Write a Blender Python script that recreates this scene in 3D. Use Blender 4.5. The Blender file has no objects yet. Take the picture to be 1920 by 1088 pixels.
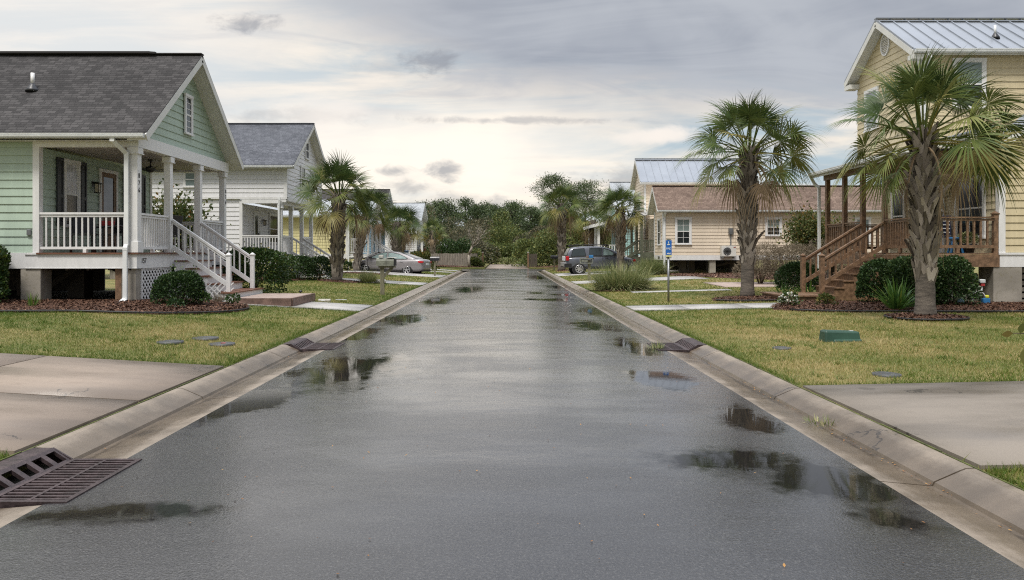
import bpy, math, random
import numpy as np
from mathutils import Vector, Matrix

R = math.radians
sc = bpy.context.scene
COL = sc.collection
EYE = 1.6
FP, CXP, HYP = 1400.0, 946.0, 472.0
random.seed(7)
RNG = np.random.default_rng(11)


def W(px, py, Y):
    """world point at depth Y for a measured picture position (used to author sizes)"""
    return Vector(((px - CXP) / FP * Y, Y, EYE + (HYP - py) / FP * Y))


def gz(x, y):
    """height of the lots above the street"""
    if x < 0:
        t = min(1.0, max(0.0, (-x - 3.62) / 5.0))
        return 0.085 + 0.285 * t
    k = 0.115 if y < 25 else 0.115 + 0.17 * min(1.0, (y - 25) / 14.0)
    t = min(1.0, max(0.0, (x - 3.27) / 5.5))
    return 0.085 + k * t


def gz_np(x, y):
    l = 0.085 + 0.285 * np.clip((-x - 3.62) / 5.0, 0, 1)
    k = 0.115 + 0.17 * np.clip((y - 25) / 14.0, 0, 1)
    r = 0.085 + k * np.clip((x - 3.27) / 5.5, 0, 1)
    return np.where(x < 0, l, r)


WL = {}


def tag(o, label=None, cat=None, group=None, kind=None):
    if label: o['label'] = label
    if cat: o['category'] = cat
    if group: o['group'] = group
    if kind: o['kind'] = kind
    return o


def thing(name, label, cat, loc=(0, 0, 0), group=None):
    o = bpy.data.objects.new(name, None)
    o.empty_display_size = 0.3
    COL.objects.link(o)
    o.location = loc
    WL[o] = Vector(loc)
    return tag(o, label, cat, group)


def _finish(o, parent):
    COL.objects.link(o)
    if parent is not None:
        o.parent = parent
        WL[o] = WL[parent].copy()
    else:
        WL[o] = Vector((0, 0, 0))
    return o


class MB:
    def __init__(s):
        s.v = []; s.f = []; s.uv = {}; s.sm = set()

    def face(s, pts, uv=None, smooth=False):
        i = len(s.v)
        s.v.extend([tuple(p) for p in pts])
        if uv: s.uv[len(s.f)] = uv
        if smooth: s.sm.add(len(s.f))
        s.f.append(tuple(range(i, i + len(pts))))

    def hexa(s, p):
        i = len(s.v)
        s.v.extend([tuple(q) for q in p])
        for a in ((0, 3, 2, 1), (4, 5, 6, 7), (0, 1, 5, 4), (1, 2, 6, 5), (2, 3, 7, 6), (3, 0, 4, 7)):
            s.f.append(tuple(i + k for k in a))

    def box(s, x0, x1, y0, y1, z0, z1):
        s.hexa([(x0, y0, z0), (x1, y0, z0), (x1, y1, z0), (x0, y1, z0), (x0, y0, z1), (x1, y0, z1), (x1, y1, z1), (x0, y1, z1)])

    def bar(s, p, q, w, h, up=(0, 0, 1), w2=None, h2=None):
        p = Vector(p); q = Vector(q); d = (q - p).normalized(); up = Vector(up)
        if abs(d.dot(up)) > 0.98: up = Vector((0, 1, 0)) if abs(d.y) < 0.9 else Vector((1, 0, 0))
        a = d.cross(up).normalized(); b = a.cross(d).normalized()
        w2 = w if w2 is None else w2; h2 = h if h2 is None else h2
        r = []
        for c, ww, hh in ((p, w, h), (q, w2, h2)):
            r += [c - a * ww / 2 - b * hh / 2, c + a * ww / 2 - b * hh / 2, c + a * ww / 2 + b * hh / 2, c - a * ww / 2 + b * hh / 2]
        s.hexa(r)

    def path(s, pts, w, h, up=(0, 0, 1)):
        for a, b in zip(pts[:-1], pts[1:]): s.bar(a, b, w, h, up)

    def tube(s, pts, rad, n=8, cap=True):
        pts = [Vector(p) for p in pts]
        if not isinstance(rad, (list, tuple)): rad = [rad] * len(pts)
        i0 = len(s.v); prev = None
        for k, p in enumerate(pts):
            d = (pts[min(k + 1, len(pts) - 1)] - pts[max(k - 1, 0)]).normalized()
            a = prev if prev is not None else (Vector((1, 0, 0)) if abs(d.x) < 0.8 else Vector((0, 1, 0)))
            a = (a - d * a.dot(d)).normalized(); prev = a; b = d.cross(a)
            for j in range(n):
                t = 2 * math.pi * j / n
                s.v.append(tuple(p + (a * math.cos(t) + b * math.sin(t)) * rad[k]))
        for k in range(len(pts) - 1):
            for j in range(n):
                s.sm.add(len(s.f))
                s.f.append((i0 + k * n + j, i0 + k * n + (j + 1) % n, i0 + (k + 1) * n + (j + 1) % n, i0 + (k + 1) * n + j))
        if cap:
            s.f.append(tuple(i0 + j for j in range(n))[::-1])
            s.f.append(tuple(i0 + (len(pts) - 1) * n + j for j in range(n)))

    def lathe(s, c, prof, n=16, axis='z'):
        i0 = len(s.v)
        for r, z in prof:
            for j in range(n):
                t = 2 * math.pi * j / n; a, b = r * math.cos(t), r * math.sin(t)
                q = (a, b, z) if axis == 'z' else (a, z, b) if axis == 'y' else (z, a, b)
                s.v.append((c[0] + q[0], c[1] + q[1], c[2] + q[2]))
        for k in range(len(prof) - 1):
            for j in range(n):
                s.sm.add(len(s.f))
                s.f.append((i0 + k * n + j, i0 + k * n + (j + 1) % n, i0 + (k + 1) * n + (j + 1) % n, i0 + (k + 1) * n + j))
        s.f.append(tuple(i0 + j for j in range(n))[::-1])
        s.f.append(tuple(i0 + (len(prof) - 1) * n + j for j in range(n)))

    def slab(s, a, b, c, d, th, top_uv=True):
        """a,b at the eave, c,d at the ridge; th goes straight down"""
        a, b, c, d = map(Vector, (a, b, c, d)); dn = Vector((0, 0, -th))
        u = (b - a).length; v = (d - a).length
        s.face([a, b, c, d], uv=[(0, 0), (u, 0), (u, v), (0, v)])
        lo = [a + dn, b + dn, c + dn, d + dn]
        s.face(lo[::-1], uv=[(0, 0)] * 4)
        hi = [a, b, c, d]
        for k in range(4):
            s.face([lo[k], lo[(k + 1) % 4], hi[(k + 1) % 4], hi[k]], uv=[(0, 0)] * 4)

    def obox(s, axis, c, out, d0, d1, a0, a1, z0, z1):
        """box lying on a wall: d is the distance in front of plane c"""
        lo, hi = sorted((c + out * d0, c + out * d1))
        if axis == 'x': s.box(lo, hi, a0, a1, z0, z1)
        else: s.box(a0, a1, lo, hi, z0, z1)

    def build(s, name, mat, parent=None, bevel=0.0, label=None, local=False):
        me = bpy.data.meshes.new(name)
        off = Vector((0, 0, 0)) if (parent is None or local) else WL[parent]
        me.from_pydata([(x - off.x, y - off.y, z - off.z) for x, y, z in s.v], [], s.f)
        if s.sm:
            me.polygons.foreach_set('use_smooth', [i in s.sm for i in range(len(s.f))])
        if s.uv:
            ul = me.uv_layers.new(name='UVMap')
            for fi, uv in s.uv.items():
                p = me.polygons[fi]
                for k, li in enumerate(p.loop_indices): ul.data[li].uv = uv[k]
        me.materials.append(mat)
        me.update()
        o = bpy.data.objects.new(name, me)
        if bevel > 0:
            m = o.modifiers.new('b', 'BEVEL'); m.width = bevel; m.segments = 2; m.limit_method = 'ANGLE'
        if label: o['label'] = label
        return _finish(o, parent)


def np_mesh(name, V, F, mat, parent=None, tint=None, smooth=False):
    V = np.asarray(V, dtype=np.float32); F = np.asarray(F, dtype=np.int32)
    if parent is not None:
        V = V - np.array(WL[parent], dtype=np.float32)
    me = bpy.data.meshes.new(name)
    n, k = F.shape
    me.vertices.add(len(V)); me.vertices.foreach_set('co', V.ravel())
    me.loops.add(n * k); me.loops.foreach_set('vertex_index', F.ravel())
    me.polygons.add(n)
    me.polygons.foreach_set('loop_start', np.arange(0, n * k, k, dtype=np.int32))
    me.polygons.foreach_set('loop_total', np.full(n, k, dtype=np.int32))
    if smooth: me.polygons.foreach_set('use_smooth', np.ones(n, dtype=bool))
    me.update(calc_edges=True)
    if tint is not None:
        at = me.attributes.new('tint', 'FLOAT', 'POINT')
        at.data.foreach_set('value', np.asarray(tint, dtype=np.float32))
    me.materials.append(mat)
    return _finish(bpy.data.objects.new(name, me), parent)


def kids(o): return [c for c in COL.objects if c.parent == o]


def dup(root, loc, rotz=0.0, label=None, scale=None):
    def cp(o, par):
        c = o.copy(); COL.objects.link(c); c.parent = par
        for k in kids(o): cp(k, c)
        return c
    r = cp(root, None)
    r.location = loc; r.rotation_euler = (0, 0, rotz)
    if scale: r.scale = (scale,) * 3
    if label: r['label'] = label
    WL[r] = Vector(loc)
    return r


# ------------------------------------------------------------------ node helper
class G:
    def __init__(s, nt): s.nt = nt

    def _in(s, node, i, v):
        if v is None: return
        if hasattr(v, 'is_output') or isinstance(v, bpy.types.NodeSocket): s.nt.links.new(v, node.inputs[i])
        else: node.inputs[i].default_value = v

    def m(s, op, a, b=None, c=None, clamp=False):
        n = s.nt.nodes.new('ShaderNodeMath'); n.operation = op; n.use_clamp = clamp
        s._in(n, 0, a); s._in(n, 1, b); s._in(n, 2, c)
        return n.outputs[0]

    def v(s, op, a, b=None):
        n = s.nt.nodes.new('ShaderNodeVectorMath'); n.operation = op
        s._in(n, 0, a); s._in(n, 1, b)
        return n.outputs['Value'] if op in ('LENGTH', 'DOT_PRODUCT', 'DISTANCE') else n.outputs[0]

    def comb(s, x, y, z):
        n = s.nt.nodes.new('ShaderNodeCombineXYZ'); s._in(n, 0, x); s._in(n, 1, y); s._in(n, 2, z)
        return n.outputs[0]

    def sep(s, a):
        n = s.nt.nodes.new('ShaderNodeSeparateXYZ'); s._in(n, 0, a)
        return n.outputs

    def noise(s, vec, scale, detail=3, rough=0.55, dist=0.0):
        n = s.nt.nodes.new('ShaderNodeTexNoise')
        if vec is not None: s._in(n, 'Vector', vec)
        n.inputs['Scale'].default_value = scale; n.inputs['Detail'].default_value = detail
        n.inputs['Roughness'].default_value = rough; n.inputs['Distortion'].default_value = dist
        return n.outputs['Fac']

    def voro(s, vec, scale, out='Distance'):
        n = s.nt.nodes.new('ShaderNodeTexVoronoi'); s._in(n, 'Vector', vec); n.inputs['Scale'].default_value = scale
        return n.outputs[out]

    def ss(s, x, a, b, o0=0.0, o1=1.0):
        n = s.nt.nodes.new('ShaderNodeMapRange'); n.interpolation_type = 'SMOOTHSTEP'
        s._in(n, 0, x); s._in(n, 1, a); s._in(n, 2, b); s._in(n, 3, o0); s._in(n, 4, o1)
        return n.outputs[0]

    def mix(s, fac, a, b, blend='MIX'):
        n = s.nt.nodes.new('ShaderNodeMix'); n.data_type = 'RGBA'; n.blend_type = blend
        s._in(n, 0, fac)
        s._in(n, 6, a if not isinstance(a, tuple) else (*a, 1)[:4]); s._in(n, 7, b if not isinstance(b, tuple) else (*b, 1)[:4])
        return n.outputs[2]

    def ramp(s, fac, stops):
        n = s.nt.nodes.new('ShaderNodeValToRGB'); s._in(n, 0, fac)
        el = n.color_ramp.elements
        while len(el) < len(stops): el.new(0.5)
        for e, (p, c) in zip(el, stops): e.position = p; e.color = (*c, 1)
        return n.outputs[0]

    def obj(s): return s.nt.nodes.new('ShaderNodeTexCoord').outputs['Object']

    def uv(s): return s.nt.nodes.new('ShaderNodeTexCoord').outputs['UV']

    def attr(s, name):
        n = s.nt.nodes.new('ShaderNodeAttribute'); n.attribute_name = name
        return n.outputs['Fac']

    def bump(s, h, strength, dist=0.01, nrm=None):
        n = s.nt.nodes.new('ShaderNodeBump'); s._in(n, 'Height', h); n.inputs['Strength'].default_value = strength
        n.inputs['Distance'].default_value = dist; s._in(n, 'Normal', nrm)
        return n.outputs[0]


def newmat(name):
    m = bpy.data.materials.new(name); m.use_nodes = True
    b = m.node_tree.nodes['Principled BSDF']
    return m, G(m.node_tree), b


def link(g, b, sock, val): g._in(b, sock, val if not isinstance(val, tuple) else (*val, 1)[:4])


def simple(name, col, rough=0.6, metal=0.0, var=0.12, vs=2.5, stretch=(1, 1, 1), bump=0.0, bs=60.0, spec=0.5, fine=0.0, coat=0.0):
    m, g, b = newmat(name)
    co = g.v('MULTIPLY', g.obj(), stretch)
    n = g.noise(co, vs, 4)
    c = g.mix(g.ss(n, 0.3, 0.7), tuple(x * (1 - var) for x in col), tuple(min(1, x * (1 + var)) for x in col))
    if fine > 0:
        n2 = g.noise(g.obj(), 45, 3)
        c = g.mix(g.ss(n2, 0.35, 0.65), c, g.mix(1.0, c, (1 - fine,) * 3, 'MULTIPLY'))
    link(g, b, 'Base Color', c)
    b.inputs['Metallic'].default_value = metal
    b.inputs['Specular IOR Level'].default_value = spec
    b.inputs['Coat Weight'].default_value = coat
    b.inputs['Coat Roughness'].default_value = 0.05
    g._in(b, 'Roughness', g.ss(n, 0.2, 0.8, max(0.02, rough - 0.08), min(1, rough + 0.08)))
    if bump > 0: g._in(b, 'Normal', g.bump(g.noise(g.obj(), bs, 4), bump, 0.01))
    return m


def siding_mat(name, col, var=0.07):
    m, g, b = newmat(name)
    o = g.obj()
    st = g.noise(g.v('MULTIPLY', o, (6, 6, 0.5)), 1.5, 4)
    n = g.noise(o, 1.1, 4)
    bd = g.noise(g.v('MULTIPLY', o, (0.35, 0.35, 5.26)), 1.0, 1)
    c = g.mix(g.ss(st, 0.3, 0.75), tuple(x * (1 - var) for x in col), tuple(min(1, x * (1 + var)) for x in col))
    c = g.mix(g.ss(n, 0.42, 0.75, 0, 0.35), c, tuple(x * 0.8 for x in col))
    c = g.mix(g.ss(bd, 0.35, 0.7, 0, 0.25), c, tuple(min(1, x * 1.12) for x in col))
    gr = g.noise(g.v('MULTIPLY', o, (2, 2, 40)), 6, 3)
    link(g, b, 'Base Color', c); b.inputs['Roughness'].default_value = 0.45
    g._in(b, 'Normal', g.bump(gr, 0.15, 0.004))
    return m


def shingle_mat(name, c1, c2, cm):
    m, g, b = newmat(name)
    uv = g.uv()
    wob = g.noise(uv, 3.0, 2)
    n = g.nt.nodes.new('ShaderNodeTexBrick')
    g._in(n, 'Vector', g.v('ADD', uv, g.comb(g.m('MULTIPLY', wob, 0.05), g.m('MULTIPLY', wob, 0.03), 0.0)))
    n.inputs['Color1'].default_value = (*c1, 1); n.inputs['Color2'].default_value = (*c2, 1)
    n.inputs['Mortar'].default_value = (*cm, 1)
    n.inputs['Scale'].default_value = 1.0; n.inputs['Mortar Size'].default_value = 0.008
    n.inputs['Brick Width'].default_value = 0.21; n.inputs['Row Height'].default_value = 0.11
    n.inputs['Bias'].default_value = -0.1
    n.offset = 0.42; n.squash_frequency = 3; n.squash = 0.7
    sp = g.noise(uv, 90, 2); big = g.noise(uv, 0.6, 4)
    c = g.mix(g.ss(sp, 0.35, 0.7, 0, 0.6), n.outputs['Color'], tuple(min(1, x * 2.0) for x in c2))
    c = g.mix(g.ss(big, 0.4, 0.75, 0, 0.35), c, cm)
    link(g, b, 'Base Color', c); b.inputs['Roughness'].default_value = 0.9
    b.inputs['Specular IOR Level'].default_value = 0.10
    row = g.m('FRACT', g.m('DIVIDE', g.sep(uv)[1], 0.11))
    h = g.m('ADD', g.m('MULTIPLY', row, -0.8), g.m('MULTIPLY', n.outputs['Fac'], -0.7))
    g._in(b, 'Normal', g.bump(h, 0.6, 0.012))
    return m


def leaf_mat(name, stops, rough=0.42, trans=0.22):
    m, g, b = newmat(name)
    c = g.ramp(g.attr('tint'), stops)
    link(g, b, 'Base Color', c); b.inputs['Roughness'].default_value = rough
    b.inputs['Specular IOR Level'].default_value = 0.25
    tr = g.nt.nodes.new('ShaderNodeBsdfTranslucent'); g._in(tr, 'Color', c)
    mx = g.nt.nodes.new('ShaderNodeMixShader'); mx.inputs[0].default_value = trans
    g.nt.links.new(b.outputs[0], mx.inputs[1]); g.nt.links.new(tr.outputs[0], mx.inputs[2])
    out = g.nt.nodes['Material Output']; g.nt.links.new(mx.outputs[0], out.inputs[0])
    return m


def concrete_mat(name, col, wet=0.5, scale=1.0, joint=None, stain=(0.16, 0.13, 0.10)):
    m, g, b = newmat(name)
    o = g.obj()
    big = g.noise(g.v('MULTIPLY', o, (0.5, 1.6, 1)), 0.9 * scale, 5)
    med = g.noise(o, 5 * scale, 5, 0.65)
    fine = g.noise(o, 160, 3, 0.7)
    c = g.mix(g.ss(big, 0.35, 0.68), tuple(x * 1.12 for x in col), tuple(x * 0.72 for x in col))
    c = g.mix(g.ss(med, 0.5, 0.75, 0, 0.55), c, stain)
    c = g.mix(g.ss(fine, 0.35, 0.7, 0, 0.5), c, tuple(x * 0.55 for x in col))
    vn = g.nt.nodes.new('ShaderNodeTexVoronoi'); vn.feature = 'DISTANCE_TO_EDGE'; vn.inputs['Scale'].default_value = 0.42
    wv = g.noise(o, 2.2, 5, 0.65)
    g._in(vn, 'Vector', g.v('ADD', o, g.comb(g.m('MULTIPLY', wv, 0.9), g.m('MULTIPLY', med, 0.5), 0.0)))
    c = g.mix(g.m('MULTIPLY', g.ss(vn.outputs[0], 0.002, 0.006, 0.85, 0.0), g.ss(big, 0.55, 0.60)), c, (0.05, 0.045, 0.04))
    drip = g.voro(g.v('ADD', o, g.comb(g.m('MULTIPLY', med, 0.25), g.m('MULTIPLY', wv, 0.2), 0.0)), 1.1)
    c = g.mix(g.ss(drip, 0.06, 0.13, 0.5, 0.0), c, tuple(x * 0.45 for x in stain))
    link(g, b, 'Base Color', c)
    g._in(b, 'Roughness', g.ss(big, 0.35, 0.7, 0.62, 0.62 - 0.4 * wet))
    g._in(b, 'Normal', g.bump(g.m('ADD', fine, g.m('MULTIPLY', med, 1.0)), 0.35, 0.004))
    return m
# ------------------------------------------------------------------ materials
M = {}
M['green_siding'] = siding_mat('green_siding', (0.40, 0.50, 0.41))
M['white_siding'] = siding_mat('white_siding', (0.74, 0.74, 0.75), 0.04)
M['yellow_siding'] = siding_mat('yellow_siding', (0.60, 0.515, 0.335))
M['beige_siding'] = siding_mat('beige_siding', (0.70, 0.60, 0.475), 0.04)
M['pale_yellow_siding'] = siding_mat('pale_yellow_siding', (0.68, 0.62, 0.34))
M['blue_siding'] = siding_mat('blue_siding', (0.16, 0.30, 0.42))
M['teal_siding'] = siding_mat('teal_siding', (0.34, 0.53, 0.52))
M['grey_siding'] = siding_mat('grey_siding', (0.45, 0.5, 0.55))
M['white'] = simple('white_paint', (0.76, 0.76, 0.755), 0.4, var=0.05, vs=3, stretch=(3, 3, 0.6), fine=0.06)
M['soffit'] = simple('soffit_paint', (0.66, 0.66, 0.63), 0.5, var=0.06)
M['porch_ceiling'] = simple('darkened_ceiling_paint', (0.38, 0.355, 0.335), 0.6, var=0.08)  # darker than the soffit paint, to deepen the shade inside the porch
M['gutter'] = simple('gutter_metal', (0.72, 0.74, 0.74), 0.3, var=0.06)
M['shingle_dark'] = shingle_mat('shingle_dark', (0.014, 0.014, 0.0145), (0.072, 0.069, 0.069), (0.005, 0.005, 0.0055))
M['shingle_blue'] = shingle_mat('shingle_blue', (0.040, 0.044, 0.053), (0.125, 0.132, 0.150), (0.02, 0.022, 0.027))
M['shingle_brown'] = shingle_mat('shingle_brown', (0.075, 0.052, 0.043), (0.20, 0.148, 0.12), (0.036, 0.026, 0.022))
M['shingle_grey'] = shingle_mat('shingle_grey', (0.22, 0.24, 0.26), (0.36, 0.38, 0.4), (0.14, 0.15, 0.16))
M['metal_roof'] = simple('metal_roof', (0.27, 0.295, 0.33), 0.34, metal=0.35, var=0.07, vs=0.8)
M['pane'] = simple('window_glass', (0.018, 0.022, 0.026), 0.04, var=0.3, vs=1.2, spec=0.9)
M['pane_blind'] = simple('glass_over_blind', (0.20, 0.25, 0.24), 0.08, var=0.15, vs=4, stretch=(0.2, 0.2, 8), spec=0.8)
M['curtain'] = simple('pale_curtain', (0.55, 0.56, 0.6), 0.15, var=0.25, vs=4, stretch=(6, 6, 0.4), spec=0.7)
M['shutter'] = simple('black_shutter', (0.025, 0.027, 0.032), 0.4, var=0.2)
M['black'] = simple('black_metal', (0.018, 0.018, 0.02), 0.4, var=0.2)
M['deck_brown'] = simple('deck_boards', (0.17, 0.075, 0.045), 0.45, var=0.3, vs=4, stretch=(1, 6, 6), bump=0.15)
M['wood'] = simple('brown_stained_wood', (0.205, 0.122, 0.070), 0.55, var=0.34, vs=5, stretch=(2, 2, 2), bump=0.3, bs=30, fine=0.25)
M['wood_dark'] = simple('old_wood', (0.075, 0.06, 0.045), 0.75, var=0.35, vs=3, stretch=(4, 4, 0.7), bump=0.3, fine=0.2)
M['wood_grey'] = simple('weathered_wood', (0.27, 0.24, 0.20), 0.75, var=0.35, vs=4, stretch=(6, 6, 0.5), bump=0.4, bs=40, fine=0.25)
M['olive'] = simple('olive_painted_wood', (0.095, 0.105, 0.07), 0.55, var=0.2, vs=3)
M['pier'] = concrete_mat('pier_concrete', (0.36, 0.33, 0.28), 0.1, 2.0, stain=(0.17, 0.15, 0.07))
M['walk'] = concrete_mat('path_concrete', (0.40, 0.39, 0.375), 0.7, 0.8, stain=(0.26, 0.245, 0.22))
M['drive'] = concrete_mat('driveway_concrete', (0.265, 0.212, 0.168), 0.85, 0.9, stain=(0.20, 0.155, 0.12))
M['drive_grey'] = concrete_mat('grey_driveway_concrete', (0.205, 0.178, 0.148), 0.85, 1.0, stain=(0.17, 0.145, 0.12))
M['kerb'] = concrete_mat('kerb_concrete', (0.245, 0.205, 0.162), 0.6, 1.6, stain=(0.17, 0.14, 0.11))
def kerb_material():
    m = M['kerb']; g = G(m.node_tree); b = m.node_tree.nodes['Principled BSDF']; o = g.obj(); x, y, z = g.sep(o)
    base = b.inputs['Base Color'].links[0].from_socket; rg = b.inputs['Roughness'].links[0].from_socket
    d = g.m('MINIMUM', g.m('ABSOLUTE', g.m('ADD', x, 3.27)), g.m('ABSOLUTE', g.m('SUBTRACT', x, 2.93)))
    n = g.noise(g.v('MULTIPLY', o, (2.5, 0.55, 1)), 1.6, 5, 0.62); n2 = g.noise(o, 11, 4, 0.7)
    e = g.m('ADD', d, g.m('ADD', g.m('MULTIPLY_ADD', n, 0.42, -0.21), g.m('MULTIPLY_ADD', n2, 0.14, -0.07)))
    wet = g.ss(e, 0.12, 0.34, 1.0, 0.0); run = g.ss(e, -0.02, 0.05, 1.0, 0.0)
    c = g.mix(g.m('MULTIPLY', wet, 0.75), base, g.mix(1.0, base, (0.42, 0.38, 0.33), 'MULTIPLY'))
    c = g.mix(g.m('MULTIPLY', run, 0.85), c, (0.035, 0.027, 0.02))
    link(g, b, 'Base Color', c)
    g._in(b, 'Roughness', g.m('MULTIPLY', rg, g.m('MULTIPLY_ADD', wet, -0.72, 1.0)))
    g._in(b, 'Roughness', g.m('MAXIMUM', g.m('SUBTRACT', b.inputs['Roughness'].links[0].from_socket, g.m('MULTIPLY', run, 0.2)), 0.05))


kerb_material()
M['paver'] = simple('brick_paver', (0.20, 0.125, 0.10), 0.6, var=0.3, vs=6, bump=0.3, fine=0.3)
M['pink_paver'] = simple('pink_paver', (0.36, 0.28, 0.24), 0.6, var=0.15, vs=6, fine=0.2)
M['brick'] = simple('red_brick', (0.30, 0.14, 0.09), 0.8, var=0.3, vs=8, fine=0.3)
M['iron'] = simple('rusty_cast_iron', (0.070, 0.050, 0.052), 0.42, metal=0.3, var=0.35, vs=9, bump=0.3, bs=90, fine=0.3)
M['shade_black'] = simple('painted_shade', (0.006, 0.006, 0.006), 0.9)  # near-black colour stands in for shade in drain pits and under houses
M['seam'] = simple('joint_dirt', (0.03, 0.028, 0.02), 0.9, var=0.4, vs=6)
M['moss'] = simple('joint_moss', (0.07, 0.085, 0.02), 0.9, var=0.5, vs=8, bump=0.5)
M['lamp_glass'] = simple('lamp_glass', (0.55, 0.5, 0.38), 0.15, var=0.1)
M['bronze'] = simple('dark_bronze', (0.02, 0.016, 0.014), 0.4, metal=0.4)
M['mailgrey'] = simple('weathered_mailbox', (0.20, 0.21, 0.17), 0.7, var=0.3, vs=6, fine=0.25)
M['mailwood'] = simple('mailbox_post_wood', (0.16, 0.15, 0.10), 0.8, var=0.35, vs=5, stretch=(5, 5, 0.7), bump=0.3)
M['maildark'] = simple('dark_mailbox', (0.022, 0.024, 0.032), 0.35, var=0.2)
M['utility'] = simple('green_utility_plastic', (0.028, 0.075, 0.052), 0.45, var=0.2, fine=0.1)
M['cover'] = simple('grey_meter_cover', (0.06, 0.063, 0.066), 0.5, var=0.25, vs=6, bump=0.3)
M['galv'] = simple('galvanised_steel', (0.22, 0.23, 0.24), 0.4, metal=0.6, var=0.15)
M['signblue'] = simple('blue_sign', (0.015, 0.12, 0.42), 0.35, var=0.08)
M['signpale'] = simple('pale_sign_ink', (0.75, 0.74, 0.62), 0.4)
M['signyellow'] = simple('sign_band', (0.55, 0.52, 0.22), 0.4)
M['paint_grey'] = simple('silver_grey_car_paint', (0.25, 0.235, 0.24), 0.35, metal=0.15, var=0.03, coat=0.8)
M['paint_dark'] = simple('blue_grey_car_paint', (0.095, 0.105, 0.13), 0.35, metal=0.15, var=0.03, coat=0.8)
M['tyre'] = simple('tyre_rubber', (0.012, 0.012, 0.012), 0.8)
M['rim'] = simple('alloy_rim', (0.62, 0.62, 0.64), 0.25, metal=0.8)
M['trim'] = simple('black_trim', (0.015, 0.015, 0.017), 0.5)
M['carglass'] = simple('car_glass', (0.03, 0.04, 0.042), 0.05, var=0.1, spec=0.9)
M['carglass_pale'] = simple('pale_car_glass', (0.22, 0.30, 0.29), 0.06, var=0.25, vs=3, spec=0.9)
M['red_lens'] = simple('red_lens', (0.45, 0.015, 0.02), 0.15)
M['clear_lens'] = simple('clear_lens', (0.7, 0.7, 0.7), 0.1)
M['plate'] = simple('pale_plate', (0.6, 0.62, 0.62), 0.4)
M['edging'] = simple('black_edging', (0.015, 0.015, 0.016), 0.55)
M['stone'] = simple('pale_stone', (0.5, 0.48, 0.44), 0.7, var=0.2, vs=8, bump=0.4)
M['red'] = simple('red_fabric', (0.35, 0.03, 0.03), 0.7)
M['blue'] = simple('blue_plastic', (0.03, 0.16, 0.36), 0.4)
M['paleblue'] = simple('pale_blue_plastic', (0.30, 0.45, 0.55), 0.4)
M['yellow'] = simple('yellow_plastic', (0.6, 0.6, 0.05), 0.4)
M['navy'] = simple('navy_towel', (0.02, 0.025, 0.06), 0.85)
M['cream'] = simple('cream_plastic', (0.62, 0.61, 0.57), 0.45, var=0.06)
M['bark'] = simple('tree_bark', (0.17, 0.145, 0.12), 0.85, var=0.35, vs=5, stretch=(4, 4, 0.7), bump=0.5, bs=25)
M['bark_pale'] = simple('pale_bark', (0.34, 0.30, 0.25), 0.8, var=0.25, vs=5, stretch=(3, 3, 0.7), bump=0.3)
M['stem'] = simple('shrub_stem', (0.10, 0.075, 0.05), 0.85, var=0.3)

M['palm'] = leaf_mat('palm_leaf', [(0.0, (0.020, 0.042, 0.014)), (0.45, (0.058, 0.095, 0.028)), (0.75, (0.145, 0.175, 0.048)), (1.0, (0.27, 0.235, 0.07))], 0.45, 0.14)
M['palm_dead'] = leaf_mat('dead_palm_leaf', [(0.0, (0.13, 0.085, 0.05)), (1.0, (0.36, 0.27, 0.17))], 0.8, 0.15)
M['box'] = leaf_mat('dark_shrub_leaf', [(0.0, (0.016, 0.036, 0.012)), (0.6, (0.035, 0.07, 0.022)), (1.0, (0.10, 0.145, 0.04))], 0.4, 0.15)
M['holly'] = leaf_mat('holly_leaf', [(0.0, (0.018, 0.04, 0.012)), (0.6, (0.045, 0.085, 0.022)), (0.9, (0.12, 0.15, 0.03)), (1.0, (0.22, 0.16, 0.03))], 0.35, 0.15)
M['autumn'] = leaf_mat('turning_leaf', [(0.0, (0.04, 0.065, 0.02)), (0.5, (0.09, 0.11, 0.03)), (0.8, (0.18, 0.14, 0.04)), (1.0, (0.26, 0.10, 0.03))], 0.5, 0.25)
M['dry'] = leaf_mat('dry_twig_leaf', [(0.0, (0.13, 0.10, 0.07)), (0.6, (0.24, 0.20, 0.14)), (1.0, (0.36, 0.31, 0.24))], 0.8, 0.2)
M['clump'] = leaf_mat('clump_blade', [(0.0, (0.08, 0.12, 0.04)), (0.45, (0.21, 0.25, 0.10)), (0.8, (0.40, 0.39, 0.20)), (1.0, (0.62, 0.53, 0.32))], 0.5, 0.2)
M['strap'] = leaf_mat('strap_leaf', [(0.0, (0.04, 0.10, 0.025)), (0.7, (0.10, 0.20, 0.04)), (1.0, (0.28, 0.30, 0.06))], 0.35, 0.25)
M['pine'] = leaf_mat('pine_needle', [(0.0, (0.030, 0.050, 0.024)), (0.6, (0.070, 0.105, 0.04)), (1.0, (0.15, 0.185, 0.065))], 0.6, 0.15)  # greens lightened to stand in for haze over the distance
M['wild'] = leaf_mat('wild_leaf', [(0.0, (0.042, 0.066, 0.024)), (0.55, (0.115, 0.15, 0.046)), (0.9, (0.23, 0.235, 0.07)), (1.0, (0.32, 0.23, 0.08))], 0.55, 0.2)  # far scrub, also lightened in place of haze
M['greywild'] = leaf_mat('greyish_leaf', [(0.0, (0.06, 0.07, 0.045)), (0.6, (0.12, 0.12, 0.075)), (1.0, (0.22, 0.17, 0.09))], 0.6, 0.2)
M['blade'] = leaf_mat('lawn_blade', [(0.0, (0.058, 0.115, 0.014)), (0.45, (0.142, 0.185, 0.034)), (0.75, (0.30, 0.255, 0.09)), (1.0, (0.50, 0.39, 0.20))], 0.5, 0.25)
M['chip'] = leaf_mat('bark_chip', [(0.0, (0.034, 0.017, 0.011)), (0.6, (0.092, 0.046, 0.028)), (0.9, (0.18, 0.095, 0.058)), (1.0, (0.36, 0.23, 0.15))], 0.6, 0.0)
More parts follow.
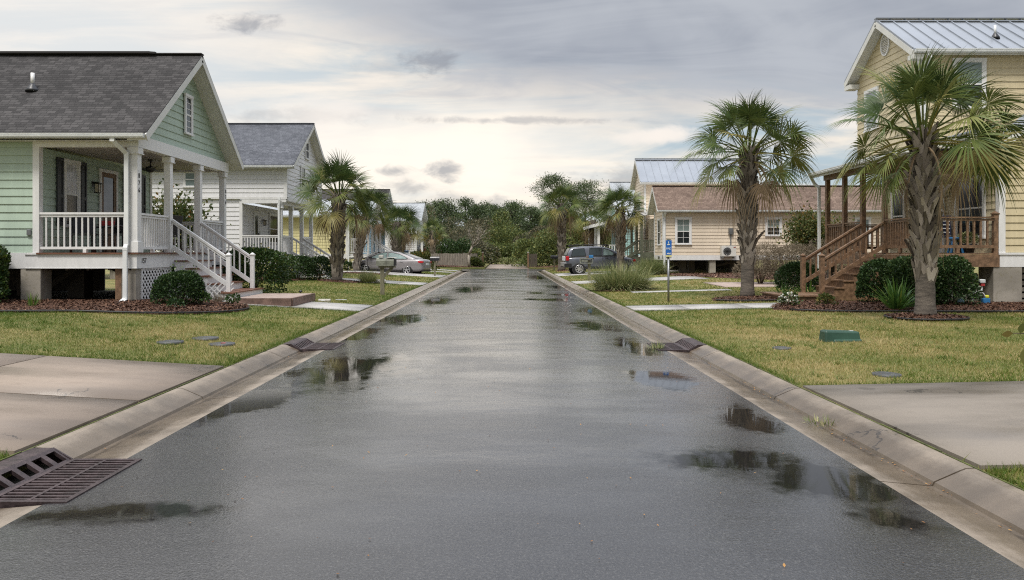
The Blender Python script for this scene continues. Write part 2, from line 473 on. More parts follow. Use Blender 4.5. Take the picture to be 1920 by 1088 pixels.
M['flower'] = leaf_mat('white_petal', [(0.0, (0.6, 0.6, 0.5)), (1.0, (0.8, 0.8, 0.75))], 0.5, 0.2)
M['fallen'] = leaf_mat('fallen_leaf', [(0.0, (0.06, 0.025, 0.015)), (0.6, (0.25, 0.12, 0.04)), (1.0, (0.45, 0.27, 0.08))], 0.5, 0.0)


def lawn_material():
    m, g, b = newmat('lawn_soil_and_thatch')
    o = g.obj()
    big = g.noise(o, 0.55, 5, 0.6); med = g.noise(o, 6, 5, 0.7); fine = g.noise(o, 70, 4, 0.7)
    c = g.mix(g.ss(g.m('ADD', g.m('MULTIPLY', big, 0.6), g.m('MULTIPLY', med, 0.4)), 0.40, 0.62), (0.15, 0.175, 0.035), (0.33, 0.265, 0.10))
    c = g.mix(g.ss(fine, 0.38, 0.68), g.mix(1.0, c, (0.55, 0.55, 0.5), 'MULTIPLY'), c)
    link(g, b, 'Base Color', c); b.inputs['Roughness'].default_value = 0.85
    g._in(b, 'Normal', g.bump(g.m('ADD', fine, med), 0.8, 0.03))
    return m


def mulch_material():
    m, g, b = newmat('mulch')
    o = g.obj()
    n = g.noise(g.v('MULTIPLY', o, (1, 1.0, 1)), 40, 5, 0.75); n2 = g.voro(o, 35)
    c = g.ramp(n, [(0.3, (0.03, 0.012, 0.008)), (0.5, (0.10, 0.04, 0.024)), (0.7, (0.18, 0.085, 0.05))])
    link(g, b, 'Base Color', c); b.inputs['Roughness'].default_value = 0.8
    g._in(b, 'Normal', g.bump(g.m('ADD', n, n2), 1.0, 0.03))
    return m


PUDDLES = [  # x, y, half width, half length (metres on the asphalt)
    (-2.15, 10.1, 0.95, 1.75), (-2.75, 14.4, 0.35, 1.6), (-2.45, 17.5, 0.75, 1.6), (-2.6, 8.0, 0.5, 0.8), (-2.35, 4.55, 0.75, 0.22), (-2.9, 7.4, 0.3, 0.9),
    (2.3, 7.15, 0.33, 0.75), (1.72, 5.65, 0.62, 0.45), (2.25, 5.2, 0.5, 0.7), (2.3, 4.45, 0.3, 0.3), (1.95, 9.3, 0.55, 0.9), (2.2, 12.5, 0.4, 1.5),
    (1.95, 16.0, 0.6, 1.5), (2.3, 20.0, 0.45, 2.2), (1.6, 24.5, 0.8, 0.8), (2.1, 27.5, 0.5, 0.7), (0.9, 24.5, 0.35, 0.5), (1.25, 28.3, 0.35, 0.7), (2.4, 33.5, 0.5, 1.6), (2.0, 46.0, 0.5, 4),
    (-2.2, 24.0, 0.6, 2.2), (-1.5, 31.0, 0.6, 3.0),
]


def road_material():
    m, g, b = newmat('wet_asphalt')
    o = g.obj(); x, y, z = g.sep(o)
    wob = g.noise(o, 1.7, 4, 0.6); wob2 = g.noise(o, 9.0, 4, 0.65)
    best = None
    for px, py, rx, ry in PUDDLES:
        d = g.v('LENGTH', g.comb(g.m('MULTIPLY_ADD', x, 1 / rx, -px / rx), g.m('MULTIPLY_ADD', y, 1 / ry, -py / ry), 0.0))
        best = d if best is None else g.m('MINIMUM', best, d)
    e = g.m('ADD', best, g.m('ADD', g.m('MULTIPLY_ADD', wob, 1.7, -0.85), g.m('MULTIPLY_ADD', wob2, 0.9, -0.45)))
    pud = g.ss(e, 0.55, 1.12, 1.0, 0.0)
    film = g.noise(g.v('MULTIPLY', o, (0.32, 0.75, 1)), 1.1, 6, 0.62)      # wheel tracks and thin films of water
    grain = g.voro(o, 75); g2 = g.noise(o, 130, 2, 0.7); g3 = g.noise(o, 40, 3, 0.7)
    c = g.mix(g.ss(film, 0.35, 0.7), (0.020, 0.020, 0.022), (0.036, 0.0355, 0.037))
    sp = g.noise(o, 62, 4, 0.75)
    c = g.mix(g.ss(sp, 0.52, 0.66, 0, 0.8), c, (0.088, 0.087, 0.085))
    c = g.mix(g.ss(sp, 0.46, 0.34, 0, 0.85), c, (0.007, 0.007, 0.008))
    c = g.mix(g.ss(g2, 0.56, 0.74, 0, 0.75), c, (0.11, 0.108, 0.105))
    c = g.mix(g.ss(g2, 0.42, 0.26, 0, 0.7), c, (0.02, 0.02, 0.022))
    crack = g.m('ABSOLUTE', g.m('ADD', g.m('SUBTRACT', x, 0.42), g.m('MULTIPLY_ADD', g.noise(o, 0.8, 6, 0.6), 0.5, -0.25)))
    ck = g.m('MULTIPLY', g.ss(crack, 0.004, 0.012, 0.8, 0.0), g.ss(y, 10, 11))
    c = g.mix(ck, c, (0.015, 0.015, 0.016))
    c = g.mix(g.m('MULTIPLY', pud, 0.9), c, (0.010, 0.0095, 0.009))
    link(g, b, 'Base Color', c)
    rw = g.m('MAXIMUM', g.ss(film, 0.40, 0.62, 0.0, 1.0), g.ss(e, 0.9, 1.9, 1.0, 0.0))                                  # 1 where a film of water lies
    b.inputs['Roughness'].default_value = 0.30; g._in(b, 'Specular IOR Level', g.m('MULTIPLY_ADD', pud, -0.6, 0.6))
    wet = g.m('MAXIMUM', g.m('MULTIPLY_ADD', rw, 0.2, 0.8), pud)
    g._in(b, 'Coat Weight', wet); g._in(b, 'Coat IOR', g.m('MULTIPLY_ADD', pud, -0.14, 1.5))
    g._in(b, 'Coat Roughness', g.m('ADD', g.m('MULTIPLY', g.m('MULTIPLY_ADD', rw, -0.13, 0.21), g.m('SUBTRACT', 1.0, pud)), g.m('MULTIPLY', pud, 0.02)))
    dry = g.m('SUBTRACT', 1.0, g.m('MULTIPLY', pud, 0.97))
    h = g.m('ADD', g.m('MULTIPLY', grain, 0.9), g.m('ADD', g.m('MULTIPLY', g2, 0.6), g.m('MULTIPLY', g3, 1.2)))
    rip = g.m('MULTIPLY', g.noise(g.v('MULTIPLY', o, (1.0, 2.0, 1.0)), 16, 3, 0.5), 0.30)
    g._in(b, 'Normal', g.bump(h, 0.5, 0.0045))
    und = g.noise(g.v('MULTIPLY', o, (0.5, 1.1, 1.0)), 1.3, 4, 0.55)          # the lie of the surface, a few mm over a metre
    cn = g.bump(und, 0.30, 0.03); cn.node.inputs['Strength'].default_value = 0.3; g._in(cn.node, 'Strength', g.m('MULTIPLY', dry, 0.30))
    c2 = g.bump(h, 0.13, 0.0035, cn); g._in(c2.node, 'Strength', g.m('MULTIPLY', dry, 0.15))
    g._in(b, 'Coat Normal', g.bump(rip, 0.10, 0.0035, c2))
    return m


M['lawn'] = lawn_material(); M['mulch'] = mulch_material(); M['road'] = road_material()
# ------------------------------------------------------------------ camera, sky, sun
cam = bpy.data.cameras.new('camera'); co = bpy.data.objects.new('camera', cam); COL.objects.link(co)
cam.sensor_width = 36.0; cam.lens = 36.0 * FP / 1920.0
cam.shift_x = (960 - CXP) / 1920.0; cam.shift_y = (HYP - 544) / 1920.0
co.location = (0, 0, EYE); co.rotation_euler = (R(90), 0, 0)
cam.clip_start = 0.1; cam.clip_end = 4000
sc.camera = co
SUN_EL, SUN_AZ = 62.0, 200.0      # azimuth clockwise from +Y

def make_sky():
    w = bpy.data.worlds.new('World'); sc.world = w; w.use_nodes = True
    nt = w.node_tree; g = G(nt); bg = nt.nodes['Background']
    d = nt.nodes.new('ShaderNodeTexCoord').outputs['Generated']
    x, y, z = g.sep(d)
    yy = g.m('MAXIMUM', g.m('ABSOLUTE', y), 0.12)
    a = g.m('DIVIDE', x, yy); e = g.m('DIVIDE', z, yy)
    zc = g.m('ADD', g.m('MAXIMUM', z, 0.0), 0.12)
    P = g.comb(g.m('DIVIDE', x, zc), g.m('DIVIDE', y, zc), 0.0)
    n1 = g.noise(g.v('MULTIPLY', P, (0.55, 0.9, 1)), 1.0, 7, 0.58, 0.6)
    n2 = g.noise(g.v('ADD', g.v('MULTIPLY', P, (0.8, 1.5, 1)), (7.3, 2.1, 0)), 1.6, 6, 0.6, 0.9)
    nd = g.comb(a, g.m('MULTIPLY', e, 1.8), 3.0)
    n3 = g.noise(nd, 9.0, 6, 0.6, 0.3)
    n4 = g.noise(nd, 2.6, 4, 0.55, 0.5)
    n5 = g.noise(nd, 22.0, 6, 0.62, 0.4)
    # broken cloud low down
    cream = g.mix(g.ss(n3, 0.4, 0.7), (0.76, 0.69, 0.595), (0.67, 0.62, 0.555))
    ns = g.noise(g.comb(g.m('MULTIPLY', a, 2.4), g.m('MULTIPLY', e, 17.0), 1.0), 1.0, 7, 0.6, 0.7)
    low = g.mix(g.ss(g.m('ADD', g.m('MULTIPLY', n1, 0.45), g.m('MULTIPLY', ns, 0.55)), 0.41, 0.57), (0.38, 0.46, 0.51), cream)
    low = g.mix(g.ss(ns, 0.56, 0.72, 0, 0.5), low, (0.86, 0.77, 0.67))
    low = g.mix(g.ss(n2, 0.52, 0.70, 0, 0.6), low, (0.36, 0.365, 0.395))
    glow = g.v('LENGTH', g.comb(g.m('MULTIPLY_ADD', a, 1 / 0.26, 0.30), g.m('MULTIPLY_ADD', e, 1 / 0.085, -1.55), 0.0))
    low = g.mix(g.ss(g.m('ADD', glow, g.m('MULTIPLY_ADD', n4, 1.6, -0.8)), 0.2, 1.5, 0.85, 0.0), low, (0.95, 0.86, 0.745))
    pale = g.ss(a, -0.05, -0.55)
    low = g.mix(g.m('MULTIPLY', pale, 0.7), low, (0.74, 0.72, 0.69))
    # the grey cloud deck above
    eb = g.m('ADD', g.m('MULTIPLY', g.m('MAXIMUM', g.m('MULTIPLY', a, -1.0), 0.0), 0.36), g.m('MULTIPLY', g.m('MAXIMUM', a, 0.0), -0.05))
    eb = g.m('ADD', eb, 0.185)
    k = g.m('ADD', g.m('SUBTRACT', e, eb), g.m('MULTIPLY_ADD', n4, 0.16, -0.08))
    deckc = g.mix(g.ss(g.m('ADD', g.m('MULTIPLY', n4, 0.6), g.m('MULTIPLY', n2, 0.4)), 0.36, 0.64), (0.265, 0.283, 0.325), (0.40, 0.415, 0.445))
    deckc = g.mix(g.m('MULTIPLY', g.ss(a, 0.05, -0.4), 0.7), deckc, (0.60, 0.59, 0.58))
    col = g.mix(g.ss(k, -0.02, 0.09), low, deckc)
    # small dark cloudlets: azimuth and elevation (tangents), half width, half height, strength
    for ca, ce, sa, se, s in ((-0.347, 0.305, 0.040, 0.014, 0.7), (-0.102, 0.254, 0.040, 0.018, 0.75), (-0.15, 0.246, 0.05, 0.012, 0.2), (-0.079, 0.108, 0.026, 0.013, 0.75),
                              (-0.146, 0.108, 0.028, 0.009, 0.7), (-0.126, 0.085, 0.035, 0.011, 0.55), (0.17, 0.095, 0.06, 0.02, 0.5), (-0.055, 0.066, 0.08, 0.012, 0.4),
                              (0.02, 0.176, 0.15, 0.005, 0.5), (0.0, 0.058, 0.08, 0.012, 0.35), (-0.28, 0.18, 0.10, 0.012, 0.35), (0.30, 0.135, 0.05, 0.02, 0.3), (0.095, 0.07, 0.06, 0.03, 0.5)):
        q = g.v('LENGTH', g.comb(g.m('MULTIPLY_ADD', a, 1 / sa, -ca / sa), g.m('MULTIPLY_ADD', e, 1 / se, -ce / se), 0.0))
        q = g.m('ADD', q, g.m('MULTIPLY_ADD', n5, 3.4, -1.62))
        f = g.m('MULTIPLY', g.ss(q, 0.1, 1.35, s, 0.0), g.m('GREATER_THAN', y, 0.0))
        col = g.mix(f, col, (0.25, 0.255, 0.28))
    # bright thin wisps
    for ca, ce, sa, se, s in ((0.19, 0.155, 0.05, 0.011, 0.8), (0.215, 0.157, 0.03, 0.01, 0.8), (0.46, 0.172, 0.045, 0.009, 0.7), (0.05, 0.083, 0.05, 0.006, 0.8), (-0.22, 0.19, 0.07, 0.02, 0.6)):
        q = g.v('LENGTH', g.comb(g.m('MULTIPLY_ADD', a, 1 / sa, -ca / sa), g.m('MULTIPLY_ADD', e, 1 / se, -ce / se), 0.0))
        q = g.m('ADD', q, g.m('MULTIPLY_ADD', n3, 3.0, -1.5))
        col = g.mix(g.m('MULTIPLY', g.ss(q, 0.2, 1.3, s, 0.0), g.m('GREATER_THAN', y, 0.0)), col, (0.80, 0.73, 0.66))
    # an overcast dome is brightest overhead
    up = g.ss(z, 0.42, 0.92, 0.95, 4.2)
    bk = g.ss(y, 0.2, -0.5, 1.0, 0.62)
    sky = nt.nodes.new('ShaderNodeTexSky'); sky.sky_type = 'NISHITA'; sky.sun_disc = False
    sky.sun_elevation = R(SUN_EL); sky.sun_rotation = R(SUN_AZ); sky.air_density = 1.0; sky.dust_density = 2.0
    clear = g.mix(1.0, sky.outputs[0], (0.1, 0.1, 0.1), 'MULTIPLY')
    col = g.mix(1.0, col, g.comb(g.m('MULTIPLY', up, bk), g.m('MULTIPLY', up, bk), g.m('MULTIPLY', up, bk)), 'MULTIPLY')
    col = g.mix(0.92, clear, col)
    nt.links.new(col, bg.inputs['Color']); bg.inputs['Strength'].default_value = 1.0


make_sky()
sl = bpy.data.lights.new('sun', 'SUN'); sl.energy = 2.3; sl.angle = R(14); sl.color = (1.0, 0.95, 0.88)
so = bpy.data.objects.new('sun', sl); COL.objects.link(so)
sd = Vector((math.sin(R(SUN_AZ)) * math.cos(R(SUN_EL)), math.cos(R(SUN_AZ)) * math.cos(R(SUN_EL)), math.sin(R(SUN_EL))))
so.rotation_euler = sd.to_track_quat('Z', 'Y').to_euler(); so.location = (0, -10, 30)
sc.view_settings.view_transform = 'Standard'; sc.view_settings.look = 'None'
sc.view_settings.exposure = 0.45; sc.view_settings.gamma = 1.0
sc.cycles.max_bounces = 6; sc.cycles.diffuse_bounces = 2; sc.cycles.glossy_bounces = 3; sc.cycles.transmission_bounces = 2
sc.cycles.use_adaptive_sampling = True; sc.cycles.use_denoising = False
sc.cycles.adaptive_threshold = 0.004; sc.cycles.filter_width = 1.15
sc.cycles.sample_clamp_indirect = 6.0


# ------------------------------------------------------------------ ground, street, kerbs, lawns
def sheet(name, xs, ys, zf, mat, kind='structure', skirt=0.0, keep=None):
    V = []; Fc = []
    nx, ny = len(xs), len(ys)
    for y in ys:
        for x in xs: V.append((x, y, zf(x, y)))
    for j in range(ny - 1):
        for i in range(nx - 1):
            Fc.append((j * nx + i, j * nx + i + 1, (j + 1) * nx + i + 1, (j + 1) * nx + i))
    if skirt:
        ring = [i for i in range(nx)] + [j * nx + nx - 1 for j in range(1, ny)] + [(ny - 1) * nx + i for i in range(nx - 2, -1, -1)] + [j * nx for j in range(ny - 2, 0, -1)]
        b0 = len(V)
        for i in ring: V.append((V[i][0], V[i][1], V[i][2] - skirt))
        n = len(ring)
        for k in range(n): Fc.append((b0 + k, b0 + (k + 1) % n, ring[(k + 1) % n], ring[k]))
    me = bpy.data.meshes.new(name); me.from_pydata(V, [], Fc); me.materials.append(mat); me.update()
    me.polygons.foreach_set('use_smooth', [True] * (nx - 1) * (ny - 1) + [False] * (len(Fc) - (nx - 1) * (ny - 1)))
    o = bpy.data.objects.new(name, me); _finish(o, None)
    if kind: o['kind'] = kind
    return o


def fr(a, b, n): return [a + (b - a) * i / n for i in range(n + 1)]


RL, RR = -2.92, 2.62           # edges of the asphalt
sheet('ground', [-1500, -60, 60, 1500], [-300, -8, 75, 150, 2500], lambda x, y: -0.16, M['lawn'])
crown = lambda x, y: 0.035 * (1 - ((x + 0.15) / 2.77) ** 2) * min(1.0, max(0.0, (62 - y) / 4))
sheet('road', fr(RL, RR, 12), fr(-7, 62, 46), crown, M['road'])
sheet('side_street', fr(-6.5, 46, 6), [62, 65, 69.5], lambda x, y: 0.0, M['road'])
sheet('lane', fr(-1.75, 2.25, 2), fr(69.5, 92, 6), lambda x, y: 0.03, M['drive'], skirt=0.1)


def kerb(sign, inner, low, top, back, y0, y1, gaps):
    prof = [(inner, 0.0), (inner + (low - inner) * 0.9, -0.03), (low, -0.03), (low + (top - low) * 0.06, -0.004), (low + (top - low) * 0.84, 0.074), (top, 0.088), (back, 0.092), (back, -0.1)]
    mb = MB(); y = y0; k = 0
    cuts = []
    while y < y1 - 0.01:
        L = 3.05
        yn = min(y + L, y1); seg = [(y, yn)]
        for ga, gb in gaps:
            ns = []
            for s0, s1 in seg:
                if gb <= s0 or ga >= s1: ns.append((s0, s1)); continue
                if ga > s0: ns.append((s0, ga))
                if gb < s1: ns.append((gb, s1))
            seg = ns
        for s0, s1 in seg:
            a, b = s0 + 0.009, s1 - 0.009
            for (xa, za), (xb, zb) in zip(prof[:-1], prof[1:]):
                mb.face([(xa, a, za), (xa, b, za), (xb, b, zb), (xb, a, zb)])
            for q in (a, b):
                mb.face([(px, q, pz) for px, pz in prof] + [(inner, q, -0.1)])
        y = yn
    o = mb.build('kerb', M['kerb']); o['kind'] = 'structure'
    dirt = MB(); x0, x1 = sorted((inner, back))
    dirt.box(x0 + 0.01, x1 - 0.01, y0, y1, -0.15, -0.045)
    d = dirt.build('kerb_bed', M['seam']); d['kind'] = 'structure'
    ms = MB()
    e = 0.013 * sign
    for i in range(int((y1 - y0) / 0.9)):
        ya = y0 + i * 0.9
        q0, q1 = sorted((back, back + e))
        ms.box(q0, q1, ya, ya + 0.9, 0.02, 0.098 + random.uniform(-0.004, 0.006))
    mo = ms.build('kerb_moss', M['moss']); mo['kind'] = 'structure'
    return o


DRAIN_L1, DRAIN_L2, DRAIN_R = (4.72, 5.75), (12.15, 13.05), (12.05, 13.05)
kerb(-1, RL, -3.33, -3.56, -3.62, -7, 59.5, [DRAIN_L1, DRAIN_L2])
kerb(1, RR, 2.98, 3.21, 3.27, -7, 61.5, [DRAIN_R])

xl = sorted([-60, -30, -20, -14, -11, -10, -8.62, -7.5, -6.3, -5, -4.2, -3.63])
xr = sorted([3.28, 4, 5, 6.2, 7.5, 8.77, 10, 12, 16, 24, 40, 60])
sheet('lawn', xl, fr(-7, 64, 71), lambda x, y: gz(x, y) + 0.01 * math.sin(x * 1.3 + y) * math.sin(y * 0.7), M['lawn'], skirt=0.2)
sheet('lawn', xr, fr(-7, 61.5, 70), lambda x, y: gz(x, y) + 0.01 * math.sin(x * 1.1 + y * 0.8) * math.sin(y * 0.6), M['lawn'], skirt=0.2)
sheet('lawn', fr(-60, -6.6, 6), fr(64.1, 160, 10), lambda x, y: 0.3, M['lawn'], skirt=0.4)
sheet('lawn', fr(-6.5, -1.85, 4), fr(69.6, 160, 10), lambda x, y: 0.12, M['lawn'], skirt=0.2)
sheet('lawn', fr(2.35, 70, 6), fr(69.6, 160, 10), lambda x, y: 0.12, M['lawn'], skirt=0.2)

PAVED = []      # x0,x1,y0,y1 of paved rectangles where no grass grows


def paving(name, x0, x1, y0, y1, mat, dz=0.028, joints_x=(), joints_y=(), skew=0.0):
    a, b = sorted((x0, x1)); PAVED.append((a, b, y0, y1))
    gp = 0.011
    xs = [a] + sorted(joints_x) + [b]; ys = [y0] + sorted(joints_y) + [y1]
    for i in range(len(xs) - 1):
        for j in range(len(ys) - 1):
            n = max(1, int((xs[i + 1] - xs[i]) / 0.8))
            sheet(name, fr(xs[i] + gp, xs[i + 1] - gp, n), fr(ys[j] + gp, ys[j + 1] - gp, max(1, int((ys[j + 1] - ys[j]) / 0.8))),
                  lambda x, y: gz(x, y) + dz, mat, skirt=0.06)


def road_gap(x0, x1, y0, y1):
    sheet('joint', [x0, x1], [y0, y1], lambda x, y: gz(x, y) + 0.012, M['seam'])


paving('driveway', -30, -3.64, 5.55, 9.72, M['drive'], joints_x=(-12.0, -8.3, -5.95), joints_y=(7.45,))
paving('driveway', 3.30, 30, 5.18, 8.30, M['drive_grey'], joints_x=(6.05, 9.5, 13.5))
paving('path', -7.0, -3.64, 18.75, 20.75, M['walk'], joints_x=(-5.4,))
paving('path', 3.30, 7.75, 18.9, 20.5, M['walk'], joints_x=(4.7, 6.3))
paving('path', -8.2, -3.64, 33.2, 35.6, M['walk'], joints_x=(-6, -4.8))
paving('driveway', -11, -3.64, 43.0, 46.9, M['walk'], joints_x=(-7.3,))
paving('path', -9, -3.64, 52.6, 54.2, M['walk'])
paving('driveway', -12, -3.64, 57.2, 59.2, M['walk'])
paving('path', 3.30, 9.5, 34.6, 37.2, M['walk'], joints_x=(5.5,))
paving('driveway', 3.30, 12, 45.6, 50.0, M['walk'], joints_x=(7,))
paving('patio', 8.4, 13.5, 28.4, 31.6, M['pink_paver'])
paving('path', 4.6, 8.2, 26.7, 27.5, M['walk'], dz=0.014)


# ------------------------------------------------------------------ mulch beds
def inside(poly, x, y):
    c = np.zeros(x.shape, dtype=bool); n = len(poly)
    for i in range(n):
        x0, y0 = poly[i]; x1, y1 = poly[(i + 1) % n]
        k = ((y0 > y) != (y1 > y)) & (x < (x1 - x0) * (y - y0) / (y1 - y0 + 1e-12) + x0)
        c ^= k
    return c


def smooth_poly(p, it=2):
    for _ in range(it):
        q = []
        for i in range(len(p)):
            a, b = p[i], p[(i + 1) % len(p)]
            q += [(a[0] * .75 + b[0] * .25, a[1] * .75 + b[1] * .25), (a[0] * .25 + b[0] * .75, a[1] * .25 + b[1] * .75)]
        p = q
    return p


BEDS = []


def bed(poly, density=450, chip=0.035, edging=None, hump=0.05, smooth=2):
    p = smooth_poly(poly, smooth); BEDS.append(p)
    cx = sum(q[0] for q in p) / len(p); cy = sum(q[1] for q in p) / len(p)
    V = []; Fc = []; n = len(p)
    rings = [(1.0, 0.008), (0.97, 0.03), (0.9, 0.04), (0.6, 0.04 + hump * 0.5), (0.3, 0.04 + hump * 0.8)]
    for s, h in rings:
        for q in p:
            x, y = cx + (q[0] - cx) * s, cy + (q[1] - cy) * s
            V.append((x, y, gz(x, y) + h + (0.012 * math.sin(x * 9) * math.sin(y * 8) if s < 0.99 else 0)))
    V.append((cx, cy, gz(cx, cy) + 0.04 + hump)); c = len(V) - 1
    for r in range(len(rings) - 1):
        for k in range(n): Fc.append((r * n + k, r * n + (k + 1) % n, (r + 1) * n + (k + 1) % n, (r + 1) * n + k))
    r = len(rings) - 1
    for k in range(n): Fc.append((r * n + k, r * n + (k + 1) % n, c))
    me = bpy.data.meshes.new('mulch'); me.from_pydata(V, [], Fc); me.materials.append(M['mulch']); me.update()
    o = _finish(bpy.data.objects.new('mulch', me), None); o['kind'] = 'structure'; o.name = 'mulch_ground'
    xs = np.array([q[0] for q in p]); ys = np.array([q[1] for q in p])
    chip *= .62; density *= 2.2
    area = (xs.max() - xs.min()) * (ys.max() - ys.min()); N = int(area * density)
    x = RNG.uniform(xs.min(), xs.max(), N); y = RNG.uniform(ys.min(), ys.max(), N)
    k = inside(p, x, y); x, y = x[k], y[k]; N = len(x)
    if N:
        rr = np.hypot((x - cx) / (xs.max() - xs.min()) * 2, (y - cy) / (ys.max() - ys.min()) * 2)
        z = gz_np(x, y) + 0.035 + hump * np.clip(1 - rr, 0, 1) + RNG.uniform(0, 0.03, N)
        a = RNG.uniform(0, 2 * np.pi, N); L = chip * RNG.uniform(0.5, 1.6, N); w = L * RNG.uniform(0.2, 0.5, N); tl = RNG.uniform(-.7, .7, N)
        ux, uy, uz = np.cos(a) * L, np.sin(a) * L, np.sin(tl) * L
        vx, vy = -np.sin(a) * w, np.cos(a) * w; vz = RNG.uniform(-.6, .6, N) * w
        c0 = np.stack([x, y, z], 1); u = np.stack([ux, uy, uz], 1); v = np.stack([vx, vy, vz], 1)
        Vv = np.stack([c0 - u - v, c0 + u - v, c0 + u + v, c0 - u + v], 1).reshape(-1, 3)
        ch = np_mesh('mulch', Vv, np.arange(4 * N).reshape(-1, 4), M['chip'], None, np.repeat(RNG.beta(2, 2.2, N), 4))
        ch['kind'] = 'stuff'
    return p


bedL = bed([(-26, 14.95), (-9.5, 14.9), (-7.6, 15.2), (-6.5, 16.0), (-5.95, 17.1), (-6.2, 18.3), (-7.1, 18.7), (-7.3, 19.2), (-8.6, 19.3), (-8.9, 17.7), (-11, 17.6), (-26, 17.6)], 500)
bedL2 = bed([(-12, 30.8), (-9.2, 30.6), (-8.5, 31.3), (-8.4, 33.1), (-9.9, 33.4), (-12, 33.4)], 120, 0.05)
bedP1 = bed([(-8.15, 32.1), (-7.2, 31.6), (-6.3, 32.0), (-6.0, 32.8), (-7.2, 33.1), (-8.1, 32.9)], 150, 0.05)
bedR = bed([(6.5, 18.45), (7.6, 17.35), (9.2, 16.95), (12, 17.0), (24, 17.4), (24, 19.4), (12.9, 19.4), (9.3, 20.2), (9.1, 20.9), (7.9, 20.75), (7.0, 19.4)], 500)
bedP2 = bed([(6.0, 22.1), (6.5, 21.45), (7.5, 21.2), (8.3, 21.4), (8.6, 22.3), (7.9, 23.2), (6.8, 23.2)], 500)
bedP3 = bed([(8.0, 15.6), (8.25, 15.05), (8.8, 14.85), (9.4, 15.05), (9.65, 15.6), (9.4, 16.2), (8.8, 16.45), (8.2, 16.2)], 700)
bedR2 = bed([(8.4, 38.8), (9, 37.0), (16, 30), (22, 29), (22, 38), (20, 41), (9, 41.2)], 60, 0.06)
bedF = bed([(-7.2, 70.4), (-1.9, 70.3), (-2.0, 72.6), (-7.2, 72.2)], 40, 0.08)
bedF2 = bed([(2.4, 69.8), (9, 69.8), (9, 72), (2.4, 72)], 40, 0.08)
bedGr = bed([(3.5, 28.1), (4.2, 27.7), (5.1, 27.9), (5.4, 28.8), (4.6, 29.6), (3.6, 29.4)], 250, 0.04)
bedR4 = bed([(6.2, 44.9), (7.2, 44.2), (8.6, 44.6), (8.6, 45.4), (7.2, 45.5)], 100, 0.05)
bedPal = bed([(3.9, 55.3), (4.6, 55.0), (5.2, 55.4), (5.2, 56.6), (4.4, 56.9), (3.8, 56.2)], 100, 0.05)
bedSed = bed([(-9.6, 42.0), (-7.2, 42.2), (-6.0, 42.5), (-7.4, 42.9), (-9.6, 42.9)], 80, 0.05)


def edging(poly, i0, i1, label):
    n = len(poly); pts = []
    k = i0
    while True:
        x, y = poly[k % n]; pts.append((x, y, gz(x, y) + 0.045))
        if k % n == i1 % n: break
        k += 1
    mb = MB(); mb.tube(pts, 0.02, 6)
    tag(mb.build('bed_edging', M['edging']), label, 'edging', 'plastic edgings of the mulch beds')


edging(bedL, 0, 24, 'black plastic edging strip along the mulch in front of the green cottage')
edging(bedR, 0, 20, 'black plastic edging strip along the mulch below the brown wooden deck')
edging(bedP3, 0, len(bedP3) - 1, 'black edging ring around the mulch of the big palm')
edging(bedP2, 0, 14, 'black edging around the mulch of the palm beside the concrete path')


# ------------------------------------------------------------------ lawn blades
def frustum(x, y, m=60):
    px = CXP + x / y * FP
    return (px > -m) & (px < 1920 + m)


def lawn_ok(x, y):
    k = ((x < -3.63) & (y < 63)) | ((x > 3.285) & (y < 61))
    for a, b, c, d in PAVED: k &= ~((x > a - 0.01) & (x < b + 0.01) & (y > c - 0.01) & (y < d + 0.01))
    for p in BEDS: k &= ~inside(p, x, y)
    k &= ~((x < -8.9) & (x > -26) & (y > 17.3) & (y < 23.4)) & ~((x > 12.9) & (y > 19.5) & (y < 26))
    return k


def grass_field(zones):
    Vs = []; Ts = []
    for x0, x1, y0, y1, dens, hmin, hmax, wd in zones:
        N = int((x1 - x0) * (y1 - y0) * dens)
        x = RNG.uniform(x0, x1, N); y = RNG.uniform(y0, y1, N)
        k = frustum(x, y) & lawn_ok(x, y); x, y = x[k], y[k]; N = len(x)
        z = gz_np(x, y)
        h = RNG.uniform(hmin, hmax, N); a = RNG.uniform(0, 2 * np.pi, N); ln = RNG.uniform(0.15, 1.0, N) * h
        la = RNG.uniform(0, 2 * np.pi, N)
        p = np.stack([x, y, z], 1); w = np.stack([np.cos(a), np.sin(a), np.zeros(N)], 1) * wd * RNG.uniform(0.6, 1.3, N)[:, None]
        tip = p + np.stack([np.cos(la) * ln, np.sin(la) * ln, h], 1)
        Vs.append(np.stack([p - w, p + w, tip], 1).reshape(-1, 3))
        # broad patches of tan and green, greener beside the paving
        q = 0.5 + 0.22 * np.sin(x * 0.9 + 1.3 * np.sin(y * 0.5)) * np.sin(y * 0.75 + x * 0.3) + 0.16 * np.sin(x * 2.7 + y * 1.9) * np.sin(y * 2.2 - x)
        q = q + np.where(x > 0, 0.10, -0.06)
        edge = np.full(N, 9.0)
        for aa, bb, cc, dd in PAVED:
            edge = np.minimum(edge, np.where((x > aa) & (x < bb), np.minimum(np.abs(y - cc), np.abs(y - dd)), 9))
        edge = np.minimum(edge, np.minimum(np.abs(x + 3.62), np.abs(x - 3.28)) * 1.5)
        q = q - 0.32 * np.exp(-edge / 0.35)
        t = np.clip(q + RNG.normal(0, 0.2, N), 0, 1)
        Ts.append(np.repeat(t, 3))
    V = np.concatenate(Vs); T = np.concatenate(Ts)
    o = np_mesh('grass', V, np.arange(len(V)).reshape(-1, 3), M['blade'], None, T)
    o['kind'] = 'stuff'
    return o


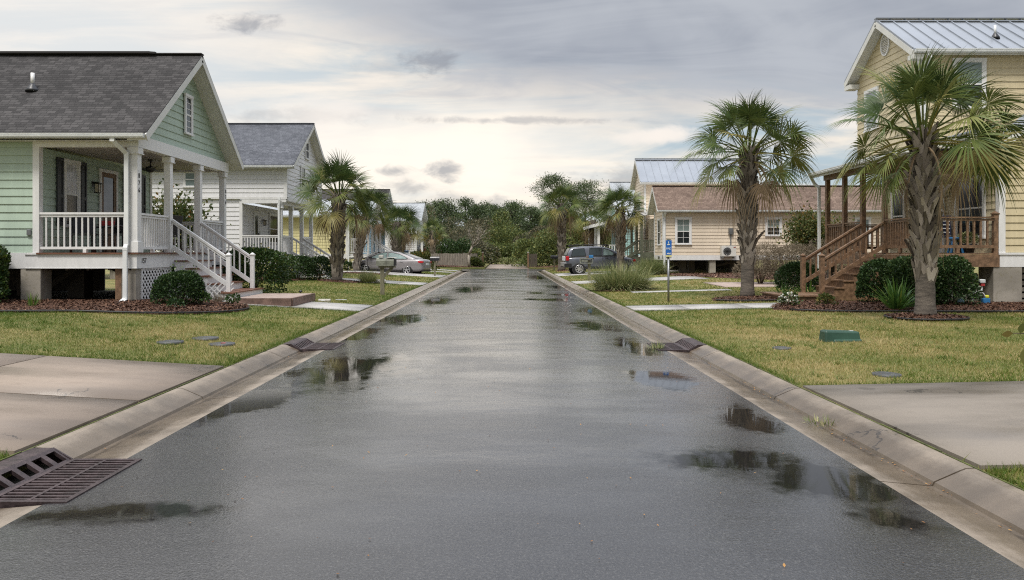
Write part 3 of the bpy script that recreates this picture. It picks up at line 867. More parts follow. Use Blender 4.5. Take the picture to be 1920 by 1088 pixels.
grass_field([(-14, -3.6, 3.6, 5.6, 2200, .03, .08, .0035), (-14, -3.6, 9.6, 12.5, 2000, .02, .05, .0035), (-17, -3.6, 12.5, 15.3, 1500, .02, .05, .004), (-14, -3.6, 15, 24, 650, .025, .05, .006),
             (3.2, 8.5, 3.4, 5.4, 2200, .03, .08, .0035), (3.2, 12, 8.2, 11.5, 2000, .02, .05, .0035), (3.2, 14, 11.5, 15, 1500, .02, .05, .004), (3.2, 17, 15, 19, 800, .02, .05, .006),
             (3.2, 13, 19, 28, 500, .025, .05, .007), (-12, -3.6, 24, 34, 350, .025, .06, .009), (3.2, 16, 28, 45, 170, .03, .06, .013), (-14, -3.6, 34, 62, 100, .03, .07, .018), (3.2, 12, 45, 61, 90, .03, .07, .02)])


def edge_tufts():
    """longer, greener blades that lean over the edges of the paving"""
    P = []
    for x0, x1, y, n in ((-12, -3.7, 9.76, 2600), (3.35, 13, 8.36, 2800), (-7.0, -3.7, 18.68, 500), (3.35, 7.2, 18.82, 500), (-7, -3.7, 20.82, 400), (3.35, 7.7, 20.56, 400), (-9, -3.65, 5.45, 1500), (3.35, 6.5, 5.1, 1200)):
        P.append(np.stack([RNG.uniform(x0, x1, n), y + RNG.normal(0, 0.025, n)], 1))
    for x, y0, y1, n in ((-3.655, 9.8, 18.6, 2300), (3.31, 8.4, 18.8, 2600), (-3.655, 20.9, 33, 1300), (3.31, 20.6, 34, 1300), (-3.66, 3.8, 5.5, 500), (3.31, 3.6, 5.1, 500)):
        P.append(np.stack([x + RNG.normal(0, 0.02, n), RNG.uniform(y0, y1, n)], 1))
    P = np.concatenate(P); N = len(P)
    z = gz_np(P[:, 0], P[:, 1]) - 0.005; h = RNG.uniform(0.03, 0.085, N)
    a = RNG.uniform(0, 2 * np.pi, N); la = RNG.uniform(0, 2 * np.pi, N); ln = h * RNG.uniform(.1, .9, N)
    p = np.column_stack([P, z]); w = np.stack([np.cos(a), np.sin(a), 0 * a], 1) * 0.004
    tip = p + np.stack([np.cos(la) * ln, np.sin(la) * ln, h], 1)
    V = np.stack([p - w, p + w, tip], 1).reshape(-1, 3)
    o = np_mesh('grass', V, np.arange(3 * N).reshape(-1, 3), M['blade'], None, np.repeat(np.clip(RNG.normal(0.22, 0.2, N), 0, 1), 3))
    o['kind'] = 'stuff'


edge_tufts()


def scatter_leaves():
    N = 150
    x = RNG.uniform(-2.7, 2.5, N); y = 3.4 + 12 * RNG.beta(1, 2.2, N); z = 0.035 * (1 - ((x + 0.15) / 2.77) ** 2) + 0.008
    xg = np.concatenate([RNG.uniform(-3.4, -3.28, 60), RNG.normal(2.97, 0.04, 220), RNG.uniform(-9, -3.7, 50), RNG.uniform(3.4, 11, 120)])
    yg = np.concatenate([RNG.uniform(5.8, 30, 60), 4.2 + 9 * RNG.beta(1.4, 2, 220), RNG.uniform(10, 15, 50), RNG.uniform(8.6, 17, 120)])
    zg = np.where((xg > -3.5) & (xg < 3.2), -0.02, gz_np(xg, yg) + 0.045)
    x = np.concatenate([x, xg]); y = np.concatenate([y, yg]); z = np.concatenate([z, zg]); N = len(x)
    a = RNG.uniform(0, 6.28, N); L = RNG.uniform(0.005, 0.014, N); w = L * RNG.uniform(.3, .6, N)
    c = np.stack([x, y, z], 1); u = np.stack([np.cos(a) * L, np.sin(a) * L, RNG.uniform(-.3, .5, N) * L], 1); v = np.stack([-np.sin(a) * w, np.cos(a) * w, 0 * a], 1)
    V = np.stack([c - u, c + v, c + u, c - v], 1).reshape(-1, 3)
    o = np_mesh('fallen_leaves', V, np.arange(4 * N).reshape(-1, 4), M['fallen'], None, np.repeat(RNG.beta(1.3, 1.6, N), 4))
    o['kind'] = 'stuff'


scatter_leaves()


def weeds():
    """darker, taller tufts and clover patches scattered over the lawns"""
    N = 620; x = np.concatenate([RNG.uniform(-12, -3.7, N // 2), RNG.uniform(3.4, 13, N // 2)]); y = 8.4 + 22 * RNG.beta(1, 1.8, N)
    k = lawn_ok(x, y) & frustum(x, y); x, y = x[k], y[k]; n = len(x); m = 26
    r = RNG.uniform(.02, .10, n)
    px = (x[:, None] + RNG.normal(0, 1, (n, m)) * r[:, None]).ravel(); py = (y[:, None] + RNG.normal(0, 1, (n, m)) * r[:, None]).ravel()
    k = lawn_ok(px, py); px, py = px[k], py[k]; K = len(px); h = RNG.uniform(.03, .075, K); a = RNG.uniform(0, 6.28, K); la = RNG.uniform(0, 6.28, K); ln = h * RNG.uniform(.2, 1.1, K)
    p = np.stack([px, py, gz_np(px, py)], 1); w = np.stack([np.cos(a), np.sin(a), 0 * a], 1) * .006
    V = np.stack([p - w, p + w, p + np.stack([np.cos(la) * ln, np.sin(la) * ln, h], 1)], 1).reshape(-1, 3)
    t = np.clip(RNG.normal(.18, .16, K), 0, 1)
    o = np_mesh('grass', V, np.arange(3 * K).reshape(-1, 3), M['blade'], None, np.repeat(t, 3)); o['kind'] = 'stuff'


weeds()
# ------------------------------------------------------------------ house building kit
def siding(mb, axis, c, out, a0, a1, z0, z1, exp=0.19, lo=None, hi=None, t=0.024):
    z = z0
    while z < z1 - 1e-3:
        zt = min(z + exp, z1)
        l0, h0 = (lo(z) if lo else a0), (hi(z) if hi else a1)
        l1, h1 = (lo(zt) if lo else a0), (hi(zt) if hi else a1)
        if h0 - l0 < 0.02: break
        if h1 < l1: l1 = h1 = (l1 + h1) / 2
        P = (lambda d, a, q: (c + out * d, a, q)) if axis == 'x' else (lambda d, a, q: (a, c + out * d, q))
        mb.face([P(t, l0, z), P(t, h0, z), P(0.002, h1, zt), P(0.002, l1, zt)])
        mb.face([P(0, l0, z), P(0, h0, z), P(t, h0, z), P(t, l0, z)])
        z = zt


def window(parent, axis, c, out, a0, a1, z0, z1, trim=0.09, cols=2, rows=1, pane='pane', lower=None, shutters=0.0, mat='white', label=None, sash=True):
    """a0..z1 is the outside of the trim"""
    c = c + out * .021
    b = MB(); t = trim
    b.obox(axis, c, out, 0.0, 0.045, a0, a0 + t, z0 + t * .6, z1 - t)
    b.obox(axis, c, out, 0.0, 0.045, a1 - t, a1, z0 + t * .6, z1 - t)
    b.obox(axis, c, out, 0.0, 0.052, a0 - 0.012, a1 + 0.012, z1 - t, z1)
    b.obox(axis, c, out, 0.0, 0.07, a0 - 0.015, a1 + 0.015, z0, z0 + t * .6)
    i0, i1, j0, j1 = a0 + t, a1 - t, z0 + t * .6, z1 - t
    f = b.build('window', M[mat], parent, label=label)
    s = MB(); q = 0.028
    s.obox(axis, c, out, 0.012, 0.033, i0, i0 + q, j0, j1); s.obox(axis, c, out, 0.012, 0.033, i1 - q, i1, j0, j1)
    s.obox(axis, c, out, 0.012, 0.034, i0 + q, i1 - q, j1 - q, j1); s.obox(axis, c, out, 0.012, 0.034, i0 + q, i1 - q, j0, j0 + q)
    jm = (j0 + j1) / 2
    if sash: s.obox(axis, c, out, 0.012, 0.036, i0 + q, i1 - q, jm - 0.022, jm + 0.022)
    for k in range(1, cols):
        x = i0 + (i1 - i0) * k / cols; s.obox(axis, c, out, 0.012, 0.03, x - 0.009, x + 0.009, j0 + q, j1 - q)
    for half in ((j0, jm), (jm, j1)):
        for k in range(1, rows):
            zz = half[0] + (half[1] - half[0]) * k / rows; s.obox(axis, c, out, 0.012, 0.029, i0 + q, i1 - q, zz - 0.008, zz + 0.008)
    s.build('sash', M[mat], f)
    p = MB(); p.obox(axis, c, out, 0.004, 0.016, i0, i1, jm, j1); p.build('pane', M[pane], f)
    p = MB(); p.obox(axis, c, out, 0.004, 0.018, i0, i1, j0, jm); p.build('pane', M[lower or pane], f)
    if shutters:
        for x0, x1 in ((a0 - 0.03 - shutters, a0 - 0.03), (a1 + 0.03, a1 + 0.03 + shutters)):
            h = MB(); g_ = 0.055
            h.obox(axis, c, out, 0.017, 0.05, x0, x0 + g_, z0 + .04, z1); h.obox(axis, c, out, 0.017, 0.05, x1 - g_, x1, z0 + .04, z1)
            zm = z0 + 0.45 * (z1 - z0)
            for za, zb in ((z0 + .04, z0 + .12), (zm - .04, zm + .04), (z1 - .08, z1)): h.obox(axis, c, out, 0.017, 0.05, x0 + g_, x1 - g_, za, zb)
            h.obox(axis, c, out, 0.017, 0.034, x0 + g_, x1 - g_, z0 + .12, zm - .04); h.obox(axis, c, out, 0.017, 0.034, x0 + g_, x1 - g_, zm + .04, z1 - .08)
            h.build('shutter', M['shutter'], f)
    return f


def door(parent, axis, c, out, a0, a1, z0, z1, trim=0.09, leaf='wood', glass=True):
    c = c + out * .021; b = MB()
    b.obox(axis, c, out, 0, 0.045, a0, a0 + trim, z0, z1 - trim); b.obox(axis, c, out, 0, 0.045, a1 - trim, a1, z0, z1 - trim)
    b.obox(axis, c, out, 0, 0.05, a0 - .01, a1 + .01, z1 - trim, z1)
    f = b.build('door', M['white'], parent)
    i0, i1 = a0 + trim, a1 - trim; l = MB(); s = 0.11
    l.obox(axis, c, out, 0.004, 0.03, i0, i0 + s, z0, z1 - trim); l.obox(axis, c, out, 0.004, 0.03, i1 - s, i1, z0, z1 - trim)
    for za, zb in ((z0, z0 + .22), (z0 + .85, z0 + 1.0), (z1 - trim - .12, z1 - trim)): l.obox(axis, c, out, 0.004, 0.03, i0 + s, i1 - s, za, zb)
    l.obox(axis, c, out, 0.004, 0.018, i0 + s, i1 - s, z0 + .22, z0 + .85)
    l.build('door_leaf', M[leaf], f)
    p = MB(); p.obox(axis, c, out, 0.004, 0.016, i0 + s, i1 - s, z0 + 1.0, z1 - trim - .12); p.build('pane', M['pane'], f)
    h = MB(); h.obox(axis, c, out, 0.03, 0.075, i1 - s + .03, i1 - s + .07, z0 + .95, z0 + 1.1); h.build('handle', M['black'], f)
    return f


def wall_lamp(parent, axis, c, out, a, z):
    b = MB(); b.obox(axis, c, out, 0, 0.02, a - .05, a + .05, z - .02, z + .16); b.obox(axis, c, out, 0.02, 0.14, a - .012, a + .012, z + .12, z + .145)
    b.obox(axis, c, out, 0.06, 0.22, a - .08, a + .08, z + .09, z + .12)
    b.obox(axis, c, out, 0.075, 0.205, a - .066, a + .066, z - .15, z - .13)
    for d in (0.08, 0.19):
        for q in (-.062, .05): b.obox(axis, c, out, d, d + .012, a + q, a + q + .012, z - .13, z + .09)
    o = b.build('wall_lamp', M['bronze'], parent)
    g_ = MB(); g_.obox(axis, c, out, 0.095, 0.185, a - .045, a + .045, z - .128, z + .088); g_.build('lamp_glass', M['lamp_glass'], o)


def post(parent, x, y, z0, z1, w, mat='white', cap=True, base=False, name='post'):
    b = MB(); h = w / 2
    b.box(x - h, x + h, y - h, y + h, z0, z1)
    if cap: b.box(x - h - .03, x + h + .03, y - h - .03, y + h + .03, z1 - .14, z1 - .012); b.box(x - h - .045, x + h + .045, y - h - .045, y + h + .045, z1 - .165, z1 - .14)
    if base: b.box(x - h - .03, x + h + .03, y - h - .03, y + h + .03, z0 + .004, z0 + .26)
    return b.build(name, M[mat], parent, bevel=0.004)


def railing(parent, p0, p1, mat='white', h=0.92, base=0.11, sp=0.115, bal=0.034, rw=0.075, rh=0.05, low=0.06, pickets_outside=False):
    b = MB(); p0, p1 = Vector(p0), Vector(p1); d = p1 - p0; L = d.length; up = Vector((0, 0, 1))
    b.bar(p0 + up * h, p1 + up * h, rw, rh); b.bar(p0 + up * (h - .06), p1 + up * (h - .06), rw * .5, .05)
    b.bar(p0 + up * base, p1 + up * base, .05, low)
    n = max(2, int(Vector((d.x, d.y)).length / sp))
    for k in range(1, n):
        q = p0 + d * (k / n); b.box(q.x - bal / 2, q.x + bal / 2, q.y - bal / 2, q.y + bal / 2, q.z + base + .02, q.z + h - .07)
    if L > 1.2 and abs(d.z) < .1:
        q = p0 + d * .5; b.box(q.x - .04, q.x + .04, q.y - .04, q.y + .04, q.z + .002, q.z + base - .03)
    return b.build('railing', M[mat], parent)


def newel(parent, x, y, z0, z1, w=0.105, mat='white'):
    b = MB(); h = w / 2; b.box(x - h, x + h, y - h, y + h, z0, z1)
    b.box(x - h - .018, x + h + .018, y - h - .018, y + h + .018, z1, z1 + .025)
    k = h + .005; z = z1 + .025
    b.hexa([(x - k, y - k, z), (x + k, y - k, z), (x + k, y + k, z), (x - k, y + k, z), (x - .012, y - .012, z + .05), (x + .012, y - .012, z + .05), (x + .012, y + .012, z + .05), (x - .012, y + .012, z + .05)])
    return b.build('newel_post', M[mat], parent)


def stairs(parent, x0, dirx, y0, y1, zt, zb, n, run, riser='white', tread='deck_brown', lip=0.03, first_wide=0.0):
    """n risers from zb up to the deck at zt; the flight leaves the deck at x0 in direction dirx"""
    b = MB(); rise = (zt - zb) / n
    treads = []
    for k in range(1, n):
        z = zt - rise * k; xa = x0 + dirx * run * (k - 1); xb = x0 + dirx * run * k
        lo, hi = sorted((xa, xb)); b.box(lo, hi, y0, y1, zb - .12, z - .035)
        treads.append((lo, hi, z))
    s = b.build('stairs', M[riser], parent)
    for lo, hi, z in treads:
        t = MB(); a0, a1 = (lo, hi + lip) if dirx > 0 else (lo - lip, hi); t.box(a0, a1, y0 - .03, y1 + .03, z - .034, z); t.build('tread', M[tread], s)
    return s


def gable_roof(parent, x0, x1, yl, yr, yh, ze, zr, mat, under=0.17, ribs=0.0, ze2=None, ridge=True, inset=0.02):
    """ridge runs along X from x0 to x1"""
    ze2 = ze if ze2 is None else ze2; b = MB(); th = 0.035
    b.slab((x0, yl, ze), (x1, yl, ze), (x1, yr, zr), (x0, yr, zr), th)
    b.slab((x1, yh, ze2), (x0, yh, ze2), (x0, yr, zr), (x1, yr, zr), th)
    o = b.build('roof', M[mat], parent)
    if ribs:
        r = MB(); x = x0 + .02
        while x < x1 + .01:
            r.bar((x, yl, ze + .02), (x, yr, zr + .02), .035, .035); r.bar((x, yh, ze2 + .02), (x, yr, zr + .02), .035, .035); x += ribs
        r.bar((x0, yr - .11, zr - .05), (x1, yr - .11, zr - .05), .2, .02, up=(0, -.5, 1)); r.bar((x0, yr, zr + .045), (x1, yr, zr + .045), .16, .03)
        r.build('standing_seam', M[mat], o)
    elif ridge:
        r = MB(); r.bar((x0, yr, zr + .012), (x1, yr, zr + .012), .2, .03); r.build('ridge_cap', M[mat], o)
    f = MB(); i = inset
    f.slab((x0 + i, yl + i, ze - th - .003), (x1 - i, yl + i, ze - th - .003), (x1 - i, yr, zr - th - .003), (x0 + i, yr, zr - th - .003), under)
    f.slab((x1 - i, yh - i, ze2 - th - .003), (x0 + i, yh - i, ze2 - th - .003), (x0 + i, yr, zr - th - .003), (x1 - i, yr, zr - th - .003), under)
    for xe, sg in ((x0, -1), (x1, 1)):
        for ya, za in ((yl, ze), (yh, ze2)):
            f.bar((xe - sg * i + sg * .012, ya, za - th - .1), (xe - sg * i + sg * .012, yr, zr - th - .1), .024, .17)
    f.build('fascia', M['soffit'], o)
    return o


def gutter(parent, p, q, outdir, mat='gutter'):
    b = MB(); p, q = Vector(p), Vector(q); o = Vector(outdir)
    b.bar(p + o * .055, q + o * .055, .10, .09); b.bar(p + o * .112, q + o * .112, .02, .022, ); up = Vector((0, 0, .045)); b.bar(p + o * .105 + up, q + o * .105 + up, .03, .018)
    return b.build('gutter', M[mat], parent)


def downspout(parent, pts, mat='gutter', w=.075, d=.055):
    b = MB(); b.path(pts, w, d, up=(0, 1, 0))
    for p in pts[1:-1]: b.box(p[0] - w / 2 - .004, p[0] + w / 2 + .004, p[1] - d / 2 - .004, p[1] + d / 2 + .004, p[2] - .035, p[2] + .035)
    return b.build('downspout', M[mat], parent)


def text(parent, body, size, loc, rot, mat, extrude=0.004, spacing=1.0):
    c = bpy.data.curves.new('lettering', 'FONT'); c.body = body; c.size = size; c.extrude = extrude; c.align_x = 'CENTER'; c.align_y = 'CENTER'
    c.space_character = spacing
    c.materials.append(M[mat]); tmp = bpy.data.objects.new("tmp", c); COL.objects.link(tmp)
    me = bpy.data.meshes.new_from_object(tmp.evaluated_get(bpy.context.evaluated_depsgraph_get())); bpy.data.objects.remove(tmp)
    o = bpy.data.objects.new("lettering", me); _finish(o, parent)
    o.location = Vector(loc) - (WL[parent] if parent else Vector((0, 0, 0))); o.rotation_euler = rot
    return o


def part(parent, name, mat, *boxes, bevel=0.0):
    b = MB()
    for q in boxes: b.box(*q)
    return b.build(name, M[mat], parent, bevel=bevel)


# ------------------------------------------------------------------ the green cottage, left foreground
def green_cottage():
    h = thing('cottage', 'pale green cottage on piers with dark shingle roof and white railed porch', 'house', (-10.9, 20.3, 0.38))
    XP, XW = -8.68, -10.92; Y0, Y1 = 17.5, 23.05; ZF, ZC = 1.575, 4.05
    ye0, yr, ye1, ze, zr = 17.15, 20.33, 23.5, 4.356, 6.96
    sl = (zr - ze) / (yr - ye0)
    w = MB()
    siding(w, 'y', Y0, -1, -26, XW - .12, ZF, 4.2)
    siding(w, 'x', XW, 1, Y0 + .02, Y1 - .1, ZF, ZC)
    lo = lambda z: max(Y0 - .1, ye0 + (z - ze) / sl + .1) if True else 0
    hi = lambda z: min(Y1 + .1, ye1 - (z - ze) / sl - .1)
    siding(w, 'x', XP + .01, 1, Y0, Y1, 4.34, zr - .12, lo=lo, hi=hi)
    siding(w, 'y', Y1 + .0, 1, -26, XW - .05, ZF, 4.2)
    w.build('wall', M['green_siding'], h)
    part(h, 'corner_trim', 'white', (XW - .12, XW + .03, Y0 - .035, Y0 + .12, ZF - .01, 4.2))
    part(h, 'corner_trim', 'white', (XW - .03, XW + .035, Y1 - .1, Y1 + .02, ZF, ZC))
    ro = gable_roof(h, -27, -8.22, ye0, yr, ye1, ze, zr, 'shingle_dark', under=.15)
    rc = MB(); rc.bar((-27, yr, zr + .035), (-9.6, yr, zr + .035), .3, .05); rc.bar((-9.6, yr, zr + .03), (-9.45, yr, zr + .02), .3, .05); rc.build('ridge_vent', M['shingle_dark'], ro)
    v = MB(); yv = 18.75; zv = ze + (yv - ye0) * sl
    v.lathe((-11.85, yv, zv - .05), [(.17, .0), (.15, .06), (.07, .16), (.055, .2)], 14); vp = v.build('vent_boot', M['shutter'], ro)
    v = MB(); v.lathe((-11.85, yv, zv + .12), [(.045, 0), (.045, .3), (.035, .3)], 12); v.build('vent_pipe', M['white'], vp)
    gutter(h, (-27, ye0 + .0, ze - .1), (-8.25, ye0, ze - .1), (0, -1, 0))
    gutter(h, (-27, ye1, ze - .1), (-8.25, ye1, ze - .1), (0, 1, 0))
    # porch frame
    b = MB()
    b.box(XP - .1, XP + .12, Y0 - .04, Y1 + .12, ZC, 4.335)
    b.box(XW - .1, XP - .1, Y0 - .04, Y0 + .14, ZC, 4.26)
    b.box(XW, XP - .1, Y1 - .02, Y1 + .12, ZC, 4.3)
    b.build('beam', M['white'], h)
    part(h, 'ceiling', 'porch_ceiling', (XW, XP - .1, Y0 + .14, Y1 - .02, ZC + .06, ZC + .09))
    part(h, 'soffit', 'soffit', (-27, XP, ye0 + .02, Y0 - .02, 4.17, 4.2))
    b = MB(); b.box(XW, XP + .14, Y0 - .1, Y1 + .12, ZF - .035, ZF); b.build('porch_floor', M['deck_brown'], h)
    b = MB(); b.box(XW - .28, XP + .09, Y0 - .06, Y0 + .0, 1.205, ZF - .037); b.box(-26, XW - .28, Y0 - .05, Y0, 1.205, ZF - .002); b.box(XP + .03, XP + .09, Y0, Y1 + .06, 1.205, ZF - .037); b.box(-26, XP + .09, Y1, Y1 + .06, 1.205, ZF - .037)
    b.box(XW - .28, XW + .0, Y0 - .085, Y0 - .06, ZF - .045, ZF - .015); b.box(XW - .28, XP + .1, Y0 - .068, Y0 - .06, 1.205, 1.225)
    b.build('deck_skirt', M['white'], h)
    part(h, 'floor_joists', 'wood_dark', (-26, XP, Y0, Y1, 1.3, 1.5), *[(x, x + .06, Y0, Y1, 1.16, 1.3) for x in np.arange(-25.8, XP - .1, .5)])
    for k, (y, base) in enumerate(((17.55, True), (19.28, False), (21.16, False), (23.0, False))):
        post(h, XP, y, ZF, ZC, .2 if k == 0 else .165, base=base)
    railing(h, (XW + .03, Y0 + .02, ZF), (XP - .1, Y0 + .02, ZF), rw=.09, sp=.132, bal=.03)
    railing(h, (XP, 17.65, ZF), (XP, 19.2, ZF), rw=.09)
    railing(h, (XP, 21.24, ZF), (XP, 22.92, ZF), rw=.09)
    railing(h, (XW + .05, Y1, ZF), (XP - .1, Y1, ZF), rw=.09)
    # steps to the street
    stairs(h, XP + .14, 1, 19.33, 21.08, ZF, .37, 6, .285, lip=.035)
    ya, yb = 19.3, 21.12; xn = -7.13; zb = .40
    part(h, 'bottom_step', 'white', (XP + .14 + 5 * .285 - .1, -6.92, 19.0, 21.35, .3, .53))
    part(h, 'bottom_tread', 'deck_brown', (XP + .14 + 5 * .285 - .1, -6.88, 18.97, 21.38, .532, .565))
    for y in (ya, yb):
        newel(h, xn, y, .56 if y == yb else .4, 1.5)
        railing(h, (XP + .1, y, ZF - .02), (xn - .05, y, .60), h=.86, base=.16, sp=.15, rw=.08, low=.11)
    # lattice
    b = MB()
    for y0, y1, x in ((17.72, 19.3, XP + .05),):
        z0, z1 = .3, 1.2; H = z1 - z0; L = y1 - y0; s = .15
        for sg in (1, -1):
            k = -H
            while k < L:
                a0, a1 = k, k + H; t0 = max(0, -a0) ; t1 = min(H, L - a0)
                if t1 - t0 > .03:
                    if sg > 0: b.bar((x, y0 + a0 + t0, z0 + t0), (x, y0 + a0 + t1, z0 + t1), .008, .04, up=(0, -1, 1))
                    else: b.bar((x + .009, y1 - a0 - t0, z0 + t0), (x + .009, y1 - a0 - t1, z0 + t1), .008, .04, up=(0, 1, 1))
                k += s
        b.box(x - .01, x + .02, y0, y1, z1 - .03, z1); b.box(x - .01, x + .02, y0, y0 + .04, z0, z1 - .03); b.box(x - .01, x + .02, y1 - .04, y1, z0, z1 - .03)
    b.build('lattice', M['white'], h)
    b = MB(); x0, x1, y = -8.2, -7.0, 19.28   # small triangle of lattice under the steps
    for k in range(9):
        a = x0 + k * .14; b.bar((a, y, .3), (min(a + .5, x1), y, .3 + min(.5, x1 - a)), .008, .03, up=(-1, 0, 1)) if a < x1 - .1 else None
        b.bar((a, y - .009, .3), (a - .4, y - .009, .7), .008, .03, up=(1, 0, 1))
    b.build('lattice', M['white'], h)
    # piers
    for x0, x1, y0, y1, m in ((-11.32, -10.85, 17.46, 17.9, 'pier'), (-8.98, -8.64, 17.5, 17.82, 'pier'), (-9.14, -8.99, 17.52, 17.7, 'wood'), (-11.3, -10.87, 19.3, 19.75, 'wood_dark'), (-10.55, -10.15, 20.3, 20.7, 'wood_dark'), (-9.2, -8.8, 20.4, 20.8, 'wood_dark'), (-11.2, -10.8, 22.7, 23.0, 'wood_dark'), (-9.0, -8.7, 22.7, 23.0, 'wood_dark'), (-14.4, -14, 17.55, 17.95, 'pier'), (-14.4, -14, 22.6, 23, 'wood_dark'), (-13.2, -12.8, 20.2, 20.6, 'wood_dark')):
        b = MB(); b.box(x0, x1, y0, y1, .15, 1.2); b.build('pier', M[m], h, bevel=.012)
    for p_, q_ in (((-11.9, 19.0, .5), (-10.9, 19.2, 1.25)), ((-10.9, 20.4, 1.25), (-9.3, 20.6, .45)), ((-10.2, 20.5, 1.2), (-8.9, 22, .6))): b = MB(); b.bar(p_, q_, .05, .14); b.build('brace', M['wood_dark'], h)
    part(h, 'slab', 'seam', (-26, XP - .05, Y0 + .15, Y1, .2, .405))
    part(h, 'crawl_shade_panel', 'wood_dark', (-26, -13.3, Y1 - .1, Y1 - .05, .25, 1.2)); part(h, 'crawl_shade_panel', 'wood_dark', (-12.75, -12.3, Y1 - .1, Y1 - .05, .25, 1.2)); part(h, 'crawl_shade_panel', 'wood_dark', (-11.9, XP - .3, Y1 - .1, Y1 - .05, .25, 1.2))  # panels added to darken the crawl space, gaps left towards the lawn
    part(h, 'lattice_shade', 'shade_black', (XP - .2, XP - .18, 17.9, Y1 - .3, .25, 1.2))  # black sheet painted in as the shade behind the lattice
    # back wall of the porch
    window(h, 'x', XW, 1, 18.42, 19.12, 2.2, 3.9, cols=1, pane='curtain', lower='pane', shutters=.26)
    door(h, 'x', XW, 1, 20.05, 20.98, ZF + .02, 3.84, leaf='wood')
    window(h, 'x', XW, 1, 21.62, 22.3, 2.2, 3.9, cols=1, pane='pane', shutters=.26)
    wall_lamp(h, 'x', XW, 1, 19.78, 3.3)
    part(h, 'door_chime', 'cream', (XW, XW + .04, 21.12, 21.2, 2.7, 2.82))
    part(h, 'outlet_box', 'galv', (-11.17, -11.07, Y0 - .06, Y0 - .015, 1.98, 2.12), bevel=.01)
    # gable window
    f = window(h, 'x', XP + .02, 1, 20.12, 20.62, 4.78, 5.88, cols=1, rows=3, trim=.075, pane='pane')
    # ceiling fan
    fx, fy = -9.65, 20.35; b = MB(); b.tube([(fx, fy, ZC + .06), (fx, fy, ZC - .14)], .018, 8); b.lathe((fx, fy, 0), [(.05, ZC - .12), (.12, ZC - .15), (.13, ZC - .22), (.08, ZC - .27), (.05, ZC - .29)], 16); b.lathe((fx, fy, 0), [(.06, ZC + .0), (.05, ZC + .06)], 12)
    fan = b.build('ceiling_fan', M['black'], h)
    for k in range(5):
        a = k * 2 * math.pi / 5 + .3; d = Vector((math.cos(a), math.sin(a), 0)); c = Vector((fx, fy, ZC - .2)); b = MB()
        b.bar(c + d * .1, c + d * .24, .05, .012); b.bar(c + d * .22, c + d * .66, .13, .012, up=(.15 * d.y, -.15 * d.x, 1)); b.build('blade', M['black'], fan)
    # downspout on the corner post
    xd = -8.79
    downspout(h, [(-8.98, ye0 - .05, 4.23), (-8.98, ye0 - .05, 4.16), (xd, 17.36, 3.88), (xd, 17.36, 1.78), (xd, 17.30, 1.66), (xd, 17.30, .5), (xd - .04, 17.1, .40)], 'gutter', w=.095)
    # numbers
    for i, ch in enumerate('876'):
        text(h, ch, .16, (XP + .104, 17.53, 3.38 - i * .17), (R(90), 0, R(90)), 'black')
        text(h, ch, .16, (XP + .088, 23.02, 3.45 - i * .17), (R(90), 0, R(90)), 'black')
    text(h, '157', .17, (XP + .094, 17.78, 1.38), (R(90), 0, R(90)), 'black')
    return h


green_cottage()


def porch_chair(name, label, loc, rz, mats=('black', 'black')):
    t = thing(name, label, 'chair', (0, 0, 0), 'chairs on the green porch')
    s = MB(); s.box(-.24, .24, -.23, .23, .42, .45); s.build('seat', M[mats[1]], t)
    b = MB(); b.bar((0, .23, .47), (0, .34, 1.0), .46, .025, up=(0, -1, 0)); b.build('backrest', M[mats[1]], t)
    for x in (-.26, .26):
        l = MB(); l.tube([(x, -.26, 0), (x, -.22, .3), (x, -.22, .62), (x, .1, .66), (x, .28, .62)], .024, 6); l.build('armrest', M[mats[0]], t)
        l = MB(); l.tube([(x, .3, 0), (x * .95, .22, .42), (x * .92, .34, 1.0)], .014, 6); l.build('leg', M[mats[0]], t)
    t.location = loc; t.rotation_euler = (0, 0, rz); WL[t] = Vector(loc)
    return t


ch = porch_chair('porch_chair', 'black metal armchair behind the front railing of the green porch, beside the window', (-10.35, 18.35, 1.577), R(28))
dup(ch, (-9.7, 18.35, 1.577), R(-32), 'black metal armchair near the corner post of the green porch')
dup(ch, (-9.2, 20.3, 1.577), R(-100), 'black metal armchair behind the white steps of the green porch')
tb = thing('porch_table', 'small dark table with a red cloth on the green porch', 'table', (-10.1, 19.0, 1.577))
part(tb, 'tabletop', 'black', (-10.4, -9.8, 18.7, 19.3, 2.2, 2.235))
for x in (-10.37, -9.86):
    for y in (18.73, 19.24): part(tb, 'leg', 'black', (x, x + .03, y, y + .03, 1.577, 2.2))
part(tb, 'cloth', 'red', (-10.25, -9.95, 18.85, 19.15, 2.236, 2.38), bevel=.02)
pb = thing('paver_landing', 'reddish brick paver landing at the foot of the white steps', 'landing', (-6.2, 20.1, .3))
part(pb, 'paver_top', 'pink_paver', (-6.86, -5.45, 18.95, 21.2, .35, .415), bevel=.01)
part(pb, 'brick_edge', 'paver', (-6.86, -5.4, 18.87, 18.945, .2, .42), (-5.445, -5.37, 18.95, 21.2, .2, .42))


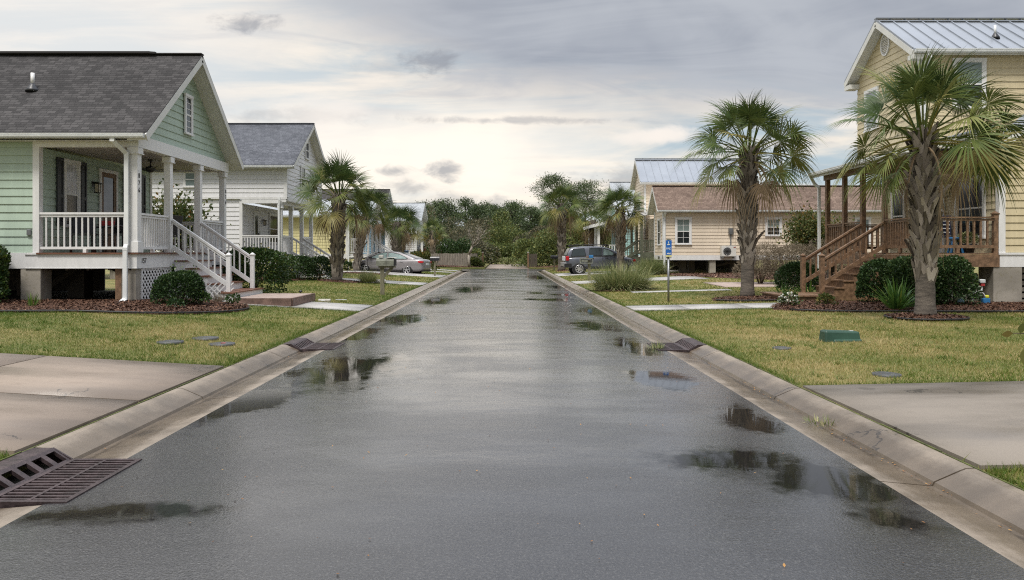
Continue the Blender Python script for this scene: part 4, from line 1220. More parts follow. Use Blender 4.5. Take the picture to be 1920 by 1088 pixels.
# ------------------------------------------------------------------ white two storey house
def white_house():
    h = thing('white_house', 'white two storey house with blue-grey shingles and a corner porch', 'house', (-12, 36.4, .37))
    XP, XW, XU = -10.0, -11.7, -9.7; Y0, Y1 = 33.25, 39.2; ZF, ZC = 1.39, 3.75
    ye0, yr, ye1, ze, zr = 32.95, 36.5, 40.05, 5.45, 7.85; sl = (zr - ze) / (yr - ye0)
    w = MB()
    siding(w, 'y', Y0, -1, -22, XU - .12, 4.03, ze - .05, exp=.2)
    siding(w, 'y', Y0 + .06, -1, -22, XW - .1, ZF, 3.95, exp=.2)
    siding(w, 'x', XW, 1, Y0 + .1, Y1, ZF, ZC, exp=.2)
    siding(w, 'x', XU, 1, Y0, Y1 + .3, 4.03, zr - .1, exp=.2, lo=lambda z: max(Y0, ye0 + (z - ze) / sl + .12), hi=lambda z: min(Y1 + .4, ye1 - (z - ze) / sl - .12))
    w.build('wall', M['white_siding'], h)
    t = MB(); t.box(XU - .13, XU + .02, Y0 - .025, Y0 + .1, 4.0, ze - .05); t.box(XW - .12, XW + .02, Y0 + .02, Y0 + .12, ZF, 3.9); t.box(-22, XU + .02, Y0 - .03, Y0 + .06, 3.94, 4.03); t.box(XU - .02, XU + .03, Y0 + .06, Y1 + .3, 3.9, 4.03); t.build('corner_trim', M['white'], h)
    gable_roof(h, -23, -9.3, ye0, yr, ye1, ze, zr, 'shingle_blue', under=.15)
    gutter(h, (-23, ye0, ze - .1), (-9.33, ye0, ze - .1), (0, -1, 0))
    part(h, 'ceiling', 'soffit', (XW, XU, Y0, Y1, ZC + .1, ZC + .14))
    b = MB(); b.box(XP - .08, XP + .1, Y0 - .02, Y1, ZC - .05, ZC + .18); b.box(XW, XP - .08, Y0 - .02, Y0 + .1, ZC, ZC + .18); b.box(XP + .1, XU - .03, Y0 - .02, Y0 + .1, ZC + .05, ZC + .18); b.box(XW, XP - .08, Y1 - .1, Y1, ZC, ZC + .18); b.build('beam', M['white'], h)
    part(h, 'porch_floor', 'wood_grey', (XW, XP + .12, Y0 - .05, Y1, ZF - .04, ZF))
    part(h, 'deck_skirt', 'white', (-22, XP + .08, Y0 - .04, Y0 + .02, ZF - .36, ZF - .042), (XP + .03, XP + .08, Y0 + .02, Y1, ZF - .36, ZF - .042))
    for y in (33.33, 34.95, 36.8, 38.6): post(h, XP, y, ZF, ZC - .05, .17)
    railing(h, (XW, Y0 + .05, ZF), (XP - .1, Y0 + .05, ZF)); railing(h, (XP, 33.42, ZF), (XP, 34.87, ZF)); railing(h, (XP, 36.9, ZF), (XP, 38.52, ZF))
    stairs(h, XP + .12, 1, 35.0, 36.7, ZF, .36, 6, .27)
    for y in (34.98, 36.74):
        newel(h, -8.33, y, .33, 1.35); railing(h, (XP + .08, y, ZF), (-8.38, y, .42), h=.86, base=.16, sp=.16, low=.1)
    for x, y in ((-11.6, 33.4), (-10.0, 33.35), (-10, 36), (-10, 38.8), (-14.5, 33.4), (-17.5, 33.4)): part(h, 'pier', 'pier' if y < 33.38 else 'wood_grey', (x - .16, x + .16, y, y + .3, .2, ZF - .3))
    part(h, 'crawl_slats', 'white', *[(-9.96, -9.93, 33.7 + k * .0, 35.0, .35 + k * .11, .43 + k * .11) for k in range(6)])
    window(h, 'x', XW, 1, 37.0, 38.4, 2.0, 3.5, cols=1); door(h, 'x', XW, 1, 34.7, 35.5, ZF, 3.5, leaf='white'); wall_lamp(h, 'x', XW, 1, 36.0, 3.0)
    window(h, 'y', Y0 + .06, -1, -14.15, -13.6, 2.0, 3.4, cols=1); window(h, 'y', Y0, -1, -14.3, -13.5, 4.45, 5.2, cols=1, pane='pane_blind')
    window(h, 'x', XU, 1, 35.4, 36.2, 4.5, 5.7, cols=1); window(h, 'x', XU, 1, 37.2, 38.0, 4.5, 5.7, cols=1)
    window(h, 'x', XU, 1, 36.2, 36.9, 6.1, 7.0, cols=1, pane='shutter')
    downspout(h, [(XP + .02, Y0 - .12, 4.0), (XP + .02, Y0 - .12, 3.9), (XP - .02, Y0 - .1, 3.7), (XP - .02, Y0 - .1, .5)], 'gutter')
    return h


white_house()


# ------------------------------------------------------------------ pale yellow house with white porch steps
def pale_yellow_house():
    h = thing('yellow_house', 'pale yellow one storey house behind the leaning palm, grey roof', 'house', (-13, 52.5, .37))
    w = MB(); siding(w, 'y', 50, -1, -19, -10.62, 1.45, 3.95, exp=.2); siding(w, 'x', -10.6, 1, 50.1, 55, 1.45, 3.9, exp=.2); w.build('wall', M['pale_yellow_siding'], h)
    part(h, 'corner_trim', 'white', (-10.64, -10.5, 49.96, 50.08, 1.4, 3.95))
    gable_roof(h, -20, -8.9, 49.6, 52.6, 55.6, 4.05, 5.25, 'shingle_grey'); gutter(h, (-20, 49.6, 3.95), (-8.95, 49.6, 3.95), (0, -1, 0))
    part(h, 'skirt', 'white', (-19, -10.5, 49.95, 50, 1.1, 1.44)); part(h, 'foundation', 'pale_yellow_siding', (-19, -9.3, 50.05, 55, .2, 1.1))
    part(h, 'porch_floor', 'white', (-10.5, -9.1, 49.98, 55, 1.3, 1.45)); part(h, 'beam', 'white', (-10.5, -9.05, 50.0, 50.12, 3.6, 3.85), (-9.2, -9.05, 50.12, 55, 3.6, 3.85))
    for y in (50.1, 51.6, 53.3, 54.9): post(h, -9.15, y, 1.45, 3.6, .15)
    railing(h, (-10.5, 50.06, 1.45), (-9.2, 50.06, 1.45), h=1.0)
    stairs(h, -9.1, 1, 51.6, 53.2, 1.45, .33, 6, .27, 'white', 'white')
    for y in (51.6, 53.2):
        railing(h, (-9.1, y, 1.45), (-7.6, y, .5), h=.9, base=.12, sp=.16, low=.1); newel(h, -7.55, y, .3, 1.42)
    door(h, 'x', -10.6, 1, 52, 52.9, 1.45, 3.5, leaf='wood'); window(h, 'x', -10.6, 1, 53.4, 54.4, 2.0, 3.4); wall_lamp(h, 'x', -10.6, 1, 51.5, 3.0)
    downspout(h, [(-10.42, 49.85, 3.9), (-10.42, 49.85, 3.6), (-10.42, 49.85, .35)], 'gutter', w=.1)


pale_yellow_house()


def small_house(name, label, x_wall, x_far, y0, y1, zf, ze, zr, xr, siding_m, roof_m, ribs=0, over=.4, base=.3):
    """a street gable house; x_wall is the street side, x_far the other end"""
    sg = 1 if x_wall > x_far else -1
    h = thing(name, label, 'house', ((x_wall + x_far) / 2, (y0 + y1) / 2, .3))
    ym = (y0 + y1) / 2; sl = (zr - ze) / (ym - y0 + over); a, b = sorted((x_wall, x_far)); w = MB()
    siding(w, 'y', y0, -1, a, b, zf, ze - .05, exp=.22)
    siding(w, 'x', x_wall, sg, y0, y1, zf, zr - .15, exp=.22, lo=lambda z: max(y0, y0 - over + (z - ze) / sl + .12), hi=lambda z: min(y1, y1 + over - (z - ze) / sl - .12))
    w.build('wall', M[siding_m], h)
    x0, x1 = sorted((xr, x_far - sg * .4)); gable_roof(h, x0, x1, y0 - over, ym, y1 + over, ze, zr, roof_m, ribs=ribs)
    gutter(h, (x0, y0 - over, ze - .1), (x1, y0 - over, ze - .1), (0, -1, 0))
    lo, hi = sorted((x_wall, x_wall - sg * .12)); part(h, 'corner_trim', 'white', (lo, hi + .02, y0 - .03, y0 + .1, zf, ze - .05))
    part(h, 'skirt', 'white', (a, b, y0 - .03, y0 + .02, zf - .3, zf - .004))
    part(h, 'foundation', 'wood_dark', (a + .2, b - .2, y0 + .15, y1, base - .1, zf - .3))
    return h


h4 = small_house('blue_house', 'slate blue house with white porch posts behind the palms', -11.3, -20, 64, 70.5, 1.4, 4.9, 7.2, -10.3, 'blue_siding', 'shingle_dark')
for y in (64.1, 66, 68): post(h4, -9.9, y, 1.3, 3.9, .18)
part(h4, 'porch_floor', 'white', (-11.3, -9.8, 64, 70, 1.1, 1.3)); part(h4, 'porch_roof', 'white', (-11.3, -9.6, 63.9, 70.2, 3.9, 4.15)); window(h4, 'x', -11.3, 1, 65.2, 67.5, 1.9, 3.4)
h5 = small_house('grey_house', 'far pale house with grey-blue roof behind the white picket fence', -9.9, -18, 84, 91, 1.4, 5.1, 7.3, -9.3, 'white_siding', 'shingle_grey')
for y in (84.1, 86, 88): post(h5, -9.3, y, 1.2, 3.0, .25)
part(h5, 'porch_roof', 'shingle_grey', (-9.9, -9.0, 83.8, 90, 3.0, 3.15))

sh = thing('brick_shed', 'low red brick building with a white metal gable roof behind the board fence', 'shed', (-8, 87, .2))
part(sh, 'wall', 'brick', (-9.2, -6.7, 85, 89, .0, 2.0))
b = MB(); b.slab((-6.3, 84.6, 1.98), (-6.3, 89.4, 1.98), (-8.0, 89.4, 3.05), (-8.0, 84.6, 3.05), .12); b.slab((-9.7, 89.4, 1.98), (-9.7, 84.6, 1.98), (-8.0, 84.6, 3.05), (-8.0, 89.4, 3.05), .12); b.build('roof', M['gutter'], sh)
b = MB(); b.face([(-9.2, 84.98, 2.0), (-6.7, 84.98, 2.0), (-8, 84.98, 2.85)]); b.build('gable', M['gutter'], sh)


# ------------------------------------------------------------------ right: yellow house with wooden deck
def deck_house():
    h = thing('deck_house', 'yellow two storey house with metal roof and brown wooden deck', 'house', (15, 22.5, .2))
    XP, XW, XU = 10.8, 12.92, 12.2; YA, YB = 19.5, 25.2; ZF = 1.56
    w = MB()
    siding(w, 'y', YA, -1, XW + .12, 24, ZF + .02, 7.6, exp=.195, lo=lambda z: XW + .12 if z < 4.45 else 13.15 + (z - 4.45) / .84)
    siding(w, 'x', XW, -1, YA + .1, YB, ZF, 4.7, exp=.195)
    yl, yr, yh, ze, zr = 21.7, 23.87, 26.04, 7.51, 9.0; sl = (zr - ze) / (yr - yl)
    siding(w, 'y', yl + .25, -1, XU + .1, 24, 4.4, ze - .05, exp=.2)
    siding(w, 'x', XU, -1, yl + .25, yh - .25, 4.4, zr - .1, exp=.2, lo=lambda z: max(yl + .25, yl + (z - ze) / sl + .12), hi=lambda z: min(yh - .25, yh - (z - ze) / sl - .12))
    w.build('wall', M['yellow_siding'], h)
    part(h, 'corner_trim', 'white', (XW - .03, XW + .14, YA - .035, YA + .1, ZF - .01, 4.5)); part(h, 'corner_trim', 'white', (XU - .03, XU + .12, yl + .215, yl + .34, 4.4, ze - .05))
    gable_roof(h, 11.85, 25, yl, yr, yh, ze, zr, 'metal_roof', ribs=.46, under=.15)
    gutter(h, (11.9, yl, ze - .09), (25, yl, ze - .09), (0, -1, 0))
    part(h, 'eave_return', 'soffit', (11.85, 12.2, yl - .02, yl + .25, ze - .3, ze - .17)); part(h, 'eave_return', 'soffit', (11.85, 12.2, yh - .4, yh, ze - .32, ze - .17))
    downspout(h, [(12.32, yl - .06, ze - .12), (12.32, yl - .06, ze - .25), (12.28, yl + .17, ze - .55), (12.28, yl + .17, 4.7)], 'gutter', w=.1)
    vm = MB(); vy, vz = 23.87, 8.22      # oval gable vent
    for k in range(20):
        a, bb = 2 * math.pi * k / 20, 2 * math.pi * (k + 1) / 20
        P = lambda t, s: (XU - .03, vy + .25 * s * math.cos(t), vz + .34 * s * math.sin(t))
        vm.bar(P(a, 1), P(bb, 1), .05, .055, up=(1, 0, 0))
    for k in range(-5, 6):
        z = vz + k * .055; hw = .23 * math.sqrt(max(0, 1 - (k * .055 / .34) ** 2)); vm.bar((XU - .025, vy - hw, z), (XU - .025, vy + hw, z), .03, .022, up=(.6, 0, 1))
    vm.build('gable_vent', M['white'], h)
    # lower wing roof, ridge along the street direction
    b = MB(); b.slab((13.02, 19.7, 4.66), (13.02, 19.12, 4.66), (16.9, 19.12, 7.92), (16.9, 19.7, 7.92), .05); b.slab((20.8, 19.12, 4.66), (20.8, 19.7, 4.66), (16.9, 19.7, 7.92), (16.9, 19.12, 7.92), .05); b.box(12.6, 24, 19.72, 21.93, 4.5, 4.56)
    r = b.build('wing_roof', M['metal_roof'], h)
    b = MB(); b.slab((13.05, 19.68, 4.605), (13.05, 19.15, 4.605), (16.9, 19.15, 7.86), (16.9, 19.68, 7.86), .2); b.box(12.62, 13.05, 19.13, 19.47, 4.38, 4.63); b.build('fascia', M['white'], r)
    part(h, 'end_fascia', 'soffit', (10.55, 12.6, 19.2, 19.3, 4.262, 4.28), (11.3, 12.6, 19.22, 19.3, 4.285, 4.5))
    # porch roof
    b = MB(); b.slab((10.42, 25.4, 4.28), (10.42, 19.15, 4.28), (12.55, 19.15, 4.86), (12.55, 25.4, 4.86), .04); pr = b.build('porch_roof', M['metal_roof'], h)
    b = MB(); b.slab((10.45, 25.37, 4.235), (10.45, 19.18, 4.235), (12.55, 19.18, 4.815), (12.55, 25.37, 4.815), .15); b.build('fascia', M['soffit'], pr)
    gutter(h, (10.42, 19.2, 4.2), (10.42, 25.4, 4.2), (-1, 0, 0))
    downspout(h, [(10.36, 25.3, 4.15), (10.5, 25.3, 3.9), (10.62, 25.2, 3.75), (10.62, 25.2, .3)], 'gutter', w=.09)
    b = MB(); b.box(XP - .08, XP + .08, YA, 25.1, 3.98, 4.2); b.box(XP + .08, XW, YA, YA + .14, 3.98, 4.24); b.build('beam', M['wood'], h)
    part(h, 'ceiling', 'wood', (XP + .08, XW, YA + .14, YB, 4.2, 4.23))
    b = MB()
    x = XP
    while x < XW - .03: b.box(x, min(x + .135, XW), YA - .03, 25.1, ZF - .035, ZF); x += .14
    b.build('deck_floor', M['wood'], h)
    b = MB(); b.box(XP - .04, XW - .02, YA - .05, YA, 1.2, ZF - .037); b.box(XP - .05, XP, YA, 25.1, 1.2, ZF - .037); b.build('deck_skirt', M['wood'], h)
    part(h, 'skirt', 'white', (XW - .04, 24, YA - .035, YA + .02, 1.2, ZF - .02), (XW - .04, 24, YA - .06, YA - .035, ZF - .04, ZF + .015))
    part(h, 'floor_joists', 'wood_dark', (XP, XW, YA + .1, 25, 1.22, 1.45))
    for y in (19.57, 21.2, 22.5, 23.7, 24.95): post(h, XP, y, ZF, 3.98, .13, 'wood', cap=False)
    post(h, XW - .09, 19.53, 1.25, ZF + .96, .11, 'wood', cap=False); newel(h, XW - .09, 19.53, ZF + .9, ZF + 1.02, .12, 'wood')
    railing(h, (XP + .07, 19.5, ZF), (XW - .14, 19.5, ZF), 'wood', h=.93, base=.17, sp=.165, bal=.045, rw=.12, rh=.04, low=.08)
    railing(h, (XP, 19.65, ZF), (XP, 21.12, ZF), 'wood', h=.93, base=.17, sp=.13, bal=.045, rw=.12, rh=.04, low=.08)
    railing(h, (XP, 22.58, ZF), (XP, 23.62, ZF), 'wood', h=.93, base=.17, sp=.13, bal=.045, rw=.12, rh=.04, low=.08)
    railing(h, (XP, 23.78, ZF), (XP, 24.87, ZF), 'wood', h=.93, base=.17, sp=.13, bal=.045, rw=.12, rh=.04, low=.08)
    railing(h, (XP, 25.0, ZF), (XW, 25.0, ZF), 'wood', h=.93, base=.17, sp=.15, bal=.045, rw=.12, rh=.04, low=.08)
    stairs(h, XP - .05, -1, 21.22, 22.48, ZF, .19, 7, .275, 'wood', 'wood')
    for y, x in ((21.18, 9.0), (22.52, 9.0)):
        newel(h, x, y, .15, 1.47, .12, 'wood'); railing(h, (XP - .03, y, ZF), (x + .05, y, .5), 'wood', h=.88, base=.2, sp=.16, bal=.045, rw=.11, rh=.045, low=.11)
    part(h, 'bottom_step', 'wood', (7.85, 9.25, 20.95, 22.75, .1, .335)); part(h, 'bottom_tread', 'wood', (7.8, 9.28, 20.9, 22.8, .337, .375))
    b = MB(); b.box(12.75, 13.5, 19.47, 20.1, .05, 1.2); b.build('pier', M['pier'], h, bevel=.015)
    for x, y in ((10.9, 19.6), (10.9, 22), (10.9, 24.8), (12.5, 24.8), (16, 19.6)): part(h, 'pier', 'wood_dark', (x - .1, x + .1, y, y + .2, .05, 1.22))
    b = MB()
    for k in range(8): b.box(10.95 + k * .225, 11.1 + k * .225, 19.98, 20.02, .12, 1.0)
    b.build('underdeck_boards', M['wood_grey'], h)
    part(h, 'underdeck_shade', 'shade_black', (XP + .1, XW, 21.3, 21.35, .05, 1.2))  # black sheet in place of the darkness below the deck
    b = MB()
    for k in range(6): b.box(13.52, 24, 19.75, 19.78, .22 + k * .165, .33 + k * .165)
    b.build('vent_slats', M['wood_grey'], h); part(h, 'crawl_shade', 'shade_black', (13.5, 24, 20.2, 20.25, .05, 1.2))  # the sheet behind the slats paints the crawl space shade black
    window(h, 'x', XW, -1, 20.0, 21.35, 1.95, 3.68, cols=2, trim=.1); window(h, 'x', XW, -1, 24.0, 24.85, 1.95, 3.6, cols=1, trim=.1)
    door(h, 'x', XW, -1, 21.85, 22.75, ZF, 3.66, leaf='white'); wall_lamp(h, 'x', XW, -1, 21.6, 3.32)
    window(h, 'y', yl + .25, -1, 13.15, 14.13, 5.79, 7.28, cols=1, trim=.1, pane='pane_blind', lower='pane')
    window(h, 'x', XU, -1, 24.3, 25.2, 5.6, 7.0, cols=1, trim=.1, pane='pane_blind')
    rv = MB(); zv = 7.51 + .75 * sl; rv.lathe((14.75, 22.45, zv - .03), [(.13, 0), (.12, .05), (.06, .14), (.05, .17)], 14); bo = rv.build('vent_boot', M['shutter'], h)
    rv = MB(); rv.lathe((14.75, 22.45, zv + .1), [(.035, 0), (.035, .28), (.03, .28)], 10); rv.build('vent_pipe', M['gutter'], bo)
    return h


deck_house()
dc = porch_chair('porch_chair', 'chair draped with a navy striped towel on the brown deck', (11.9, 20.35, 1.565), R(150), ('black', 'navy'))
dc['group'] = 'deck furniture'
tw = MB()
for k in range(5): tw.bar((-.2, .3 + k * .012 - .01, .55 + k * .1), (.2, .3 + k * .012 - .01, .57 + k * .1), .012, .022)
tw.build('towel_stripe', M['plate'], dc, local=True)
st = thing('plastic_stool', 'blue plastic stool on the brown deck behind the palm trunk', 'stool', (12.05, 19.95, 1.565))
b = MB(); b.lathe((12.05, 19.95, 1.565), [(.12, .34), (.17, .36), (.17, .4), (.15, .42)], 16); b.build('seat', M['blue'], st)
for k in range(4):
    a = k * math.pi / 2 + .5; b = MB(); b.bar((12.05 + .2 * math.cos(a), 19.95 + .2 * math.sin(a), 1.565), (12.05 + .12 * math.cos(a), 19.95 + .12 * math.sin(a), 1.91), .04, .04); b.build('leg', M['blue'], st)


# ------------------------------------------------------------------ beige house with brown shingles
def beige_house():
    h = thing('beige_house', 'long beige house on piers with brown shingle roof', 'house', (15, 43, .37))
    X0, Y0 = 8.8, 41.4; ZW = 1.4; yl, yr, yh, ze, zr = 41.1, 42.6, 44.1, 3.92, 5.35; sl = (zr - ze) / (yr - yl)
    w = MB(); siding(w, 'y', Y0, -1, X0 + .1, 25, ZW, 3.75, exp=.185)
    siding(w, 'x', X0, -1, Y0, 43.8, ZW, zr - .1, exp=.185, lo=lambda z: max(Y0, yl + (z - ze) / sl + .1), hi=lambda z: min(43.8, yh - (z - ze) / sl - .1)); w.build('wall', M['beige_siding'], h)
    part(h, 'corner_trim', 'white', (X0 - .03, X0 + .13, Y0 - .035, Y0 + .1, ZW - .2, 3.75)); part(h, 'corner_trim', 'white', (X0 - .03, X0 + .03, 43.6, 43.85, ZW, 3.9))
    gable_roof(h, 8.42, 26, yl, yr, yh, ze, zr, 'shingle_brown', under=.13)
    gutter(h, (8.45, yl, ze - .09), (26, yl, ze - .09), (0, -1, 0))
    part(h, 'skirt', 'white', (X0 - .03, 25, Y0 - .03, Y0 + .02, 1.13, ZW - .004), (X0 - .03, X0 + .02, Y0 + .02, 43.8, 1.13, ZW - .004)); part(h, 'floor', 'wood_dark', (X0, 25, Y0 + .02, 44, 1.15, 1.35))
    part(h, 'number_plate', 'black', (X0 - .05, X0 - .034, 42.2, 42.65, 1.2, 1.33))
    downspout(h, [(X0 + .05, yl + .0, 3.8), (X0 + .05, yl, 3.72), (X0 + .04, Y0 - .08, 3.5), (X0 + .04, Y0 - .08, .45)], 'gutter', w=.1)
    window(h, 'y', Y0, -1, 9.44, 10.36, 1.98, 3.50, trim=.11, cols=2, rows=2, pane='pane_blind', lower='pane'); window(h, 'y', Y0, -1, 14.45, 15.35, 2.45, 3.50, trim=.11, cols=2, rows=2, pane='pane_blind', lower='pane')
    window(h, 'y', Y0, -1, 19.4, 20.3, 2.0, 3.50, trim=.11, cols=2, rows=2, pane='pane_blind', lower='pane')
    window(h, 'x', X0, -1, 41.95, 42.75, 1.95, 3.45, trim=.08, cols=1)
    for x, y, m in ((9.0, 41.5, 'wood_dark'), (10.05, 42, 'wood_dark'), (10.6, 42.3, 'wood_dark'), (11.55, 41.45, 'pier'), (12.9, 42.2, 'wood_dark'), (13.5, 42.2, 'wood_dark'), (14.6, 41.45, 'pier'), (17, 41.5, 'pier'), (20, 41.5, 'pier'), (9.2, 43.4, 'wood_dark'), (12, 43.5, 'wood_dark')): part(h, 'pier', m, (x - .17, x + .17, y, y + .3, .2, 1.15))
    for p_, q_, w_ in (((9.2, 42, 1.15), (10.4, 42.1, .45), .06), ((9.1, 42, .5), (9.9, 42.1, 1.1), .06), ((12.0, 42.4, .8), (13.5, 42.3, 1.15), .3), ((12.9, 42.2, .5), (13.6, 42.2, .95), .1)): b = MB(); b.bar(p_, q_, w_, .12); b.build('brace', M['wood_dark'], h)
    # small olive deck at the street end
    part(h, 'porch_floor', 'olive', (9.05, 10.3, 49.35, 53.5, 1.42, 1.56)); part(h, 'porch_skirt', 'olive', (9.05, 10.3, 49.3, 49.35, 1.05, 1.42))
    railing(h, (9.1, 49.38, 1.56), (10.3, 49.38, 1.56), 'olive', h=.8, base=.1, sp=.1, bal=.06); railing(h, (9.07, 49.45, 1.56), (9.07, 50.3, 1.56), 'olive', h=.8, base=.1, sp=.12, bal=.05)
    for y in (49.42, 51.3, 53.3): post(h, 9.07, y, .3, 3.85, .16, 'olive', cap=False)
    part(h, 'porch_beam', 'olive', (8.97, 9.17, 49.3, 53.4, 3.85, 4.03))
    b = MB(); b.slab((8.6, 53.7, 4.08), (8.6, 49.0, 4.08), (10.4, 49.0, 4.45), (10.4, 53.7, 4.45), .22); b.build('porch_roof', M['white'], h)
    stairs(h, 9.03, -1, 50.35, 51.2, 1.56, .22, 7, .25, 'olive', 'olive')
    for y in (50.3, 51.25):
        railing(h, (9.05, y, 1.56), (7.5, y, .45), 'olive', h=.8, base=.1, sp=.15, bal=.045, low=.1); newel(h, 7.5, y, .15, 1.27, .1, 'olive')
    part(h, 'rear_wall', 'beige_siding', (10.32, 20, 43.85, 53.6, 1.4, 3.9))
    part(h, 'trellis', 'paver', *[(9.5 + k * .14, 9.53 + k * .14, 53.3, 53.33, 1.6, 3.2) for k in range(5)], *[(9.45, 10.15, 53.28, 53.3, 1.8 + k * .35, 1.83 + k * .35) for k in range(4)])
    # meter box on the wall
    part(h, 'meter_box', 'galv', (12.4, 12.66, Y0 - .12, Y0 - .02, 2.55, 2.9)); part(h, 'conduit', 'galv', (12.5, 12.56, Y0 - .07, Y0 - .02, 1.5, 2.548))
    return h


beige_house()
ac = thing('air_conditioner', 'grey-white outdoor air conditioning unit hung on the beige wall', 'air conditioner', (12.3, 41.15, 1.3))
part(ac, 'casing', 'cream', (11.92, 12.72, 40.98, 41.32, 1.33, 1.92), bevel=.02)
b = MB(); b.lathe((12.22, 40.972, 1.62), [(.22, .006), (.22, -.006), (.205, -.006)], 24, 'y'); fo = b.build('fan_opening', M['galv'], ac)
b = MB()
for k in range(6):
    a = k * math.pi / 6; b.bar((12.22 - .2 * math.cos(a), 40.955, 1.62 - .2 * math.sin(a)), (12.22 + .2 * math.cos(a), 40.955, 1.62 + .2 * math.sin(a)), .012, .012)
b.build('fan_grille', M['trim'], fo)
part(ac, 'bracket', 'galv', (12.0, 12.04, 40.98, 41.36, 1.24, 1.33), (12.6, 12.64, 40.98, 41.36, 1.24, 1.33)); part(ac, 'badge', 'red', (12.57, 12.68, 40.972, 40.979, 1.82, 1.86))

h3 = small_house('metal_roof_house', 'tall cream house with pale metal roof behind the brown roof', 10.05, 17.6, 53.8, 57.6, 1.5, 6.6, 8.5, 9.72, 'beige_siding', 'metal_roof', ribs=.55, over=.35)
window(h3, 'x', 10.05, -1, 55.0, 56.0, 4.6, 6.0, cols=1)
ht = small_house('teal_house', 'pale teal house with a grey roof and white porch behind the parked SUV', 9.85, 20, 62, 69, 1.3, 4.6, 7.7, 9.2, 'teal_siding', 'shingle_grey')
part(ht, 'porch_floor', 'white', (7.7, 9.85, 62.2, 69, 1.05, 1.3))
b = MB(); b.slab((7.3, 69.3, 3.85), (7.3, 61.8, 3.85), (9.85, 61.8, 4.5), (9.85, 69.3, 4.5), .25); b.build('porch_roof', M['white'], ht)
for y in (62.3, 64.4, 66.6, 68.8): post(ht, 7.85, y, 1.3, 3.75, .2)
railing(ht, (7.9, 62.25, 1.3), (9.8, 62.25, 1.3), h=.85, base=.1, sp=.2, bal=.07); railing(ht, (7.85, 62.4, 1.3), (7.85, 66.6, 1.3), h=.85, base=.1, sp=.25, bal=.07)
# ------------------------------------------------------------------ plants
def unit(v): return v / (np.linalg.norm(v, axis=-1, keepdims=True) + 1e-9)


def leaf_quads(P, N, size, rng, aspect=0.45, spread=0.8, up=0.15):
    n = len(P); d = unit(N * 0.6 + rng.normal(0, spread * .6, (n, 3)) + np.array([0, 0, up]))
    s = unit(np.cross(d, rng.normal(0, 1, (n, 3)))); nn = np.cross(s, d)
    L = size * rng.uniform(0.45, 1.5, n)[:, None]; w = L * aspect * 0.5; mid = P + d * L * 0.5 - nn * L * 0.06
    V = np.stack([P, mid + s * w, P + d * L, mid - s * w], 1).reshape(-1, 3)
    return V, np.arange(4 * n).reshape(-1, 4)


def lumpy(D, rng, k=9, amp=0.16):
    e = np.zeros(len(D)); C = unit(rng.normal(0, 1, (k, 3)))
    for c in C: e += rng.uniform(0.4, 1) * np.exp(-np.sum((D - c) ** 2, 1) * 5.0)
    return 1 + amp * 1.6 * (e - e.mean())


def shrub(name, label, cat, loc, rad, n, leaf, mat, group=None, amp=0.16, seed=None, aspect=0.5, inner=0.55, tint=(2.0, 2.4), flat=0.0, stems=5, spikes=0, boxy=2.0):
    if leaf < .12 and not spikes and n > 1500: spikes = n // 450
    if leaf < .12: leaf *= 1.3; n = int(n * 1.35); aspect = aspect if aspect < .3 else max(aspect, .62)
    rng = np.random.default_rng(seed if seed is not None else int(abs(loc[0] * 131 + loc[1] * 17)) + 3)
    t = thing(name, label, cat, loc, group)
    D = unit(rng.normal(0, 1, (n, 3)) * np.array([1, 1, .9])); fl = (D[:, 2] < -0.6) & (rng.uniform(0, 1, n) < .8); D[:, 2] = np.where(fl, -D[:, 2], D[:, 2])
    r = lumpy(D, rng, 11, amp) * (1 - (1 - inner) * rng.uniform(0, 1, n) ** 2.6)
    if boxy != 2.0:
        r = r / (np.sum(np.abs(D) ** boxy, 1) ** (1 / boxy)) * 1.0
    R3 = np.array(rad)
    P = D * r[:, None] * R3 + np.array([0, 0, rad[2] * 0.95])
    lowr = np.clip((0.9 - P[:, 2] / rad[2]) / 0.9, 0, 1); k_ = 1 + .42 * lowr ** 1.5
    P[:, 0] *= k_; P[:, 1] *= k_; P[:, 2] = np.where(P[:, 2] < .35 * rad[2], P[:, 2] - .3 * rad[2] * rng.uniform(0, 1, n), P[:, 2])
    P[:, 2] = np.where(P[:, 2] < .02, rng.uniform(0.0, .3 * rad[2], n), P[:, 2])
    V, Fc = leaf_quads(P, D, leaf, rng, aspect)
    T = np.repeat(rng.beta(*tint, n), 4)
    if spikes:
        a = rng.uniform(0, 6.28, spikes); rr = np.sqrt(rng.uniform(0, .7, spikes)); K = []
        for j in range(spikes):
            b = np.array([math.cos(a[j]) * rr[j] * rad[0], math.sin(a[j]) * rr[j] * rad[1], rad[2] * (1.7 * math.sqrt(1 - rr[j] ** 2 * .8))])
            for q in range(9): K.append(b + np.array([rng.normal(0, .02), rng.normal(0, .02), q * .035 * rng.uniform(.8, 1.3)]))
        K = np.array(K); V2, F2 = leaf_quads(K, np.tile([0, 0, 1.0], (len(K), 1)), leaf, rng, aspect, 1.2)
        V = np.concatenate([V, V2]); Fc = np.arange(len(V)).reshape(-1, 4); T = np.concatenate([T, np.repeat(rng.uniform(.5, 1, len(K)), 4)])
    np_mesh('foliage', V + np.array(loc), Fc, M[mat], t, T)
    b = MB()
    for k in range(stems):
        a = k * 2.4 + rng.uniform(0, 1); e = Vector((math.cos(a) * rad[0] * .55, math.sin(a) * rad[1] * .55, rad[2] * 1.3)); l = Vector(loc)
        b.tube([l + Vector((e.x * .08, e.y * .08, -.03)), l + e * .5 + Vector((0, 0, .05)), l + e], [.022, .014, .006], 5)
    b.build('stems', M['stem'], t)
    return t


